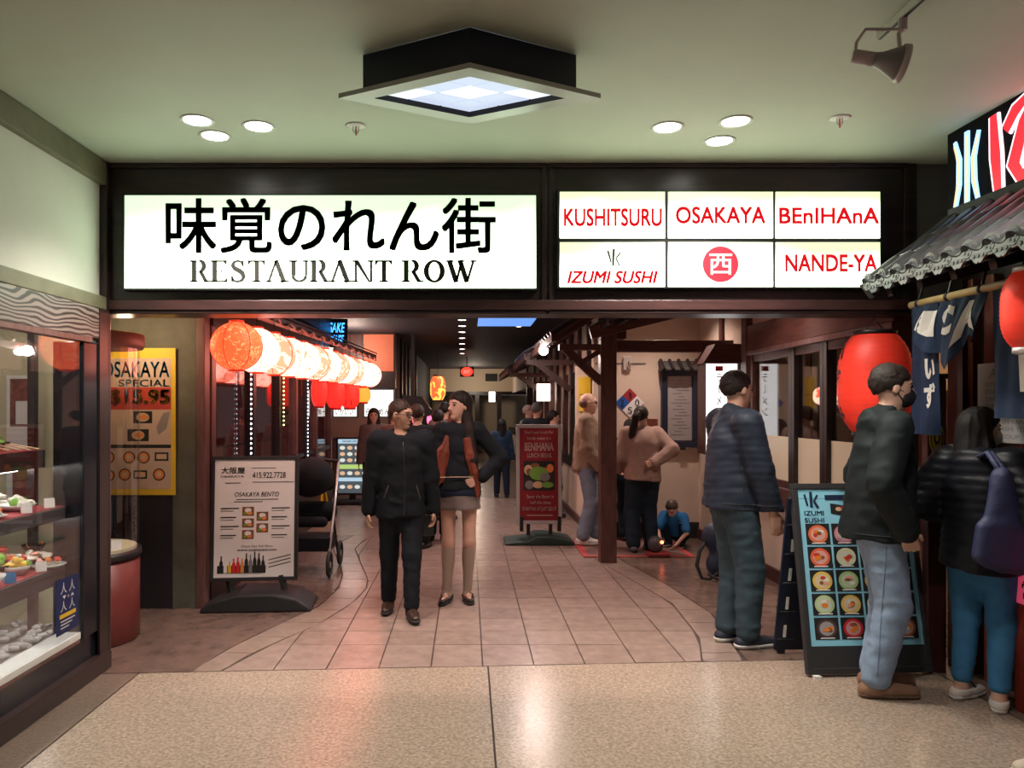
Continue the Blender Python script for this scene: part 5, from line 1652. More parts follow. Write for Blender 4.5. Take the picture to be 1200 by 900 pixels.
# ---- vertical lit sign with small roof near the window wall
vs = thing('vertical_sign', 'white lit sign box with red writing under a small wooden roof', 'sign', (2.56, 7.8, 1.1))
PV = Plane2((2.40, 7.72, 1.09), (1, 0, 0), (0, 0, 1))
mb = MB(); PV.slab(mb, 0, 0.31, 0, 0.90, -0.01, 0.0); mb.build('lit_face', emitter('vertical_sign_white', (1.0, 0.96, 0.95), 1.7), vs)
ubox('housing', 2.39, 2.75, 7.735, 7.98, 1.08, 2.0, K['brown'], vs)
mb = MB(); PV.slab(mb, 0.09, 0.165, 0.83, 0.88, 0, 0.004); PV.text(mb, 'ラ\nｌ\nメ\nン', 0.10, 0.155, 0.38, 0.80, 0.003, bold=0.02); mb.build('red_writing', K['red'], vs)
mb = MB()
mb.add([(2.33, 7.60, 1.99), (2.76, 7.60, 1.99), (2.76, 8.0, 1.99), (2.33, 8.0, 1.99), (2.47, 7.66, 2.19), (2.76, 7.66, 2.19), (2.76, 7.95, 2.19), (2.47, 7.95, 2.19)],
       [(0, 3, 2, 1), (4, 5, 6, 7), (0, 1, 5, 4), (1, 2, 6, 5), (2, 3, 7, 6), (3, 0, 4, 7)])
mb.build('roof', K['brown_h'], vs, bevel=0.005)

# =================================================================== SUSHI BAR ROOF
EX, EZ, RX, RZ = 2.10, 2.185, 2.60, 2.555
slope = Vector((RX - EX, 0, RZ - EZ))
sl = slope.length
sd = slope.normalized()
un = Vector((-sd.z, 0, sd.x))
M_TILE = mat('glazed_grey_tile', (0.052, 0.058, 0.06), 0.28, noise=(12, 0.25))
M_TILE2 = mat('pale_tile_edge', (0.05, 0.056, 0.055), 0.4)
rf = thing('tiled_roof', 'dark grey glazed tile roof over the sushi bar front', 'roof', (2.4, 3.0, 2.2))
NC, PT, YR0 = 17, 0.135, 4.02
mb = MB()
y_end = YR0 - NC * PT - 0.04
mb.add([(EX + 0.03, YR0 + 0.03, EZ - 0.03), (EX + 0.03, y_end, EZ - 0.03), (RX, y_end, RZ - 0.03), (RX, YR0 + 0.03, RZ - 0.03), (EX + 0.03, YR0 + 0.03, EZ - 0.01), (EX + 0.03, y_end, EZ - 0.01), (RX, y_end, RZ - 0.01), (RX, YR0 + 0.03, RZ - 0.01)],
       [(0, 1, 2, 3), (4, 7, 6, 5), (0, 4, 5, 1), (1, 5, 6, 2), (2, 6, 7, 3), (3, 7, 4, 0)])
mb.build('roof_board', K['black'], rf)
# shared tile meshes in roof axes: u along slope, v along -y
def tile_me(kind):
    m = MB()
    L = sl / 3 + 0.02
    if kind == 'cover':
        n = 8
        vs, fs = [], []
        for s_, rr in ((0, 0.036), (0.85, 0.034), (1.0, 0.029)):
            for k in range(n + 1):
                a = PI * k / n
                vs.append((L * s_, rr * math.cos(a), rr * math.sin(a) * 1.05))
        for i in range(2):
            for k in range(n):
                fs.append((i * (n + 1) + k, i * (n + 1) + k + 1, (i + 1) * (n + 1) + k + 1, (i + 1) * (n + 1) + k))
        fs.append(tuple(range(n + 1)))
        m.add(vs, fs)
        return m.mesh('cover_tile', M_TILE)
    if kind == 'pan':
        n = 6
        vs, fs = [], []
        for s_ in (0, 1):
            for lay in (0, 0.012):
                for k in range(n + 1):
                    w = -0.5 + k / n
                    vs.append((L * s_, w * 0.09, 0.022 * (2 * w) ** 2 - lay + 0.014 * (1 - s_)))
        m1 = n + 1
        for k in range(n):
            fs.append((k, k + 1, 2 * m1 + k + 1, 2 * m1 + k))
            fs.append((m1 + k, k, k + 1, m1 + k + 1)[::-1])
        m.add(vs, fs)
        return m.mesh('pan_tile', M_TILE)
    if kind == 'cap':
        m.mat(M_TILE2).prism([(0.045 * math.cos(2 * PI * i / 18), 0.045 * math.sin(2 * PI * i / 18)) for i in range(18)], (0.004, 0, 0.004), (0, -1, 0), (0, 0, 1), 0.014)
        m.mat(M_TILE).prism([(0.034 * math.cos(2 * PI * i / 16), 0.034 * math.sin(2 * PI * i / 16)) for i in range(16)], (-0.008, 0, 0.004), (0, -1, 0), (0, 0, 1), 0.006)
        for a in range(5):
            t_ = 2 * PI * a / 5
            m.mat(M_TILE2).prism([(0.02 * math.cos(t_) + 0.008 * math.cos(2 * PI * i / 8), 0.02 * math.sin(t_) + 0.008 * math.sin(2 * PI * i / 8)) for i in range(8)], (-0.013, 0, 0.004), (0, -1, 0), (0, 0, 1), 0.004)
        return m.mesh('eave_cap')
    if kind == 'lip':
        pts = []
        for i in range(9):
            w = -0.5 + i / 8
            pts.append((w * 0.10, 0.02 * (2 * w) ** 2 + 0.004))
        for i in range(9):
            w = 0.5 - i / 8
            pts.append((w * 0.10, -0.012 - 0.030 * (1 - (2 * w) ** 2) - 0.008 * abs(math.sin(w * 9))))
        pts = pts[::-1]
        m.mat(M_TILE).prism(pts, (0.006, 0, 0), (0, -1, 0), (0, 0, 1), 0.012)
        for w in (-0.028, 0, 0.028):
            m.mat(M_TILE2).prism([(w + 0.010 * math.cos(2 * PI * i / 8), -0.016 + 0.009 * math.sin(2 * PI * i / 8)) for i in range(8)], (-0.006, 0, 0), (0, -1, 0), (0, 0, 1), 0.004)
        return m.mesh('eave_lip')


TM = {k: tile_me(k) for k in ('cover', 'pan', 'cap', 'lip')}
for k in ('cover', 'pan'):
    TM[k].polygons.foreach_set('use_smooth', [True] * len(TM[k].polygons))
ang = math.atan2(slope.z, slope.x)
inv = WM[rf].inverted()


def put(name, me, loc, tilt):
    o = bpy.data.objects.new(name, me)
    COL.objects.link(o)
    o.parent = rf
    o.location = inv @ Vector(loc)
    o.rotation_euler = (0, -ang if tilt else 0, 0)
    WM[o] = WM[rf].copy()


for c in range(NC):
    y = YR0 - c * PT
    for r in range(3):
        b = Vector((EX, y, EZ)) + sd * (sl / 3 * r) + un * (0.012 - 0.004 * r + 0.003)
        put('cover_tile', TM['cover'], b, True)
        if c < NC - 1:
            b2 = b + Vector((0, -PT / 2, 0)) - un * 0.006
            put('pan_tile', TM['pan'], b2, True)
    put('eave_cap', TM['cap'], (EX, y, EZ + 0.02), False)
    if c < NC - 1:
        put('eave_lip', TM['lip'], (EX - 0.006, y - PT / 2, EZ + 0.004), False)
for k in range(9):
    y = YR0 - 0.05 - 0.26 * k
    MB().bar((EX + 0.08, y, EZ - 0.035), (2.97, y, EZ + 0.18), 0.045, 0.05).build('rafter', K['black'], rf)
MB().bar((EX + 0.01, YR0 + 0.04, EZ - 0.02), (RX, YR0 + 0.04, RZ + 0.0), 0.05, 0.09).build('verge_board', M_TILE, rf)
MB().bar((RX - 0.02, YR0 + 0.06, RZ + 0.01), (RX - 0.02, y_end, RZ + 0.01), 0.06, 0.07).build('ridge_course', K['blackm'], rf)

# ---- neon letter sign above the roof
nz = thing('letter_sign', 'red neon letters and blue white emblem on black above the tiled roof', 'sign', (2.59, 3.3, 2.58))
PZ = Plane2((2.598, 4.09, 2.585), (0, -1, 0), (0, 0, 1))
M_HALO = emitter('letter_halo', (1.0, 0.72, 0.80), 1.9)
M_HALOB = emitter('emblem_halo', (0.26, 0.58, 1.0), 2.2)
M_NRED = emitter('letter_red', (1.0, 0.012, 0.03), 1.25)
M_NYEL = emitter('emblem_gold', (0.95, 0.72, 0.35), 1.05)


def solid_stroke(name, m, pts, w, back, front, parent):
    mb = MB()
    polys = stroke(pts, [w] * len(pts) if not isinstance(w, list) else w)
    for poly in polys:
        ar = sum(poly[i][0] * poly[(i + 1) % 4][1] - poly[(i + 1) % 4][0] * poly[i][1] for i in range(4))
        if ar < 0:
            poly = poly[::-1]
        mb.add([PZ.at(p[0], p[1], z) for z in (back, front) for p in poly], [(0, 3, 2, 1), (4, 5, 6, 7), (0, 1, 5, 4), (1, 2, 6, 5), (2, 3, 7, 6), (3, 0, 4, 7)])
    return mb.build(name, m, parent)


emb = [([(0.005, 0.375), (0.040, 0.27), (0.038, 0.14), (0.004, 0.0)], 0.036), ([(0.103, 0.40), (0.103, -0.02)], 0.036), ([(0.195, 0.375), (0.155, 0.25), (0.160, 0.13), (0.195, 0.0)], 0.036)]
for pts, w in emb:
    h = solid_stroke('emblem_stroke', M_HALOB, pts, [w * 0.5, w * 0.95, w * 0.95, w * 0.5][:len(pts)] if len(pts) > 2 else w * 0.85, 0.0, 0.010, nz)
    solid_stroke('gold_core', M_NYEL, [(a, b * 0.86 + 0.03) for a, b in pts], [w * 0.2, w * 0.45, w * 0.45, w * 0.2][:len(pts)] if len(pts) > 2 else w * 0.38, 0.010, 0.013, h)
lets = [('letter', [(0.310, 0.405), (0.325, 0.20), (0.345, 0.01)], [0.05, 0.075, 0.05]),
        ('letter', [(0.395, 0.30), (0.46, 0.37), (0.60, 0.43), (0.52, 0.30), (0.45, 0.12), (0.50, 0.045), (0.60, 0.07), (0.66, 0.13)], [0.06, 0.07, 0.08, 0.075, 0.085, 0.075, 0.075, 0.05]),
        ('letter', [(0.74, 0.40), (0.73, 0.15), (0.80, 0.04), (0.92, 0.08), (0.97, 0.40)], [0.08, 0.08, 0.07, 0.07, 0.08]),
        ('letter', [(1.06, 0.0), (1.12, 0.40), (1.24, 0.12), (1.36, 0.40), (1.42, 0.0)], [0.08] * 5),
        ('letter', [(1.52, 0.40), (1.53, 0.01)], [0.08, 0.08])]
for nm, pts, w in lets:
    h = solid_stroke(nm, M_HALO, pts, [q_ + 0.022 for q_ in w], 0.0, 0.010, nz)
    solid_stroke('red_core', M_NRED, pts, [q_ * 0.92 for q_ in w], 0.010, 0.013, h)

# ---- bamboo pole and indigo curtains
M_BAM = mat('bamboo', (0.55, 0.36, 0.17), 0.4, noise=(10, 0.2))
bp = thing('bamboo_pole', 'bamboo pole under the tiled roof carrying the indigo curtain', 'pole', (2.6, 3.8, 2.14))
MB().tube([(2.60, 4.50, 2.150), (2.60, 2.2, 2.150)], 0.022, 12).build('cane', M_BAM, bp, True)
for k in range(8):
    y = 4.42 - 0.27 * k
    MB().tube([(2.60, y + 0.012, 2.15), (2.60, y - 0.012, 2.15)], 0.0255, 12).build('node_ring', K['black'], bp, True)
    MB().tube([(2.60, y, 2.17), (2.64, y, 2.33)], 0.008, 6).build('hook', K['black'], bp)
M_INDIGO = mat('indigo_cloth', (0.006, 0.020, 0.060), 0.85, noise=(30, 0.15), bump=(120, 0.1, 0.002))
M_CLOTHW = mat('curtain_white', (0.68, 0.64, 0.62), 0.75)


def ripple(s, v, amp, ph):
    return amp * (0.3 + v) * math.sin(s * 26 + ph) + 0.5 * amp * math.sin(s * 61 + ph * 2 + v * 3)


def curtain(label, y0, y1, z1, zfun, amp, ph, group, letters=(), curl=0.0):
    t = thing('noren_curtain', label, 'curtain', (2.6, (y0 + y1) / 2, z1), 0, group)
    ns, nv = 30, 22
    W = y0 - y1

    def pt(s, v, off=0.0):
        zb = zfun(s)
        x = 2.572 + ripple(s * W, v, amp, ph) - off - curl * math.sin(v * PI) * 0.5 - curl * v * v
        return (x, y0 - s * W, z1 + (zb - z1) * v)
    vs, fs = [], []
    for lay in (0.0, -0.004):
        for i in range(ns + 1):
            for j in range(nv + 1):
                vs.append(pt(i / ns, j / nv, lay))
    M_ = (ns + 1) * (nv + 1)
    for i in range(ns):
        for j in range(nv):
            a = i * (nv + 1) + j
            q4 = (a, a + 1, a + nv + 2, a + nv + 1)
            fs.append(q4)
            fs.append(tuple(M_ + x for x in q4[::-1]))
    MB().add(vs, fs).build('cloth', M_INDIGO, t, True)
    for (txt, s0, s1, v0, v1) in letters:
        a, f2 = text_mesh(txt, 0.05, 0.0)
        lo, hi = a.min(0), a.max(0)
        bm = bmesh.new()
        bv = [bm.verts.new((p[0], p[1], 0)) for p in a]
        for f in f2:
            try:
                bm.faces.new([bv[i] for i in f])
            except ValueError:
                pass
        bmesh.ops.triangulate(bm, faces=bm.faces[:])
        bmesh.ops.subdivide_edges(bm, edges=[e for e in bm.edges if e.calc_length() > 0.12], cuts=2, use_grid_fill=True)
        bm.verts.index_update()
        vs2 = [pt(s0 + (v.co.x - lo[0]) / (hi[0] - lo[0]) * (s1 - s0), v1 + (v.co.y - lo[1]) / (hi[1] - lo[1]) * (v0 - v1), 0.007) for v in bm.verts]
        fs2 = [tuple(v.index for v in f.verts) for f in bm.faces]
        bm.free()
        MB().add(vs2, fs2).build('letter_print', M_CLOTHW, t)
    return t


curtain('long indigo curtain panel behind the man in the black mask', 4.46, 4.20, 2.13, lambda s: 1.40, 0.012, 0.4, 'indigo curtains of the sushi bar', (('い\nず', 0.62, 0.95, 0.42, 0.80),))
curtain('short gathered indigo curtain with white letters on the bamboo pole', 4.38, 3.80, 2.125, lambda s: 1.90 - 0.14 * math.exp(-((s - 0.55) / 0.18) ** 2) + 0.03 * math.sin(s * 17), 0.022, 1.7, 'indigo curtains of the sushi bar', (('I', 0.14, 0.36, 0.16, 0.68), ('C', 0.42, 0.62, 0.08, 0.52), ('A', 0.68, 0.94, 0.12, 0.80)), 0.05)
curtain('long indigo curtain panel at the right edge below the slim red lantern', 3.76, 3.44, 2.125, lambda s: 1.50, 0.012, 2.9, 'indigo curtains of the sushi bar', (('1', 0.55, 0.85, 0.40, 0.80),))

# ---- handwritten list on the sushi bar window
PH = Plane2((2.925, 4.40, 1.36), (0, -1, 0), (0, 0, 1))
hw = thing('paper_list', 'white handwritten appetizer list taped to the sushi bar door', 'paper', (2.925, 4.15, 1.36))
mb = MB(); PH.slab(mb, 0, 0.52, 0, 0.44, 0, 0.003); mb.build('sheet', K['paper'], hw)
I = MB()
PH.text(I, 'APPETIZER', 0.10, 0.46, 0.36, 0.41, 0.005, shear=0.2)
for k, s in enumerate(('· GYOZA', '· EDAMAME', '· TAKOYAKI', '· TEMPURA', '· CURRY RICE', '· CHICKEN KARAAGE', '· AGEDASHI TOFU', '· MISO SOUP')):
    PH.text(I, s, 0.04, 0.07 + 0.024 * len(s), 0.31 - 0.041 * k, 0.333 - 0.041 * k, 0.005)
I.build('handwriting', mat('pencil', (0.34, 0.33, 0.36), 0.7), hw)

# ---- red counter of the sushi bar
ct = thing('counter', 'red lacquered counter front at the right edge of the sushi bar', 'counter', (2.86, 3.72, 0))
M_LACQ = wood('red_lacquer_wood', (0.26, 0.035, 0.02), (0.17, 0.02, 0.012), 0.25, (2, 2, 0.5), 3, 2)
ubox('front', 2.80, 2.925, 3.50, 3.93, 0.0, 0.92, M_LACQ, ct, bevel=0.006)
ubox('top', 2.77, 2.925, 3.48, 3.94, 0.92, 0.97, K['brown_h'], ct, bevel=0.005)
PK = Plane2((2.798, 3.92, 0.56), (0, -1, 0), (0, 0, 1))
pk = thing('pink_sheet', 'pink printed sheet on the red counter front', 'poster', (2.798, 3.7, 0.56))
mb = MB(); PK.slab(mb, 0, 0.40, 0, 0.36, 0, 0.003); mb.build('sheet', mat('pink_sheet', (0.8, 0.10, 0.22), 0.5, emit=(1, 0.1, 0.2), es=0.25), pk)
mb = MB(); PK.text(mb, '営業中', 0.05, 0.37, 0.03, 0.12, 0.005, bold=0.03); PK.text(mb, '人', 0.12, 0.34, 0.15, 0.33, 0.005, bold=0.03); mb.build('print', K['ink'], pk)
# flyer holder on counter
t = thing('flyer_stack', 'small pile of pale flyers on the red counter', 'flyers', (2.86, 3.75, 0.97))
for k in range(4):
    ubox('flyer', 2.81, 2.92, 3.62 + 0.003 * k, 3.88 + 0.003 * k, 0.971 + 0.006 * k, 0.975 + 0.006 * k, (K['paper'], mat('flyer_pink', (0.8, 0.4, 0.45), 0.5))[k % 2], t)
# ---- dark post with round yellow badge
bd = thing('badge_post', 'narrow maroon post with a round yellow badge behind the masked man', 'post', (2.74, 4.52, 0))
ubox('shaft', 2.69, 2.80, 4.49, 4.55, 0.0, 1.72, mat('maroon_post', (0.045, 0.012, 0.012), 0.4), bd, bevel=0.005)
ubox('cap', 2.685, 2.805, 4.485, 4.555, 1.72, 1.75, K['black'], bd)
PD = Plane2((2.74, 4.488, 1.37), (1, 0, 0), (0, 0, 1))
mb = MB(); PD.ell(mb, 0, 0, 0.045, 0.09, 0.002, 26); mb.build('yellow_badge', mat('badge_yellow', (0.62, 0.46, 0.03), 0.5), bd)
mb = MB(); PD.ell(mb, 0, 0, 0.036, 0.076, 0.003, 26); mb.build('badge_ring', K['ink'], bd)
mb = MB(); PD.ell(mb, 0, 0, 0.031, 0.068, 0.004, 26); mb.build('badge_field', mat('badge_yellow', (0.62, 0.46, 0.03)), bd)
mb = MB(); PD.text(mb, 'U', -0.016, 0.016, -0.03, 0.05, 0.005, bold=0.02); mb.build('badge_mark', K['ink'], bd)

# =================================================================== FLOOR THINGS
t = thing('floor_mat', 'flat red bordered mat under the people at the dining corner', 'mat', (1.75, 8.4, 0))
ubox('mat_body', 1.20, 2.36, 7.95, 8.95, 0.001, 0.008, mat('mat_brown', (0.18, 0.10, 0.085), 0.7), t)
mr = mat('mat_red', (0.42, 0.05, 0.05), 0.7)
for k, a in enumerate(((1.20, 2.36, 7.95, 8.0), (1.20, 2.36, 8.9, 8.95), (1.20, 1.26, 8.0, 8.9), (2.30, 2.36, 8.0, 8.9))):
    ubox('red_border', a[0], a[1], a[2], a[3], 0.008, 0.011, mr, t)
mb = MB()
mb.prism([(1.26, 8.0), (1.32, 8.9), (1.26, 8.9)], (0, 0, 0.0085), (1, 0, 0), (0, 1, 0), 0.001)
mb.build('red_corner', mr, t)

ty = thing('toy', 'small dark toy with a glowing red light on the floor by the child', 'toy', (DV(768, 8.0), 8.0, 0.011))
ubox('base', DV(758, 8.0), DV(784, 8.0), 7.93, 8.08, 0.012, 0.05, mat('toy_red', (0.25, 0.03, 0.03), 0.5), ty, bevel=0.01)
MB().ball((DV(768, 8.0), 8.0, 0.13), (0.08, 0.07, 0.09), 14, 9).build('body', mat('toy_grey', (0.06, 0.055, 0.06), 0.5), ty, True)
MB().ball((DV(774, 8.0), 7.94, 0.16), 0.018, 10, 6).build('red_light', emitter('toy_led', (1, 0.15, 0.05), 8), ty, True)

# ---- backpack on the floor behind the man in the dark jacket
M_BAG = mat('navy_nylon', (0.012, 0.022, 0.05), 0.5, bump=(25, 0.25, 0.01))
# =================================================================== IMPLICIT SURFACES (people, bags)
def axis_coords(lo, hi, step, fine, fstep):
    xs = [lo]
    while xs[-1] < hi:
        x = xs[-1]
        f = any(a - 0.004 <= x <= b for a, b in fine)
        xs.append(x + (fstep if f else step))
    return np.array(xs, np.float32)


LAT = np.random.RandomState(4).rand(32, 32, 32).astype(np.float32)


def vnoise(X, Y, Z):
    X, Y, Z = np.broadcast_arrays(X, Y, Z)
    i, j, k = np.floor(X).astype(np.int32), np.floor(Y).astype(np.int32), np.floor(Z).astype(np.int32)
    u, v, w = (X - i).astype(np.float32), (Y - j).astype(np.float32), (Z - k).astype(np.float32)
    u, v, w = u * u * (3 - 2 * u), v * v * (3 - 2 * v), w * w * (3 - 2 * w)
    i0, j0, k0, i1, j1, k1 = i & 31, j & 31, k & 31, (i + 1) & 31, (j + 1) & 31, (k + 1) & 31
    a = LAT[i0, j0, k0] * (1 - u) + LAT[i1, j0, k0] * u
    b = LAT[i0, j1, k0] * (1 - u) + LAT[i1, j1, k0] * u
    c = LAT[i0, j0, k1] * (1 - u) + LAT[i1, j0, k1] * u
    d = LAT[i0, j1, k1] * (1 - u) + LAT[i1, j1, k1] * u
    return (a * (1 - v) + b * v) * (1 - w) + (c * (1 - v) + d * v) * w


class Field:
    def __init__(self):
        self.ops = []
        self.lo = np.array([1e9] * 3)
        self.hi = np.array([-1e9] * 3)
        self.fine = []

    def _bb(self, lo, hi):
        self.lo = np.minimum(self.lo, lo)
        self.hi = np.maximum(self.hi, hi)

    def cone(self, a, b, ra, rb, k=0.02, sc=(1, 1, 1), op='u', off=0.0):
        a, b = np.array(a, float), np.array(b, float)
        sc = np.array(sc, float)
        ra, rb = ra + off, rb + off
        m = max(ra, rb)
        lo, hi = np.minimum(a, b) - m * np.maximum(sc, 0.2), np.maximum(a, b) + m * np.maximum(sc, 0.2)
        d = (b - a) / sc
        dd = float(d @ d) + 1e-12
        ms = float(sc.min())

        def fn(X, Y, Z):
            px, py, pz = (X - a[0]) / sc[0], (Y - a[1]) / sc[1], (Z - a[2]) / sc[2]
            t = np.clip((px * d[0] + py * d[1] + pz * d[2]) / dd, 0, 1)
            return (np.sqrt((px - t * d[0]) ** 2 + (py - t * d[1]) ** 2 + (pz - t * d[2]) ** 2) - (ra + (rb - ra) * t)) * ms
        self.ops.append((op, lo, hi, fn, k))
        if op == 'u':
            self._bb(lo, hi)
        return self

    def ell(self, c, r, k=0.02, R=None, op='u', off=0.0):
        c, r = np.array(c, float), np.array(r, float) + off
        if R is not None:
            R = np.array(R, float)
            ext = np.sqrt(((R * r[None, :]) ** 2).sum(1))
        else:
            ext = r
        lo, hi = c - ext, c + ext

        def fn(X, Y, Z):
            px, py, pz = X - c[0], Y - c[1], Z - c[2]
            if R is not None:
                px, py, pz = (R[0, 0] * px + R[1, 0] * py + R[2, 0] * pz, R[0, 1] * px + R[1, 1] * py + R[2, 1] * pz, R[0, 2] * px + R[1, 2] * py + R[2, 2] * pz)
            k0 = np.sqrt((px / r[0]) ** 2 + (py / r[1]) ** 2 + (pz / r[2]) ** 2)
            k1 = np.sqrt((px / r[0] ** 2) ** 2 + (py / r[1] ** 2) ** 2 + (pz / r[2] ** 2) ** 2) + 1e-9
            return k0 * (k0 - 1) / k1
        self.ops.append((op, lo, hi, fn, k))
        if op == 'u':
            self._bb(lo, hi)
        return self

    def clip(self, fn):            # keep where fn < 0
        self.ops.append(('c', None, None, fn, 0))
        return self

    def noise(self, amp, f, ph=0.0, fz=None):
        fz = f if fz is None else fz

        def fn(X, Y, Z):
            zz = Z * fz * 0.30 + 0.35 * X * f * 0.3
            a_ = vnoise(X * f * 0.28 + ph, Y * f * 0.28 + 3.1 * ph, zz + 1.7 * ph)
            b_ = vnoise(X * f * 0.6 + 2 * ph, Y * f * 0.6 + ph, zz * 2.1 + 5 * ph)
            return amp * (2.4 * (np.abs(2 * a_ - 1) - 0.35) + 1.2 * (b_ - 0.5))
        self.ops.append(('n', None, None, fn, 0))
        return self

    def raw(self, fn):
        self.ops.append(('n', None, None, fn, 0))
        return self

    def mesh(self, name, step, fstep):
        lo, hi = self.lo - 0.03, self.hi + 0.03
        ax = [axis_coords(lo[i], hi[i], step, [(f[0][i], f[1][i]) for f in self.fine], fstep) for i in range(3)]
        n = [len(a) for a in ax]
        F = np.full(n, 0.08, np.float32)
        GX, GY, GZ = ax[0][:, None, None], ax[1][None, :, None], ax[2][None, None, :]
        for (op, l, h, fn, k) in self.ops:
            if op == 'c':
                F = np.maximum(F, fn(GX, GY, GZ).astype(np.float32))
                continue
            if op == 'n':
                F = F + fn(GX, GY, GZ).astype(np.float32)
                continue
            pad = 0.03 + k
            i0 = [max(0, int(np.searchsorted(ax[i], l[i] - pad))) for i in range(3)]
            i1 = [min(n[i], int(np.searchsorted(ax[i], h[i] + pad)) + 1) for i in range(3)]
            if any(i1[i] <= i0[i] for i in range(3)):
                continue
            S = tuple(slice(i0[i], i1[i]) for i in range(3))
            d = fn(ax[0][i0[0]:i1[0], None, None], ax[1][None, i0[1]:i1[1], None], ax[2][None, None, i0[2]:i1[2]]).astype(np.float32)
            A = F[S]
            if op == 'u':
                kk = max(k, 1e-4)
                hh = np.clip(0.5 + 0.5 * (A - d) / kk, 0, 1)
                F[S] = A + (d - A) * hh - kk * hh * (1 - hh)
            else:
                F[S] = np.maximum(A, -d)
        return surface_net(name, F, ax)


def surface_net(name, F, ax):
    nx, ny, nz = F.shape
    S = F < 0
    c = (nx - 1, ny - 1, nz - 1)
    cnt = np.zeros(c, np.int8)
    for i in (0, 1):
        for j in (0, 1):
            for k in (0, 1):
                cnt += S[i:nx - 1 + i, j:ny - 1 + j, k:nz - 1 + k]
    act = (cnt > 0) & (cnt < 8)
    I, J, Kk = np.nonzero(act)
    m = len(I)
    idx = np.full(c, -1, np.int64)
    idx[I, J, Kk] = np.arange(m)
    acc = np.zeros((m, 3))
    w = np.zeros(m)
    X, Y, Zz = ax
    base = (I, J, Kk)
    corners = [(0, 0, 0), (1, 0, 0), (0, 1, 0), (1, 1, 0), (0, 0, 1), (1, 0, 1), (0, 1, 1), (1, 1, 1)]
    for a in range(8):
        for b_ in (1, 2, 4):
            if a & b_:
                continue
            ca, cb_ = corners[a], corners[a | b_]
            fa = F[I + ca[0], J + ca[1], Kk + ca[2]]
            fb = F[I + cb_[0], J + cb_[1], Kk + cb_[2]]
            cr = (fa < 0) != (fb < 0)
            t = np.where(cr, fa / (fa - fb + 1e-20), 0)
            p = np.stack([X[I + ca[0]] * (1 - t) + X[I + cb_[0]] * t, Y[J + ca[1]] * (1 - t) + Y[J + cb_[1]] * t, Zz[Kk + ca[2]] * (1 - t) + Zz[Kk + cb_[2]] * t], 1)
            acc += p * cr[:, None]
            w += cr
    V = acc / np.maximum(w, 1)[:, None]
    quads = []
    # x edges
    e = S[:-1, 1:-1, 1:-1] != S[1:, 1:-1, 1:-1]
    i, j, k = np.nonzero(e)
    j, k = j + 1, k + 1
    q = np.stack([idx[i, j - 1, k - 1], idx[i, j, k - 1], idx[i, j, k], idx[i, j - 1, k]], 1)
    fl_ = ~S[i, j, k]
    q[fl_] = q[fl_][:, ::-1]
    quads.append(q)
    e = S[1:-1, :-1, 1:-1] != S[1:-1, 1:, 1:-1]
    i, j, k = np.nonzero(e)
    i, k = i + 1, k + 1
    q = np.stack([idx[i - 1, j, k - 1], idx[i - 1, j, k], idx[i, j, k], idx[i, j, k - 1]], 1)
    fl_ = ~S[i, j, k]
    q[fl_] = q[fl_][:, ::-1]
    quads.append(q)
    e = S[1:-1, 1:-1, :-1] != S[1:-1, 1:-1, 1:]
    i, j, k = np.nonzero(e)
    i, j = i + 1, j + 1
    q = np.stack([idx[i - 1, j - 1, k], idx[i, j - 1, k], idx[i, j, k], idx[i - 1, j, k]], 1)
    fl_ = ~S[i, j, k]
    q[fl_] = q[fl_][:, ::-1]
    quads.append(q)
    Q = np.concatenate(quads).astype(np.int32)
    Q = Q[(Q >= 0).all(1)]
    me = bpy.data.meshes.new(name)
    me.vertices.add(len(V))
    me.vertices.foreach_set('co', V.astype(np.float32).ravel())
    me.loops.add(len(Q) * 4)
    me.loops.foreach_set('vertex_index', Q.ravel())
    me.polygons.add(len(Q))
    me.polygons.foreach_set('loop_start', np.arange(0, len(Q) * 4, 4, dtype=np.int32))
    me.polygons.foreach_set('loop_total', np.full(len(Q), 4, np.int32))
    me.update(calc_edges=True)
    me.validate()
    me.polygons.foreach_set('use_smooth', np.ones(len(Q), bool))
    return me


def sdf_obj(name, F, m, parent, step, fstep=None):
    me = F.mesh(name, step, fstep or step)
    me.materials.append(m)
    return link(name, me, parent, local=True)


V3 = lambda *a: np.array(a, float)


def ik(a, t, l1, l2, hint):
    d = t - a
    L = np.linalg.norm(d)
    L2 = min(L, (l1 + l2) * 0.999)
    u = d / L
    t = a + u * L2
    x = (l1 * l1 - l2 * l2 + L2 * L2) / (2 * L2)
    h = math.sqrt(max(0, l1 * l1 - x * x))
    n = hint - u * (hint @ u)
    n = n / (np.linalg.norm(n) + 1e-9)
    return a + u * x + n * h, t


def rotz(a):
    c, s = math.cos(a), math.sin(a)
    return np.array([[c, -s, 0], [s, c, 0], [0, 0, 1.0]])


def rotx(a):
    c, s = math.cos(a), math.sin(a)
    return np.array([[1.0, 0, 0], [0, c, -s], [0, s, c]])


def cloth(name, base, rough=0.8, b=(90, 0.15, 0.002), n=(25, 0.12)):
    return mat(name, base, rough, noise=n, bump=b, spec=0.22)


SKIN = mat('skin', (0.56, 0.33, 0.24), 0.5, noise=(20, 0.05))
SKIN2 = mat('skin_tan', (0.50, 0.29, 0.20), 0.5, noise=(20, 0.05))
SKIN3 = mat('skin_pale', (0.62, 0.38, 0.29), 0.5, noise=(20, 0.05))
M_EYE = mat('eye_dark', (0.02, 0.012, 0.01), 0.2)
M_LIP = mat('lip', (0.45, 0.12, 0.10), 0.45)
LEVEL = {'near': (0.0115, 0.0058), 'mid': (0.0145, 0.0080), 'far': (0.022, 0.013)}


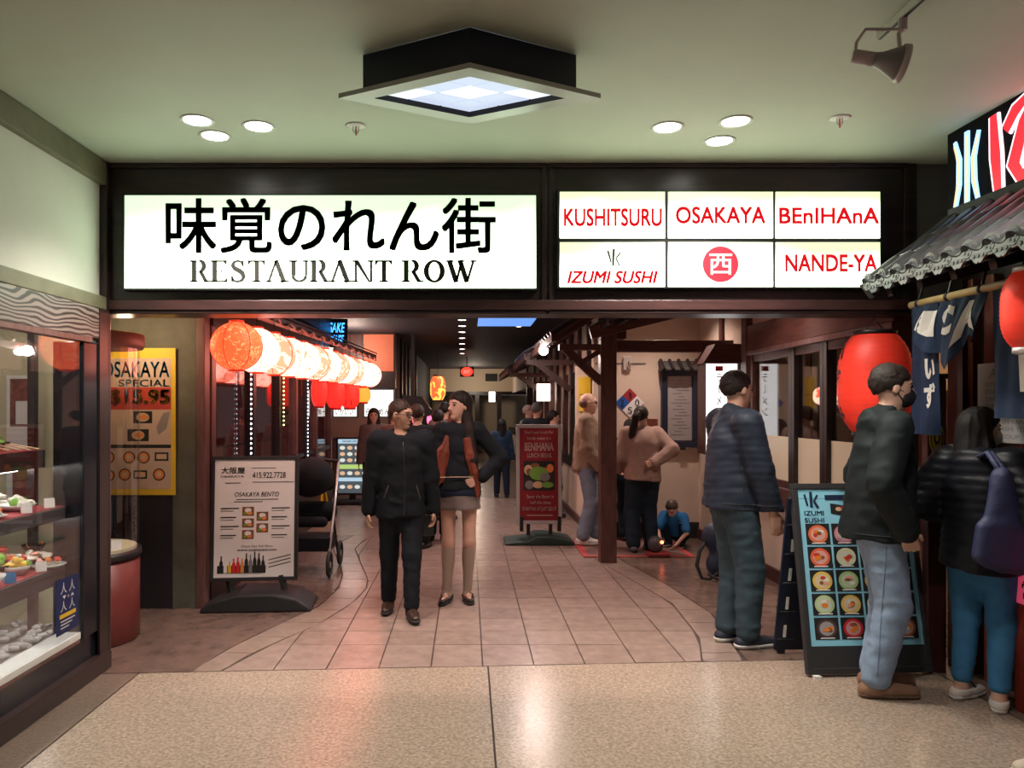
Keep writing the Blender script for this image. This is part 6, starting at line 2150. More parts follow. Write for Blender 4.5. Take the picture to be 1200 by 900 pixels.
def seam(name, t, target, s, side, pts, r, m):
    from mathutils.bvhtree import BVHTree
    me = target.data
    vs = [v.co.copy() for v in me.vertices]
    bv = BVHTree.FromPolygons(vs, [tuple(p.vertices) for p in me.polygons])
    d, mk = {'front': (Vector((0, 1, 0)), lambda a, z: (a, -1, z)), 'back': (Vector((0, -1, 0)), lambda a, z: (a, 1, z)), 'right': (Vector((1, 0, 0)), lambda a, z: (-1, a, z)), 'left': (Vector((-1, 0, 0)), lambda a, z: (1, a, z))}[side]
    out = []
    n = 10
    for i in range(len(pts) - 1):
        for k in range(n + (i == len(pts) - 2)):
            f = k / n
            a, z = pts[i][0] + (pts[i + 1][0] - pts[i][0]) * f, pts[i][1] + (pts[i + 1][1] - pts[i][1]) * f
            h = bv.ray_cast(Vector(mk(a * s, z * s)), d)[0]
            if h is not None:
                out.append(h)
    if len(out) > 2:
        MB().tube(out, r, 6).build(name, m, t, True, local=True)


def person(label, loc, yaw, H, o):
    g = o.get
    s = H / 1.75
    fem = g('fem', False)
    bw = g('build', 1.0)
    t = thing('person', label, 'person', (loc[0], loc[1], g('base', 0.0)), math.radians(yaw))
    step, fst = LEVEL[g('level', 'near')]
    up = V3(*g('pelvis', (0, 0, 0.935))) * s
    ln = V3(*g('lean', (0, 0, 0))) * s
    sh_w = (0.165 if fem else 0.190) * s * (0.5 + 0.5 * bw)
    J = {}
    J['pelvis'] = up
    tl = g('torso', 0.49) * s
    top = up + V3(0, 0, tl) + ln
    J['chest'] = up + (top - up) * 0.72
    J['neck'] = top + V3(0, 0, 0.05 * s)
    tw = g('twist', 0.0)
    Rt = rotz(math.radians(tw))
    for nm, sg_ in (('r', -1), ('l', 1)):
        J['hip' + nm] = up + V3(sg_ * 0.088 * s, 0, -0.03 * s)
        J['sh' + nm] = top + Rt @ V3(sg_ * sh_w, 0, -0.01 * s)
    feet = g('feet', ((-0.09, 0.0, 0.0, -8), (0.09, 0.0, 0.0, 8)))
    hints = g('knee', (V3(0, -1, 0.0), V3(0, -1, 0.0)))
    for nm, ft, hn in (('r', feet[0], hints[0]), ('l', feet[1], hints[1])):
        ank = V3(ft[0], ft[1], ft[2] + 0.085) * s
        J['kn' + nm], J['an' + nm] = ik(J['hip' + nm], ank, 0.418 * s, 0.409 * s, np.array(hn, float))
        J['ft' + nm] = rotz(math.radians(ft[3])) @ V3(0, -1, 0)
        J['pitch' + nm] = ft[4] if len(ft) > 4 else 0.0
    hands = g('hands', ((-0.25, -0.02, 0.80), (0.25, -0.02, 0.80)))
    ehint = g('elbow', ((-0.5, 1, 0), (0.5, 1, 0)))
    for nm, hd_, eh in (('r', hands[0], ehint[0]), ('l', hands[1], ehint[1])):
        J['el' + nm], J['wr' + nm] = ik(J['sh' + nm], V3(*hd_) * s, 0.30 * s, 0.265 * s, np.array(eh, float))
    hy, hp = g('head', (0, 0))
    Rh = rotz(math.radians(hy)) @ rotx(math.radians(hp))
    hc = J['neck'] + V3(0, 0, 0.145 * s) + V3(*g('headoff', (0, -0.015, 0))) * s
    J['head'] = hc
    hs = s * g('headscale', 1.0)
    HW = lambda x, y, z: hc + V3(x, y, z) * hs
    HP = lambda x, y, z: hc + Rh @ (V3(x, y, z) * hs)

    # ---------------- body: one continuous skin
    B = Field()
    wb_ = 0.92 * bw
    B.ell(up + V3(0, 0.005, 0), V3(0.142, 0.098, 0.11) * s * (1.04 if fem else 1), 0.03)
    B.cone(up + V3(0, 0, 0.05 * s), J['chest'], 0.105 * s * wb_, 0.128 * s * wb_, 0.05, (1, 0.72, 1))
    B.cone(J['chest'], top - V3(0, 0, 0.06 * s), 0.128 * s * wb_, 0.10 * s, 0.05, (1, 0.72, 1))
    B.cone(J['shr'] * 0.92 + top * 0.08, J['shl'] * 0.92 + top * 0.08, 0.046 * s, 0.046 * s, 0.05)
    B.cone(top - V3(0, 0, 0.02 * s), hc - V3(0, -0.012 * s, 0.06 * s), 0.056 * s * (0.88 if fem else 1), 0.050 * s * (0.88 if fem else 1), 0.03)
    for nm in 'rl':
        B.cone(J['sh' + nm], J['el' + nm], 0.046 * s * bw, 0.039 * s * bw, 0.03)
        B.cone(J['el' + nm], J['wr' + nm], 0.039 * s * bw, 0.026 * s, 0.02)
        B.cone(J['hip' + nm], J['kn' + nm], 0.074 * s, 0.049 * s, 0.04)
        kn, an = J['kn' + nm], J['an' + nm]
        B.cone(kn, an, 0.049 * s, 0.034 * s, 0.03)
        bk = -J['ft' + nm]
        B.ell(kn + (an - kn) * 0.30 + bk * 0.010 * s, V3(0.044, 0.043, 0.10) * s, 0.03)
        heel = an + bk * 0.035 * s - V3(0, 0, 0.045 * s)
        toe = an + J['ft' + nm] * 0.15 * s - V3(0, 0, 0.058 * s)
        B.cone(heel, toe, 0.034 * s, 0.024 * s, 0.02)
        B.cone(an, an - V3(0, 0, 0.04 * s), 0.036 * s, 0.034 * s, 0.02)
        # hand
        fo = V3(*g('hand_dir', {}).get(nm, (J['wr' + nm] - J['el' + nm]) / np.linalg.norm(J['wr' + nm] - J['el' + nm])))
        fo = fo / np.linalg.norm(fo)
        th = V3(*g('thumb', {}).get(nm, (0, -1, 0)))
        th = th - fo * (th @ fo)
        th /= np.linalg.norm(th) + 1e-9
        pn = np.cross(fo, th)
        want = V3(*g('palm', {}).get(nm, ((1, 0, 0) if nm == 'r' else (-1, 0, 0))))
        if pn @ want < 0:
            pn = -pn
        cu = g('curl', {}).get(nm, 0.45)
        w0 = J['wr' + nm]
        kk = 0.010
        for fi, (off_, ln_) in enumerate(((0.030, 0.072), (0.010, 0.080), (-0.010, 0.074), (-0.029, 0.058))):
            kn_ = w0 + (fo * 0.088 + th * off_) * s
            B.cone(w0 + (fo * 0.012 + th * off_ * 0.6) * s, kn_, 0.014 * s, 0.0118 * s, kk)
            p, dirv = kn_, fo
            for sg2 in range(3):
                a_ = cu * (0.7 + 0.35 * sg2) * (1 + 0.08 * fi)
                dirv = dirv * math.cos(a_) + (pn - dirv * (pn @ dirv)) * math.sin(a_)
                dirv /= np.linalg.norm(dirv)
                p2 = p + dirv * ln_ * s * (0.45, 0.32, 0.25)[sg2]
                B.cone(p, p2, (0.0105 - 0.0012 * sg2) * s, (0.0098 - 0.0012 * sg2) * s, 0.005)
                p = p2
        tb_ = w0 + (fo * 0.03 + th * 0.026) * s
        t1 = tb_ + (fo * 0.030 + th * 0.026 + pn * 0.010) * s
        t2 = t1 + (fo * 0.028 + th * 0.006 + pn * 0.012) * s
        B.cone(tb_, t1, 0.0145 * s, 0.011 * s, 0.010)
        B.cone(t1, t2, 0.011 * s, 0.0085 * s, 0.005)
        hcn = w0 + fo * 0.09 * s
        if g('level', 'near') != 'far':
            B.fine.append((hcn - 0.10 * s, hcn + 0.10 * s))
    # head
    B.ell(HP(0, 0.012, 0.025), V3(0.073, 0.092, 0.090) * hs, 0.02, Rh)
    B.ell(HP(0, -0.022, -0.030), V3(0.057, 0.064, 0.084) * hs, 0.03, Rh)
    B.ell(HP(0, -0.058, -0.096), V3(0.024, 0.022, 0.018) * hs, 0.025, Rh)
    B.cone(HP(-0.028, -0.073, 0.026), HP(0.028, -0.073, 0.026), 0.012 * hs, 0.012 * hs, 0.02)
    B.cone(HP(0, -0.083, 0.012), HP(0, -0.106, -0.026), 0.008 * hs, 0.0115 * hs, 0.010)
    B.ell(HP(0, -0.094, -0.033), V3(0.0165, 0.011, 0.009) * hs, 0.008, Rh)
    B.cone(HP(-0.013, -0.079, -0.060), HP(0.013, -0.079, -0.060), 0.0085 * hs, 0.0085 * hs, 0.012)
    for sg_ in (-1, 1):
        B.ell(HP(sg_ * 0.031, -0.097, 0.008), V3(0.015, 0.014, 0.009) * hs, 0.01, Rh, 's')
        B.ell(HP(sg_ * 0.075, 0.008, -0.005), V3(0.011, 0.020, 0.031) * hs, 0.01, Rh)
    B.fine.append((hc - V3(0.095, 0.12, 0.13) * hs, hc + V3(0.095, 0.12, 0.13) * hs))
    body = sdf_obj('body', B, g('skin', SKIN), t, step, fst)
    if g('level', 'near') != 'far' or g('face', False):
        for sg_ in (-1, 1):
            MB().ball(tuple(HP(sg_ * 0.031, -0.0795, 0.007)), 0.0095 * hs, 10, 8).build('eye', M_EYE, t, True, local=True)
            MB().tube([HP(sg_ * 0.015, -0.0875, 0.024), HP(sg_ * 0.032, -0.0855, 0.029), HP(sg_ * 0.050, -0.072, 0.023)], 0.0040 * hs, 6).build('eyebrow', g('hairmat', M_EYE), t, True, local=True)
        if not g('mask'):
            MB().tube([HP(-0.020, -0.080, -0.060), HP(-0.008, -0.0885, -0.058), HP(0.008, -0.0885, -0.058), HP(0.020, -0.080, -0.060)], [0.003 * hs, 0.0055 * hs, 0.0055 * hs, 0.003 * hs], 8).build('lips', g('lipmat', M_LIP), t, True, local=True)

    # ---------------- clothes
    tp_ = g('top')
    if tp_:
        off = tp_.get('thick', 0.018) * s
        hem = tp_.get('hem', 0.86) * s
        T = Field()
        wr = tp_.get('width', 1.0)
        tor = tp_.get('belly', 0.0) * s
        T.cone(V3(up[0], up[1], hem - 0.02 * s), J['chest'], max(0.142 * wb_ * wr, (0.176 if fem else 0.176)) * s + tor, 0.142 * s * wb_ * wr, 0.05, (1, tp_.get('flat', 0.80), 1), off=off)
        T.cone(J['chest'], top - V3(0, 0, 0.055 * s), 0.142 * s * wb_ * wr, 0.105 * s, 0.05, (1, 0.76, 1), off=off)
        T.cone(J['shr'] * 0.9 + top * 0.1, J['shl'] * 0.9 + top * 0.1, 0.050 * s, 0.050 * s, 0.05, off=off)
        sl_ = tp_.get('sleeve', 1.0)
        for nm in 'rl':
            sh, el, wrr = J['sh' + nm], J['el' + nm], J['wr' + nm]
            sw = tp_.get('sleeve_w', 1.0)
            T.cone(sh, el if sl_ > 0.5 else sh + (el - sh) * sl_ * 2, 0.052 * s * sw * bw, 0.047 * s * sw * bw, 0.035, off=off)
            if sl_ > 0.5:
                T.cone(el, el + (wrr - el) * (sl_ - 0.5) * 2, 0.047 * s * sw * bw, 0.036 * s * sw, 0.02, off=off)
        if tp_.get('collar', 0):
            c_ = tp_['collar'] * s
            T.cone(top - V3(0, 0, 0.01), top + V3(0, 0.004, c_), 0.066 * s, 0.060 * s, 0.03, (1, 0.95, 1), off=off * 0.5)
            if not tp_.get('closed'):
                T.cone(top + V3(0, -0.02, 0.01) * s, top + V3(0, -0.05, c_ / s + 0.06) * s, 0.050 * s, 0.060 * s, 0.0, op='s')
        if tp_.get('hood'):
            T.ell(top + V3(0, 0.085, 0.005) * s, V3(0.105, 0.055, 0.075) * s, 0.04)
        T.clip(lambda X, Y, Z: hem - Z + 0.01 * np.sin(9 * X) + 0 * Y)
        if tp_.get('quilt'):
            qf = tp_['quilt'] / s
            T.raw(lambda X, Y, Z: -0.007 * np.abs(np.sin(qf * Z + 0.15 * np.sin(12 * X))) + 0 * X + 0 * Y)
        if tp_.get('vquilt'):
            T.raw(lambda X, Y, Z: -0.003 * np.abs(np.sin(75 * Z / s + 1.2 * np.sin(6 * X + 5 * Y))) + 0 * X)
        T.noise(tp_.get('wr', 0.004) * 0.75, tp_.get('wf', 30), H * 7, tp_.get('wfz', 48))
        topo = sdf_obj(tp_.get('name', 'jacket'), T, tp_['mat'], t, step)
        for (nm_, side, pts, r_s, ms_) in tp_.get('seams', ()):
            seam(nm_, t, topo, s, side, pts, r_s, ms_)
    bt = g('bottom')
    if bt:
        off = bt.get('thick', 0.012) * s
        waist = bt.get('waist', 1.02) * s
        if tp_ and tp_.get('hem', 0.86) > 0.5 and bt.get('kind') != 'skirt':
            waist = min(waist, (tp_.get('hem', 0.86) + 0.035) * s)
        P_ = Field()
        P_.ell(up + V3(0, 0.01 * s, -0.01 * s), V3(0.155, 0.115, 0.14) * s * (1.04 if fem else 1), 0.04, off=off)
        P_.cone(up, up + V3(0, 0, waist - up[2]) + ln * 0.2, 0.135 * s, 0.125 * s, 0.04, (1, 0.75, 1), off=off)
        if bt.get('kind') == 'skirt':
            end = bt['end'] * s
            P_.cone(up, V3(up[0], up[1], end - 0.02 * s), 0.158 * s, 0.175 * s, 0.04, (1, 0.80, 1), off=off)
            P_.clip(lambda X, Y, Z: end - Z + 0 * X + 0 * Y)
        else:
            w1, w2, w3 = bt.get('w', (0.088, 0.066, 0.056))
            for nm in 'rl':
                hip, kn, an = J['hip' + nm], J['kn' + nm], J['an' + nm]
                P_.cone(hip, kn, w1 * s, w2 * s, 0.045, off=off)
                e_ = bt.get('end', 0.97)
                if e_ > 0.5:
                    P_.cone(kn, kn + (an - kn) * (e_ - 0.5) * 2, w2 * s, w3 * s, 0.02, off=off)
        P_.clip(lambda X, Y, Z: Z - waist + 0 * X + 0 * Y)
        P_.noise(bt.get('wr', 0.004) * 0.7, bt.get('wf', 30), H * 3, bt.get('wfz', 62))
        boto = sdf_obj(bt.get('name', 'trousers'), P_, bt['mat'], t, step)
        for (nm_, side, pts, r_s, ms_) in bt.get('seams', ()):
            seam(nm_, t, boto, s, side, pts, r_s, ms_)
    so = g('shoes')
    if so:
        for nm in 'rl':
            an, fd = J['an' + nm], J['ft' + nm]
            z0 = an[2] - 0.085 * s
            S_ = Field()
            heel = an - fd * 0.045 * s
            heel[2] = z0 + 0.038 * s
            mid = an + fd * 0.06 * s
            mid[2] = z0 + 0.040 * s
            toe = an + fd * so.get('len', 0.155) * s
            toe[2] = z0 + 0.030 * s
            S_.cone(heel, mid, 0.041 * s, 0.044 * s, 0.02)
            S_.cone(mid, toe, 0.044 * s, 0.034 * s, 0.02)
            S_.cone(an - fd * 0.008 * s - V3(0, 0, 0.05 * s), an + V3(0, 0, so.get('high', 0.0) * s), 0.046 * s, 0.047 * s, 0.02)
            zs = z0 + so.get('sole_h', 0.022) * s
            S_.clip(lambda X, Y, Z: zs - Z + 0 * X + 0 * Y)
            zt = an[2] + so.get('high', 0.0) * s
            S_.clip(lambda X, Y, Z: Z - zt + 0 * X + 0 * Y)
            sh_o = sdf_obj('shoe', S_, so['mat'], t, 0.0095 if g('level', 'near') != 'far' else 0.016)
            Q_ = Field()
            Q_.cone(heel, mid, 0.046 * s, 0.049 * s, 0.02)
            Q_.cone(mid, toe, 0.049 * s, 0.040 * s, 0.02)
            Q_.clip(lambda X, Y, Z: Z - zs - 0.002 + 0 * X + 0 * Y)
            Q_.clip(lambda X, Y, Z: z0 + 0.001 - Z + 0 * X + 0 * Y)
            me = Q_.mesh('sole', 0.0085 if g('level', 'near') != 'far' else 0.014, 0.0085)
            me.materials.append(so.get('sole', K['blackm']))
            link('sole', me, sh_o, local=True)
            if so.get('lace'):
                for k in range(3):
                    c_ = an + fd * (0.035 + 0.022 * k) * s
                    c_[2] = z0 + (0.088 - 0.006 * k) * s
                    sd_ = np.cross(fd, V3(0, 0, 1))
                    MB().tube([c_ - sd_ * 0.02 * s, c_ + V3(0, 0, 0.004), c_ + sd_ * 0.02 * s], 0.003, 5).build('lace', so['lace'], sh_o, local=True)
            if so.get('buckle'):
                c_ = an + fd * 0.075 * s
                c_[2] = z0 + 0.083 * s
                sd_ = np.cross(fd, V3(0, 0, 1))
                MB().tube([c_ - sd_ * 0.035 * s - V3(0, 0, 0.015), c_ + V3(0, 0, 0.003), c_ + sd_ * 0.035 * s - V3(0, 0, 0.015)], 0.006, 6).build('buckle', so['buckle'], sh_o, local=True)
    hr = g('hair')
    if hr:
        Hh = Field()
        th_ = hr.get('thick', 0.0)
        Hh.ell(HP(0, 0.018, 0.030), (V3(0.081, 0.099, 0.096) + th_) * hs, 0.02, Rh)
        kind = hr.get('kind', 'short')
        fh = hr.get('front', 0.9)
        nape = hr.get('nape', 0.75)
        Ri_ = Rh.T

        def cut(X, Y, Z):
            px, py, pz = X - hc[0], Y - hc[1], Z - hc[2]
            ly = (Ri_[1, 0] * px + Ri_[1, 1] * py + Ri_[1, 2] * pz) / hs
            lz = (Ri_[2, 0] * px + Ri_[2, 1] * py + Ri_[2, 2] * pz) / hs
            f = np.where(ly < -0.02, 0.018 - fh * (ly + 0.02), 0.018 - nape * (ly + 0.02))
            lx = (Ri_[0, 0] * px + Ri_[0, 1] * py + Ri_[0, 2] * pz) / hs
            return (f - lz + 0.006 * np.sin(140 * lx + 3) + 0.005 * np.sin(170 * ly + 90 * lx)) * 0.75 * hs
        Hh.clip(cut)
        for (a, b, r1, r2, *fl2) in hr.get('locks', ()):
            A_, B_ = (HW if hr.get('body_frame') else HP)(*a), (HW if hr.get('body_frame') else HP)(*b)
            Hh.cone(A_, B_, r1 * hs, r2 * hs, 0.03, tuple(fl2[0]) if fl2 else (1, 1, 1))
        Hh.noise(0.003, 110, 1.0, 26 if kind == 'long' else 120)
        sdf_obj('hair', Hh, hr['mat'], t, {'near': 0.0062, 'mid': 0.0085, 'far': 0.014}[g('level', 'near')])
        for nm2, locks, m2 in hr.get('extra', ()):
            E_ = Field()
            for (a, b, r1, r2, *fl2) in locks:
                E_.cone(HW(*a), HW(*b), r1 * hs, r2 * hs, 0.008, tuple(fl2[0]) if fl2 else (1, 1, 1))
            E_.noise(0.002, 60, 2.0, 14)
            sdf_obj(nm2, E_, m2, t, 0.0072)
    if g('mask'):
        Mk = Field()
        Mk.ell(HP(0, -0.036, -0.055), V3(0.060, 0.068, 0.058) * hs, 0.02, Rh)
        Mk.ell(HP(0, -0.085, -0.040), V3(0.022, 0.030, 0.038) * hs, 0.03, Rh)
        def mcut(X, Y, Z):
            px, py, pz = X - hc[0], Y - hc[1], Z - hc[2]
            ly = (Ri2[1, 0] * px + Ri2[1, 1] * py + Ri2[1, 2] * pz) / hs
            return (ly + 0.035) * hs
        Ri2 = Rh.T
        Mk.clip(mcut)
        sdf_obj('face_mask', Mk, g('mask'), t, 0.0075)
        for sg_ in (-1, 1):
            for zz in (-0.025, -0.075):
                MB().tube([HP(sg_ * 0.055, -0.045, zz), HP(sg_ * 0.070, -0.01, zz * 0.5), HP(sg_ * 0.080, 0.012, 0.0)], 0.0025 * hs, 5).build('ear_loop', g('mask'), t, local=True)
    if g('glasses'):
        gm = K['black']
        for sg_ in (-1, 1):
            pts = [HP(sg_ * 0.033 + 0.024 * math.cos(a), -0.100 + 0.006 * abs(math.cos(a)), 0.004 + 0.018 * math.sin(a)) for a in [2 * PI * i / 14 for i in range(15)]]
            MB().tube(pts, 0.0032 * hs, 6, False).build('glasses_rim', gm, t, local=True)
            MB().tube([HP(sg_ * 0.057, -0.094, 0.008), HP(sg_ * 0.079, -0.05, 0.008), HP(sg_ * 0.083, 0.01, 0.004)], 0.0032 * hs, 6).build('glasses_temple', gm, t, local=True)
        MB().tube([HP(-0.010, -0.102, 0.008), HP(0.010, -0.102, 0.008)], 0.003 * hs, 6).build('glasses_bridge', gm, t, local=True)
    t_J = {k: v for k, v in J.items()}
    return t, t_J, s, HP
# =================================================================== PEOPLE
C_BLACK = cloth('black_cloth', (0.007, 0.010, 0.014))
C_BLACK2 = cloth('black_trouser', (0.006, 0.008, 0.012))
C_NAVYJ = cloth('navy_jacket', (0.016, 0.022, 0.036), 0.55)
C_SLATE = cloth('slate_trouser', (0.035, 0.058, 0.075))
C_DKGREEN = cloth('dark_green_jacket', (0.010, 0.015, 0.017), 0.7)
C_JEANL = cloth('light_denim', (0.24, 0.33, 0.47))
C_JEANB = cloth('blue_denim', (0.045, 0.17, 0.34))
C_JEANG = cloth('grey_denim', (0.20, 0.24, 0.32))
C_PUFF = cloth('black_puffer', (0.008, 0.009, 0.013), 0.45)
C_TAN = cloth('tan_sweater', (0.27, 0.19, 0.135))
C_PINKB = cloth('pink_beige_sweater', (0.34, 0.22, 0.18))
C_NAVYP = cloth('navy_jogger', (0.012, 0.022, 0.035))
C_CREAM = cloth('cream_coat', (0.50, 0.36, 0.27))
C_BLUET = cloth('blue_tshirt', (0.02, 0.12, 0.30))
C_GREY = cloth('grey_cloth', (0.14, 0.13, 0.13))
C_SKIRT = cloth('grey_skirt', (0.20, 0.17, 0.16))
C_DENIMD = cloth('dark_denim', (0.014, 0.022, 0.045))
Z_METAL = mat('zip_metal', (0.10, 0.10, 0.11), 0.35, 0.8)
C_SEAM = mat('seam_dark', (0.006, 0.008, 0.012), 0.8)
C_SEAMJ = mat('seam_denim', (0.13, 0.19, 0.29), 0.8)
L_BLACK = mat('black_leather', (0.015, 0.012, 0.012), 0.25)
L_BROWN = mat('dark_brown_leather', (0.035, 0.018, 0.012), 0.35)
L_TAN = mat('tan_suede', (0.22, 0.12, 0.075), 0.75)
L_NAVY = mat('navy_canvas', (0.012, 0.016, 0.03), 0.7)
L_WHITE = mat('white_leather', (0.62, 0.56, 0.52), 0.5)
L_CREAM = mat('cream_leather', (0.60, 0.50, 0.40), 0.5)
S_WHITE = mat('white_rubber', (0.68, 0.66, 0.64), 0.5)
H_BLACK = mat('black_hair', (0.010, 0.008, 0.008), 0.62, spec=0.3, bump=(120, 0.5, 0.004))
H_BROWN = mat('brown_hair', (0.035, 0.018, 0.012), 0.62, spec=0.3, bump=(120, 0.5, 0.004))
H_DBROWN = mat('dark_brown_hair', (0.018, 0.011, 0.009), 0.62, spec=0.3, bump=(120, 0.5, 0.004))
H_AUBURN = mat('auburn_hair', (0.18, 0.042, 0.024), 0.62, spec=0.3, bump=(120, 0.5, 0.004), noise=(18, 0.3, (1, 1, 0.2)))

def strands(root, path, n, seed):
    R2 = random.Random(seed)
    out = []
    for k in range(n):
        f = (k + 0.5) / n - 0.5
        p = (root[0] + f * 0.04, root[1] + R2.uniform(-0.012, 0.012), root[2])
        r = 0.017
        for (x, y, z, w) in path:
            q = (x + f * w + R2.uniform(-0.008, 0.008), y + R2.uniform(-0.012, 0.012) + 0.10 * f * f, z + R2.uniform(-0.03, 0.03))
            r2 = r * 0.86
            out.append((p, q, r, r2))
            p, r = q, r2
    return out


# 1 man in black
t, J, s, HP = person('man in black jacket, trousers and glasses walking forward beside a woman', (-0.50, 5.76), 6, 1.62, dict(
    build=1.10, skin=SKIN2, level='near', feet=((-0.10, 0.13, 0.0, -10), (0.08, -0.17, 0.0, 10)), hands=((-0.265, 0.0, 0.80), (0.27, 0.02, 0.80)), twist=4,
    head=(58, 6), glasses=True, lipmat=SKIN2, hairmat=H_BROWN,
    top=dict(mat=C_BLACK, hem=0.80, thick=0.021, wr=0.006, sleeve_w=1.02, collar=0.035, width=1.04, seams=[('zip', 'front', [(0.02, 0.82), (0.03, 1.10), (0.015, 1.40)], 0.004, Z_METAL), ('pocket_welt', 'front', [(-0.14, 0.95), (-0.10, 1.06)], 0.004, C_GREY), ('pocket_welt', 'front', [(0.15, 0.95), (0.12, 1.06)], 0.004, C_GREY), ('placket', 'front', [(0.05, 0.82), (0.065, 1.10), (0.06, 1.38)], 0.003, C_SEAM)]),
    bottom=dict(mat=C_BLACK2, w=(0.088, 0.064, 0.050), thick=0.012, wr=0.005),
    shoes=dict(mat=L_BROWN, sole=K['blackm'], high=0.09, lace=K['blackm'], sole_h=0.028),
    hair=dict(mat=H_BROWN, front=0.75, nape=0.55)))
# collar flaps and shirt edge
MB().tube([HP(-0.04, -0.085, -0.20), HP(0.0, -0.10, -0.30), HP(0.01, -0.115, -0.50)], [0.012, 0.009, 0.004], 8).build('jacket_edge', C_DKGREEN, t, True, local=True)

# 2 woman with long auburn hair
t, J, s, HP = person('woman with very long auburn hair, dark top and short grey skirt walking', (-0.07, 6.20), 4, 1.69, dict(
    fem=True, skin=SKIN3, level='near', build=0.92, feet=((-0.10, -0.04, 0.0, -18), (0.07, -0.02, 0.0, 4)), hands=((-0.25, -0.07, 0.80), (0.17, -0.09, 1.02)), elbow=((-0.6, 1, 0), (1, 0.35, 0)),
    hand_dir={'l': (-0.8, -0.4, -0.3)}, palm={'l': (0, 1, 0)}, thumb={'l': (0, 0, 1)}, head=(-52, -2), lipmat=mat('lip_red', (0.5, 0.03, 0.04), 0.4), hairmat=H_DBROWN,
    top=dict(name='sweater', mat=C_BLACK, hem=0.93, thick=0.014, sleeve=0.95, sleeve_w=1.15, wr=0.005, width=0.98),
    bottom=dict(name='skirt', kind='skirt', mat=C_SKIRT, end=0.765, waist=1.06, thick=0.010, wr=0.003),
    shoes=dict(mat=L_BLACK, sole=K['blackm'], high=-0.035, buckle=K['chrome'], sole_h=0.024),
    hair=dict(kind='long', mat=H_DBROWN, front=0.70, nape=1.5, thick=0.006,
              body_frame=True,
              locks=[((0.03, 0.05, 0.04), (0.03, 0.07, -0.20), 0.080, 0.085), ((0.03, 0.07, -0.20), (0.02, 0.09, -0.45), 0.085, 0.06), ((0.045, 0.0, 0.05), (0.075, -0.02, -0.20), 0.045, 0.055), ((0.075, -0.02, -0.2), (0.10, -0.08, -0.45), 0.055, 0.05), ((0.10, -0.08, -0.45), (0.11, -0.10, -0.62), 0.05, 0.02)],
              extra=[('front_lock', strands((-0.055, 0.055, -0.10), ((-0.075, -0.03, -0.20, 0.075), (-0.13, -0.085, -0.38, 0.10), (-0.155, -0.085, -0.62, 0.06)), 11, 1), H_AUBURN),
                     ('front_lock', strands((0.06, -0.09, -0.28), ((0.08, -0.12, -0.42, 0.05), (0.11, -0.12, -0.56, 0.06), (0.15, -0.09, -0.72, 0.04)), 7, 2), H_AUBURN)])))
# denim waistband over the skirt, stockings, bag
F_ = Field()
up = J['pelvis']
F_.cone(up + V3(0, 0, -0.03), up + V3(0, 0, 0.11), 0.168 * s, 0.148 * s, 0.03, (1, 0.80, 1), off=0.016)
F_.ell(up + V3(0, 0.01, -0.01), V3(0.16, 0.128, 0.11) * s, 0.03, off=0.016)
F_.clip(lambda X, Y, Z: Z - 1.02 + 0 * X + 0 * Y)
F_.clip(lambda X, Y, Z: 0.835 - Z + 0.02 * np.cos(14 * X) + 0 * Y)
sdf_obj('denim_shorts', F_, C_DENIMD, t, 0.0115)
MB().tube([(-0.16, -0.11, 1.0), (-0.05, -0.150, 1.005), (0.05, -0.150, 1.005), (0.16, -0.11, 1.0)], 0.003, 5).build('stitching', K['tan'], t, local=True)
for nm in 'rl':
    F_ = Field()
    kn, an = J['kn' + nm], J['an' + nm]
    a0 = kn + (an - kn) * 0.04
    F_.cone(a0, an - V3(0, 0, 0.03), 0.053 * s, 0.037 * s, 0.02)
    F_.ell(kn + (an - kn) * 0.30 - J['ft' + nm] * 0.018 * s, V3(0.049, 0.052, 0.114) * s, 0.03)
    zt = kn[2] - 0.03
    F_.clip(lambda X, Y, Z: Z - zt + 0 * X + 0 * Y)
    sdf_obj('stocking', F_, mat('cream_stocking', (0.42, 0.33, 0.27), 0.7), t, 0.0105)
bagp = WM[t] @ Vector(J['wrr'])
hb = thing('hand_bag', 'small dark flat bag hanging between the walking couple', 'bag', (bagp.x - 0.015, bagp.y, bagp.z - 0.30), 0.3)
MB().prism([(-0.05, 0.0), (0.04, 0.0), (0.055, 0.17), (-0.03, 0.17)], (0, 0.015, 0), (1, 0, 0), (0, 0, 1), 0.03).build('pouch', mat('dark_green_leather', (0.012, 0.022, 0.02), 0.4), hb, bevel=0.006, local=True)
MB().tube([(-0.02, 0, 0.165), (0.0, 0, 0.235), (0.035, 0, 0.165)], 0.004, 6).build('strap', L_BLACK, hb, local=True)

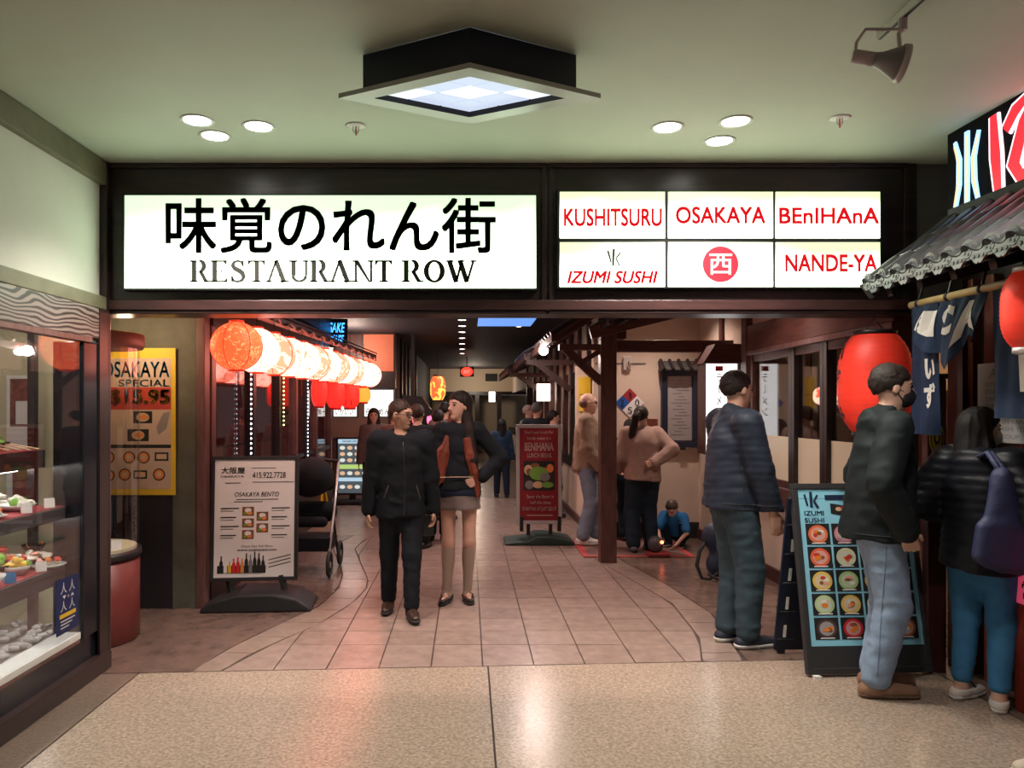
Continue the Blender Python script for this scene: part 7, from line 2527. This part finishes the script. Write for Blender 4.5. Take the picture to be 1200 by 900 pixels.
# 3 man in navy padded jacket
t, J, s, HP = person('man in dark navy padded jacket and slate trousers standing in side view', (1.735, 5.02), 97, 1.80, dict(
    skin=SKIN, level='near', build=1.06, feet=((-0.07, -0.06, 0.0, 4), (0.09, 0.0, 0.0, 10)), hands=((-0.235, -0.15, 0.83), (0.24, -0.12, 0.83)), head=(10, 3), lipmat=SKIN, hairmat=H_DBROWN, headoff=(0, -0.03, 0), curl={'r': 0.35},
    top=dict(mat=C_NAVYJ, hem=0.885, thick=0.026, collar=0.05, vquilt=True, wr=0.005, flat=0.92, sleeve_w=1.08, width=1.0, seams=[('pocket_welt', 'right', [(-0.13, 0.98), (-0.08, 1.10)], 0.004, C_SEAM), ('hem_seam', 'right', [(-0.14, 0.915), (0.14, 0.915)], 0.004, C_SEAM), ('side_seam', 'right', [(0.02, 0.90), (0.03, 1.15)], 0.003, C_SEAM)]),
    bottom=dict(mat=C_SLATE, w=(0.096, 0.076, 0.062), thick=0.013, wr=0.006),
    shoes=dict(mat=L_NAVY, sole=S_WHITE, high=-0.01, lace=L_NAVY, sole_h=0.026),
    hair=dict(mat=H_DBROWN, front=0.72, nape=0.62, thick=0.003)))

# 4 masked man
t, J, s, HP = person('man in black face mask, dark hooded jacket and light jeans at the menu board', (2.255, 4.18), 74, 1.80, dict(
    skin=SKIN3, level='near', feet=((-0.08, 0.05, 0.0, 12), (0.10, 0.02, 0.0, 16)), pelvis=(0, 0.02, 0.93), lean=(0, -0.04, 0), hands=((-0.215, -0.06, 0.90), (0.215, -0.06, 0.90)), elbow=((-0.7, 1, 0), (0.6, 1, 0)), hand_dir={'r': (0.3, -0.35, -1), 'l': (-0.3, -0.35, -1)}, head=(6, 4), mask=mat('black_mask', (0.01, 0.01, 0.012), 0.7), hairmat=H_DBROWN, headoff=(0, -0.03, 0),
    top=dict(mat=C_DKGREEN, hem=0.83, thick=0.026, collar=0.05, hood=True, wr=0.008, flat=0.96, sleeve_w=1.1, width=0.98, seams=[('pocket_welt', 'right', [(-0.13, 0.90), (-0.06, 1.02)], 0.005, C_SEAM), ('hem_seam', 'right', [(-0.16, 0.855), (0.16, 0.855)], 0.004, C_SEAM)]),
    bottom=dict(mat=C_JEANL, w=(0.092, 0.072, 0.060), thick=0.012, wr=0.006, seams=[('side_seam', 'right', [(0.02, 0.80), (0.03, 0.5), (0.055, 0.13)], 0.003, C_SEAMJ), ('pocket_edge', 'right', [(-0.07, 0.83), (-0.10, 0.76)], 0.003, C_SEAMJ)]),
    shoes=dict(mat=L_TAN, sole=mat('tan_sole', (0.14, 0.08, 0.05), 0.6), high=0.0, lace=K['tan'], sole_h=0.018, len=0.19),
    hair=dict(mat=H_DBROWN, front=0.66, nape=0.62, thick=0.004)))

# 5 woman in puffer coat
t, J, s, HP = person('woman in long black puffer coat and blue jeans with a shoulder bag', (2.69, 4.03), 124, 1.555, dict(
    fem=True, skin=SKIN, level='near', build=1.05, feet=((-0.11, 0.03, 0.0, 22), (0.10, 0.0, 0.0, -12)), hands=((-0.20, -0.14, 1.02), (0.20, -0.13, 1.08)), elbow=((-0.6, 1, 0), (0.7, 0.8, -0.3)), head=(-38, 4), mask=mat('white_mask', (0.62, 0.55, 0.56), 0.7), hairmat=H_BLACK, headoff=(0, -0.02, 0),
    top=dict(name='puffer_coat', mat=C_PUFF, hem=0.80, thick=0.036, collar=0.055, hood=True, quilt=58, wr=0.003, flat=0.88, sleeve_w=1.2, width=1.02),
    bottom=dict(mat=C_JEANB, w=(0.090, 0.062, 0.044), thick=0.012, wr=0.004, end=0.93),
    shoes=dict(mat=L_WHITE, sole=S_WHITE, high=-0.02, lace=S_WHITE, sole_h=0.022, buckle=L_NAVY),
    hair=dict(kind='long', mat=H_BLACK, front=0.62, nape=1.7, thick=0.010, locks=[((0.0, 0.06, 0.0), (0.0, 0.06, -0.14), 0.08, 0.085), ((0.06, 0.02, 0.0), (0.07, 0.0, -0.13), 0.035, 0.04), ((-0.06, 0.02, 0.0), (-0.07, 0.0, -0.13), 0.035, 0.04)])))
# tote bag on her shoulder
M_TOTE = mat('navy_tote', (0.024, 0.03, 0.085), 0.6, bump=(14, 0.5, 0.02))
tb = thing('tote_bag', 'limp navy blue tote bag hanging from the shoulder of the woman in puffer coat', 'bag', (2.655, 3.79, 0.74), math.radians(4))
F_ = Field()
for (bx, bz, r0) in ((-0.125, 0.09, 0.03), (-0.07, 0.06, 0.042), (0.0, 0.045, 0.048), (0.07, 0.035, 0.042), (0.14, 0.03, 0.03)):
    F_.cone((bx, 0, bz), (-0.02 + 0.12 * bx, 0, 0.47), r0, 0.022, 0.035, (1, 0.8, 1))
    F_.cone((bx, 0, bz), (bx * 0.9 - 0.01, 0, 0.22), r0, r0 * 0.95, 0.035, (1, 0.8, 1))
F_.noise(0.005, 30, 0.7, 10)
sdf_obj('bag_body', F_, M_TOTE, tb, 0.009)
MB().tube([(-0.03, 0.0, 0.44), (-0.035, 0.012, 0.52), (-0.04, 0.07, 0.585), (-0.04, 0.13, 0.56)], [0.012, 0.014, 0.014, 0.012], 8).build('strap', M_TOTE, tb, True, local=True)
MB().tube([(0.0, 0.0, 0.43), (-0.005, 0.02, 0.52), (-0.01, 0.08, 0.58), (-0.01, 0.13, 0.55)], [0.012, 0.014, 0.014, 0.012], 8).build('strap', M_TOTE, tb, True, local=True)

# 6 person mostly outside the right edge
t, J, s, HP = person('person mostly beyond the right edge in blue jeans and cream sneakers', (2.66, 3.28), -92, 1.68, dict(
    skin=SKIN, level='mid', feet=((-0.10, 0.12, 0.0, 0), (0.09, -0.22, 0.0, 4)),
    top=dict(mat=C_GREY, hem=0.86, thick=0.022), bottom=dict(mat=C_JEANB, thick=0.012, w=(0.09, 0.066, 0.056)),
    shoes=dict(mat=L_CREAM, sole=S_WHITE, high=-0.01, lace=S_WHITE, sole_h=0.024), hair=dict(mat=H_BROWN, front=0.8)))

# 7 bald man in tan sweater
t, J, s, HP = person('bald man in tan zip sweater and faded jeans standing by the timber post', (1.36, 8.72), 78, 1.73, dict(
    skin=SKIN3, level='mid', build=1.05, feet=((-0.10, 0.05, 0.012, 6), (0.09, -0.09, 0.012, 12)), hands=((-0.22, -0.16, 0.90), (0.22, -0.15, 0.90)), head=(4, 2), glasses=True, lipmat=SKIN3, hairmat=H_BROWN,
    top=dict(name='sweater', mat=C_TAN, hem=0.86, thick=0.024, collar=0.04, wr=0.006, flat=0.92, sleeve_w=1.15),
    bottom=dict(mat=C_JEANG, w=(0.098, 0.076, 0.066), thick=0.012, wr=0.006), shoes=dict(mat=L_WHITE, sole=S_WHITE, high=-0.01, lace=K['gray'])))
F_ = Field()
F_.ell(HP(0, 0.02, 0.0), V3(0.079, 0.092, 0.07) * s, 0.02)
F_.clip(lambda X, Y, Z: -(Y - J['head'][1]) + 0.02 + 0 * X + 0 * Z)
F_.clip(lambda X, Y, Z: (Z - J['head'][2]) - 0.035 + 0 * X + 0 * Y)
F_.clip(lambda X, Y, Z: -(Z - J['head'][2]) - 0.055 + 0 * X + 0 * Y)
sdf_obj('hair', F_, mat('cropped_grey_hair', (0.16, 0.09, 0.065), 0.6), t, 0.009)

# 8 woman seen from behind
t, J, s, HP = person('woman in pinkish beige sweater with long ponytail seen from behind, hand on back', (1.88, 8.25), 186, 1.575, dict(
    fem=True, skin=SKIN3, level='mid', build=1.2, feet=((-0.11, 0.0, 0.012, 8), (0.12, 0.02, 0.012, -8)), hands=((-0.085, 0.20, 1.08), (0.22, -0.22, 0.98)), elbow=((-1, 0.4, 0), (0.6, 1, 0)),
    hand_dir={'r': (1, 0.15, -0.15)}, palm={'r': (0, 1, 0.2)}, thumb={'r': (0, 0, 1)}, curl={'r': 0.6}, head=(-38, 0), hairmat=H_DBROWN, lean=(0.0, -0.03, 0),
    top=dict(name='sweater', mat=C_PINKB, hem=0.86, thick=0.02, wr=0.005, sleeve_w=1.1, width=1.15, belly=0.02, flat=0.88, collar=0.02, closed=True),
    bottom=dict(mat=C_NAVYP, w=(0.110, 0.085, 0.072), thick=0.013, wr=0.005), shoes=dict(mat=mat('grey_boot', (0.10, 0.10, 0.11), 0.7), sole=K['blackm'], high=0.16),
    hair=dict(kind='long', mat=H_DBROWN, front=0.75, nape=0.75, thick=0.004, locks=[((0, 0.09, 0.05), (0.02, 0.14, 0.0), 0.03, 0.035), ((0.02, 0.14, 0.0), (0.07, 0.15, -0.22), 0.04, 0.05), ((0.07, 0.15, -0.22), (0.09, 0.14, -0.40), 0.05, 0.02)])))
MB().tube([HP(-0.012, 0.118, 0.055), HP(0.012, 0.128, 0.03), HP(0.03, 0.118, 0.02)], 0.014, 8).build('hair_tie', K['paper'], t, True, local=True)

# 9 crouching child
t, J, s, HP = person('small child in blue T-shirt crouching over a toy on the floor', (2.33, 8.55), -40, 1.06, dict(
    skin=SKIN3, level='mid', base=0.0, headscale=1.28, pelvis=(0, 0.12, 0.26), lean=(0, -0.26, -0.14), torso=0.47, feet=((-0.13, -0.05, 0.02, -15), (0.13, -0.05, 0.02, 15)), knee=((-0.4, -1, 0.9), (0.4, -1, 0.9)),
    hands=((-0.10, -0.46, 0.16), (0.16, -0.36, 0.12)), elbow=((-1, 0.3, 0.2), (1, 0.3, 0.2)), head=(0, 38), headoff=(0, -0.07, -0.06), hairmat=H_BROWN,
    top=dict(name='tshirt', mat=C_BLUET, hem=0.20, thick=0.02, sleeve=0.4, sleeve_w=1.3, flat=1.0, wr=0.004),
    bottom=dict(mat=C_NAVYP, waist=0.48, thick=0.012, w=(0.085, 0.066, 0.054)), shoes=dict(mat=L_NAVY, sole=S_WHITE), hair=dict(mat=mat('child_hair', (0.06, 0.035, 0.025), 0.5), front=0.62, nape=0.6, thick=0.004)))

# background people
def bg(label, px, y, topz, yaw, topm, botm, hairm, fem=False, hair='short', head=(0, 0), coat=0.84, extra=None, skin=SKIN, **kw):
    H = topz
    hr = dict(mat=hairm, front=0.72, nape=0.7, thick=0.004)
    if hair == 'long':
        hr = dict(kind='long', mat=hairm, front=0.66, nape=1.6, thick=0.010, locks=[((0.0, 0.05, 0.0), (0.0, 0.06, -0.24), 0.085, 0.08), ((0.06, 0.02, 0.0), (0.08, 0.0, -0.2), 0.035, 0.04), ((-0.06, 0.02, 0.0), (-0.08, 0.0, -0.2), 0.035, 0.04)])
    d = dict(fem=fem, skin=skin, level='far', face=True, head=head, hairmat=hairm,
             top=dict(mat=topm, hem=coat, thick=0.015), bottom=dict(mat=botm, thick=0.013), shoes=dict(mat=L_BLACK, sole=K['blackm']), hair=hr)
    d.update(kw)
    return person(label, (DV(px, y), y), yaw, H, d)


bg('person in cream coat with dark hair seen from behind the walking couple', 513, 9.0, 1.54, 170, C_CREAM, C_NAVYP, H_BLACK, True, coat=0.70)
bg('dark haired person in black between the heads of the walking couple', 489, 8.5, 1.60, 165, C_BLACK, C_BLACK2, H_BROWN)
bg('far dark haired man partly hidden behind the auburn haired woman', 521, 10.6, 1.64, 160, C_GREY, C_BLACK2, H_BLACK)
bg('woman with long dark hair behind the far photo menu board', 438, 11.2, 1.55, 8, C_GREY, C_BLACK2, H_DBROWN, True, 'long')
bg('person in grey hood behind the shoulder of the man in black', 461, 10.6, 1.55, 150, C_GREY, C_BLACK2, C_GREY, True)
bg('distant woman in dark blue jacket walking away down the corridor', 588, 13.3, 1.36, 185, cloth('far_blue_jacket', (0.02, 0.045, 0.09)), C_DENIMD, H_BLACK, True, 'long', feet=((-0.10, 0.10, 0, -6), (0.10, -0.12, 0, 6)))
bg('distant man in black with grey cap behind the red lunch board', 629, 11.6, 1.64, 150, C_BLACK, C_BLACK2, mat('cap_grey', (0.10, 0.09, 0.09), 0.7))
bg('distant grey haired person facing the man in the cap', 619, 12.4, 1.60, 60, C_GREY, C_BLACK2, mat('grey_hair', (0.25, 0.16, 0.14), 0.7))
bg('person in black standing in shadow at the corridor right wall', 648, 10.9, 1.52, 100, C_BLACK, C_BLACK2, H_BLACK)
bg('person in navy half hidden between the timber post and the woman in beige', 738, 8.93, 1.42, 190, C_NAVYP, C_NAVYP, H_BLACK, True, 'long')

# =================================================================== BACKPACK, STROLLER
bk = thing('backpack', 'dark navy backpack with loose strap on the floor behind the man in navy jacket', 'backpack', (2.38, 6.95, 0))
F_ = Field()
F_.cone((-0.10, 0, 0.14), (0.14, 0, 0.12), 0.12, 0.12, 0.05, (1, 0.75, 1))
F_.cone((-0.15, 0, 0.40), (0.04, 0, 0.36), 0.10, 0.11, 0.08, (1, 0.8, 1))
F_.cone((-0.02, -0.07, 0.18), (0.14, -0.07, 0.17), 0.09, 0.08, 0.03, (1, 0.6, 1))
F_.cone((-0.12, 0, 0.38), (0.08, 0, 0.15), 0.11, 0.13, 0.06, (1, 0.75, 1))
F_.clip(lambda X, Y, Z: 0.012 - Z + 0 * X + 0 * Y)
F_.noise(0.005, 22, 0.4)
sdf_obj('pack', F_, M_BAG, bk, 0.012)
MB().tube([(-0.22, -0.02, 0.36), (-0.30, -0.06, 0.27), (-0.33, -0.08, 0.14), (-0.29, -0.10, 0.03), (-0.22, -0.10, 0.02), (-0.15, -0.10, 0.08)], [0.014, 0.018, 0.018, 0.015, 0.012, 0.012], 8).build('strap', K['blackm'], bk, True, local=True)
MB().tube([(-0.24, -0.10, 0.07), (-0.17, -0.12, 0.03), (-0.08, -0.12, 0.02)], 0.012, 8).build('strap', K['blackm'], bk, True, local=True)
MB().box(0.08, 0.20, -0.145, -0.13, 0.02, 0.045).build('white_label', K['whitepl'], bk, local=True)

st = thing('stroller', 'black folding baby stroller parked behind the bento menu board', 'stroller', (-1.50, 7.3, 0))
SXY = lambda x, y, z: (-1.50 + x, 7.3 + y, z)
F_ = Field()
F_.ell((0.02, 0.05, 0.86), (0.20, 0.26, 0.22), 0.02)
F_.clip(lambda X, Y, Z: 0.80 - Z + 0.6 * (Y) + 0 * X)
sdf_obj('canopy', F_, C_BLACK2, st, 0.014)
F_ = Field()
F_.cone((-0.12, 0.12, 0.55), (0.14, 0.12, 0.55), 0.10, 0.10, 0.05)
F_.cone((-0.12, 0.20, 0.80), (0.14, 0.20, 0.80), 0.06, 0.06, 0.08)
F_.cone((-0.12, -0.10, 0.48), (0.14, -0.10, 0.48), 0.05, 0.05, 0.08)
sdf_obj('seat', F_, C_BLACK, st, 0.016)
for x in (-0.20, 0.22):
    MB().tube([SXY(x, -0.30, 0.10), SXY(x, 0.05, 0.55), SXY(x, 0.32, 1.02)], 0.013, 8).build('side_frame', K['alu'] if x > 0 else K['black'], st, True)
    MB().tube([SXY(x, 0.28, 0.10), SXY(x, 0.02, 0.52)], 0.012, 8).build('rear_leg', K['black'], st, True)
MB().tube([SXY(-0.20, 0.32, 1.02), SXY(0.01, 0.36, 1.04), SXY(0.22, 0.32, 1.02)], 0.016, 8).build('handle', K['blackm'], st, True)
for (x, y, r) in ((-0.22, -0.30, 0.10), (0.24, -0.30, 0.12), (-0.22, 0.28, 0.12), (0.24, 0.28, 0.12)):
    wh = MB()
    pts = [SXY(x, y + r * 0.86 * math.cos(a), r + 0.002 + r * 0.86 * math.sin(a)) for a in [2 * PI * i / 20 for i in range(21)]]
    wheel = wh.tube(pts, r * 0.14, 8, False).build('wheel', K['blackm'], st, True)
    MB().tube([SXY(x - 0.012, y, r), SXY(x + 0.012, y, r)], 0.03, 10).build('hub', K['steel'], wheel)
    for k in range(3):
        a = k * PI / 3
        MB().tube([SXY(x, y - r * 0.8 * math.cos(a), r - r * 0.8 * math.sin(a)), SXY(x, y + r * 0.8 * math.cos(a), r + r * 0.8 * math.sin(a))], 0.006, 6).build('spoke', K['black'], wheel)
MB().box(-1.70, -1.28, 7.1, 7.5, 0.22, 0.34).build('basket', C_BLACK2, st)

# the picture is lit as built; nothing is rendered here
for o_ in list(SC.objects):
    if o_.type == 'EMPTY' and o_.get('label') == 'x':
        for c_ in list(o_.children):
            bpy.data.objects.remove(c_)
        bpy.data.objects.remove(o_)
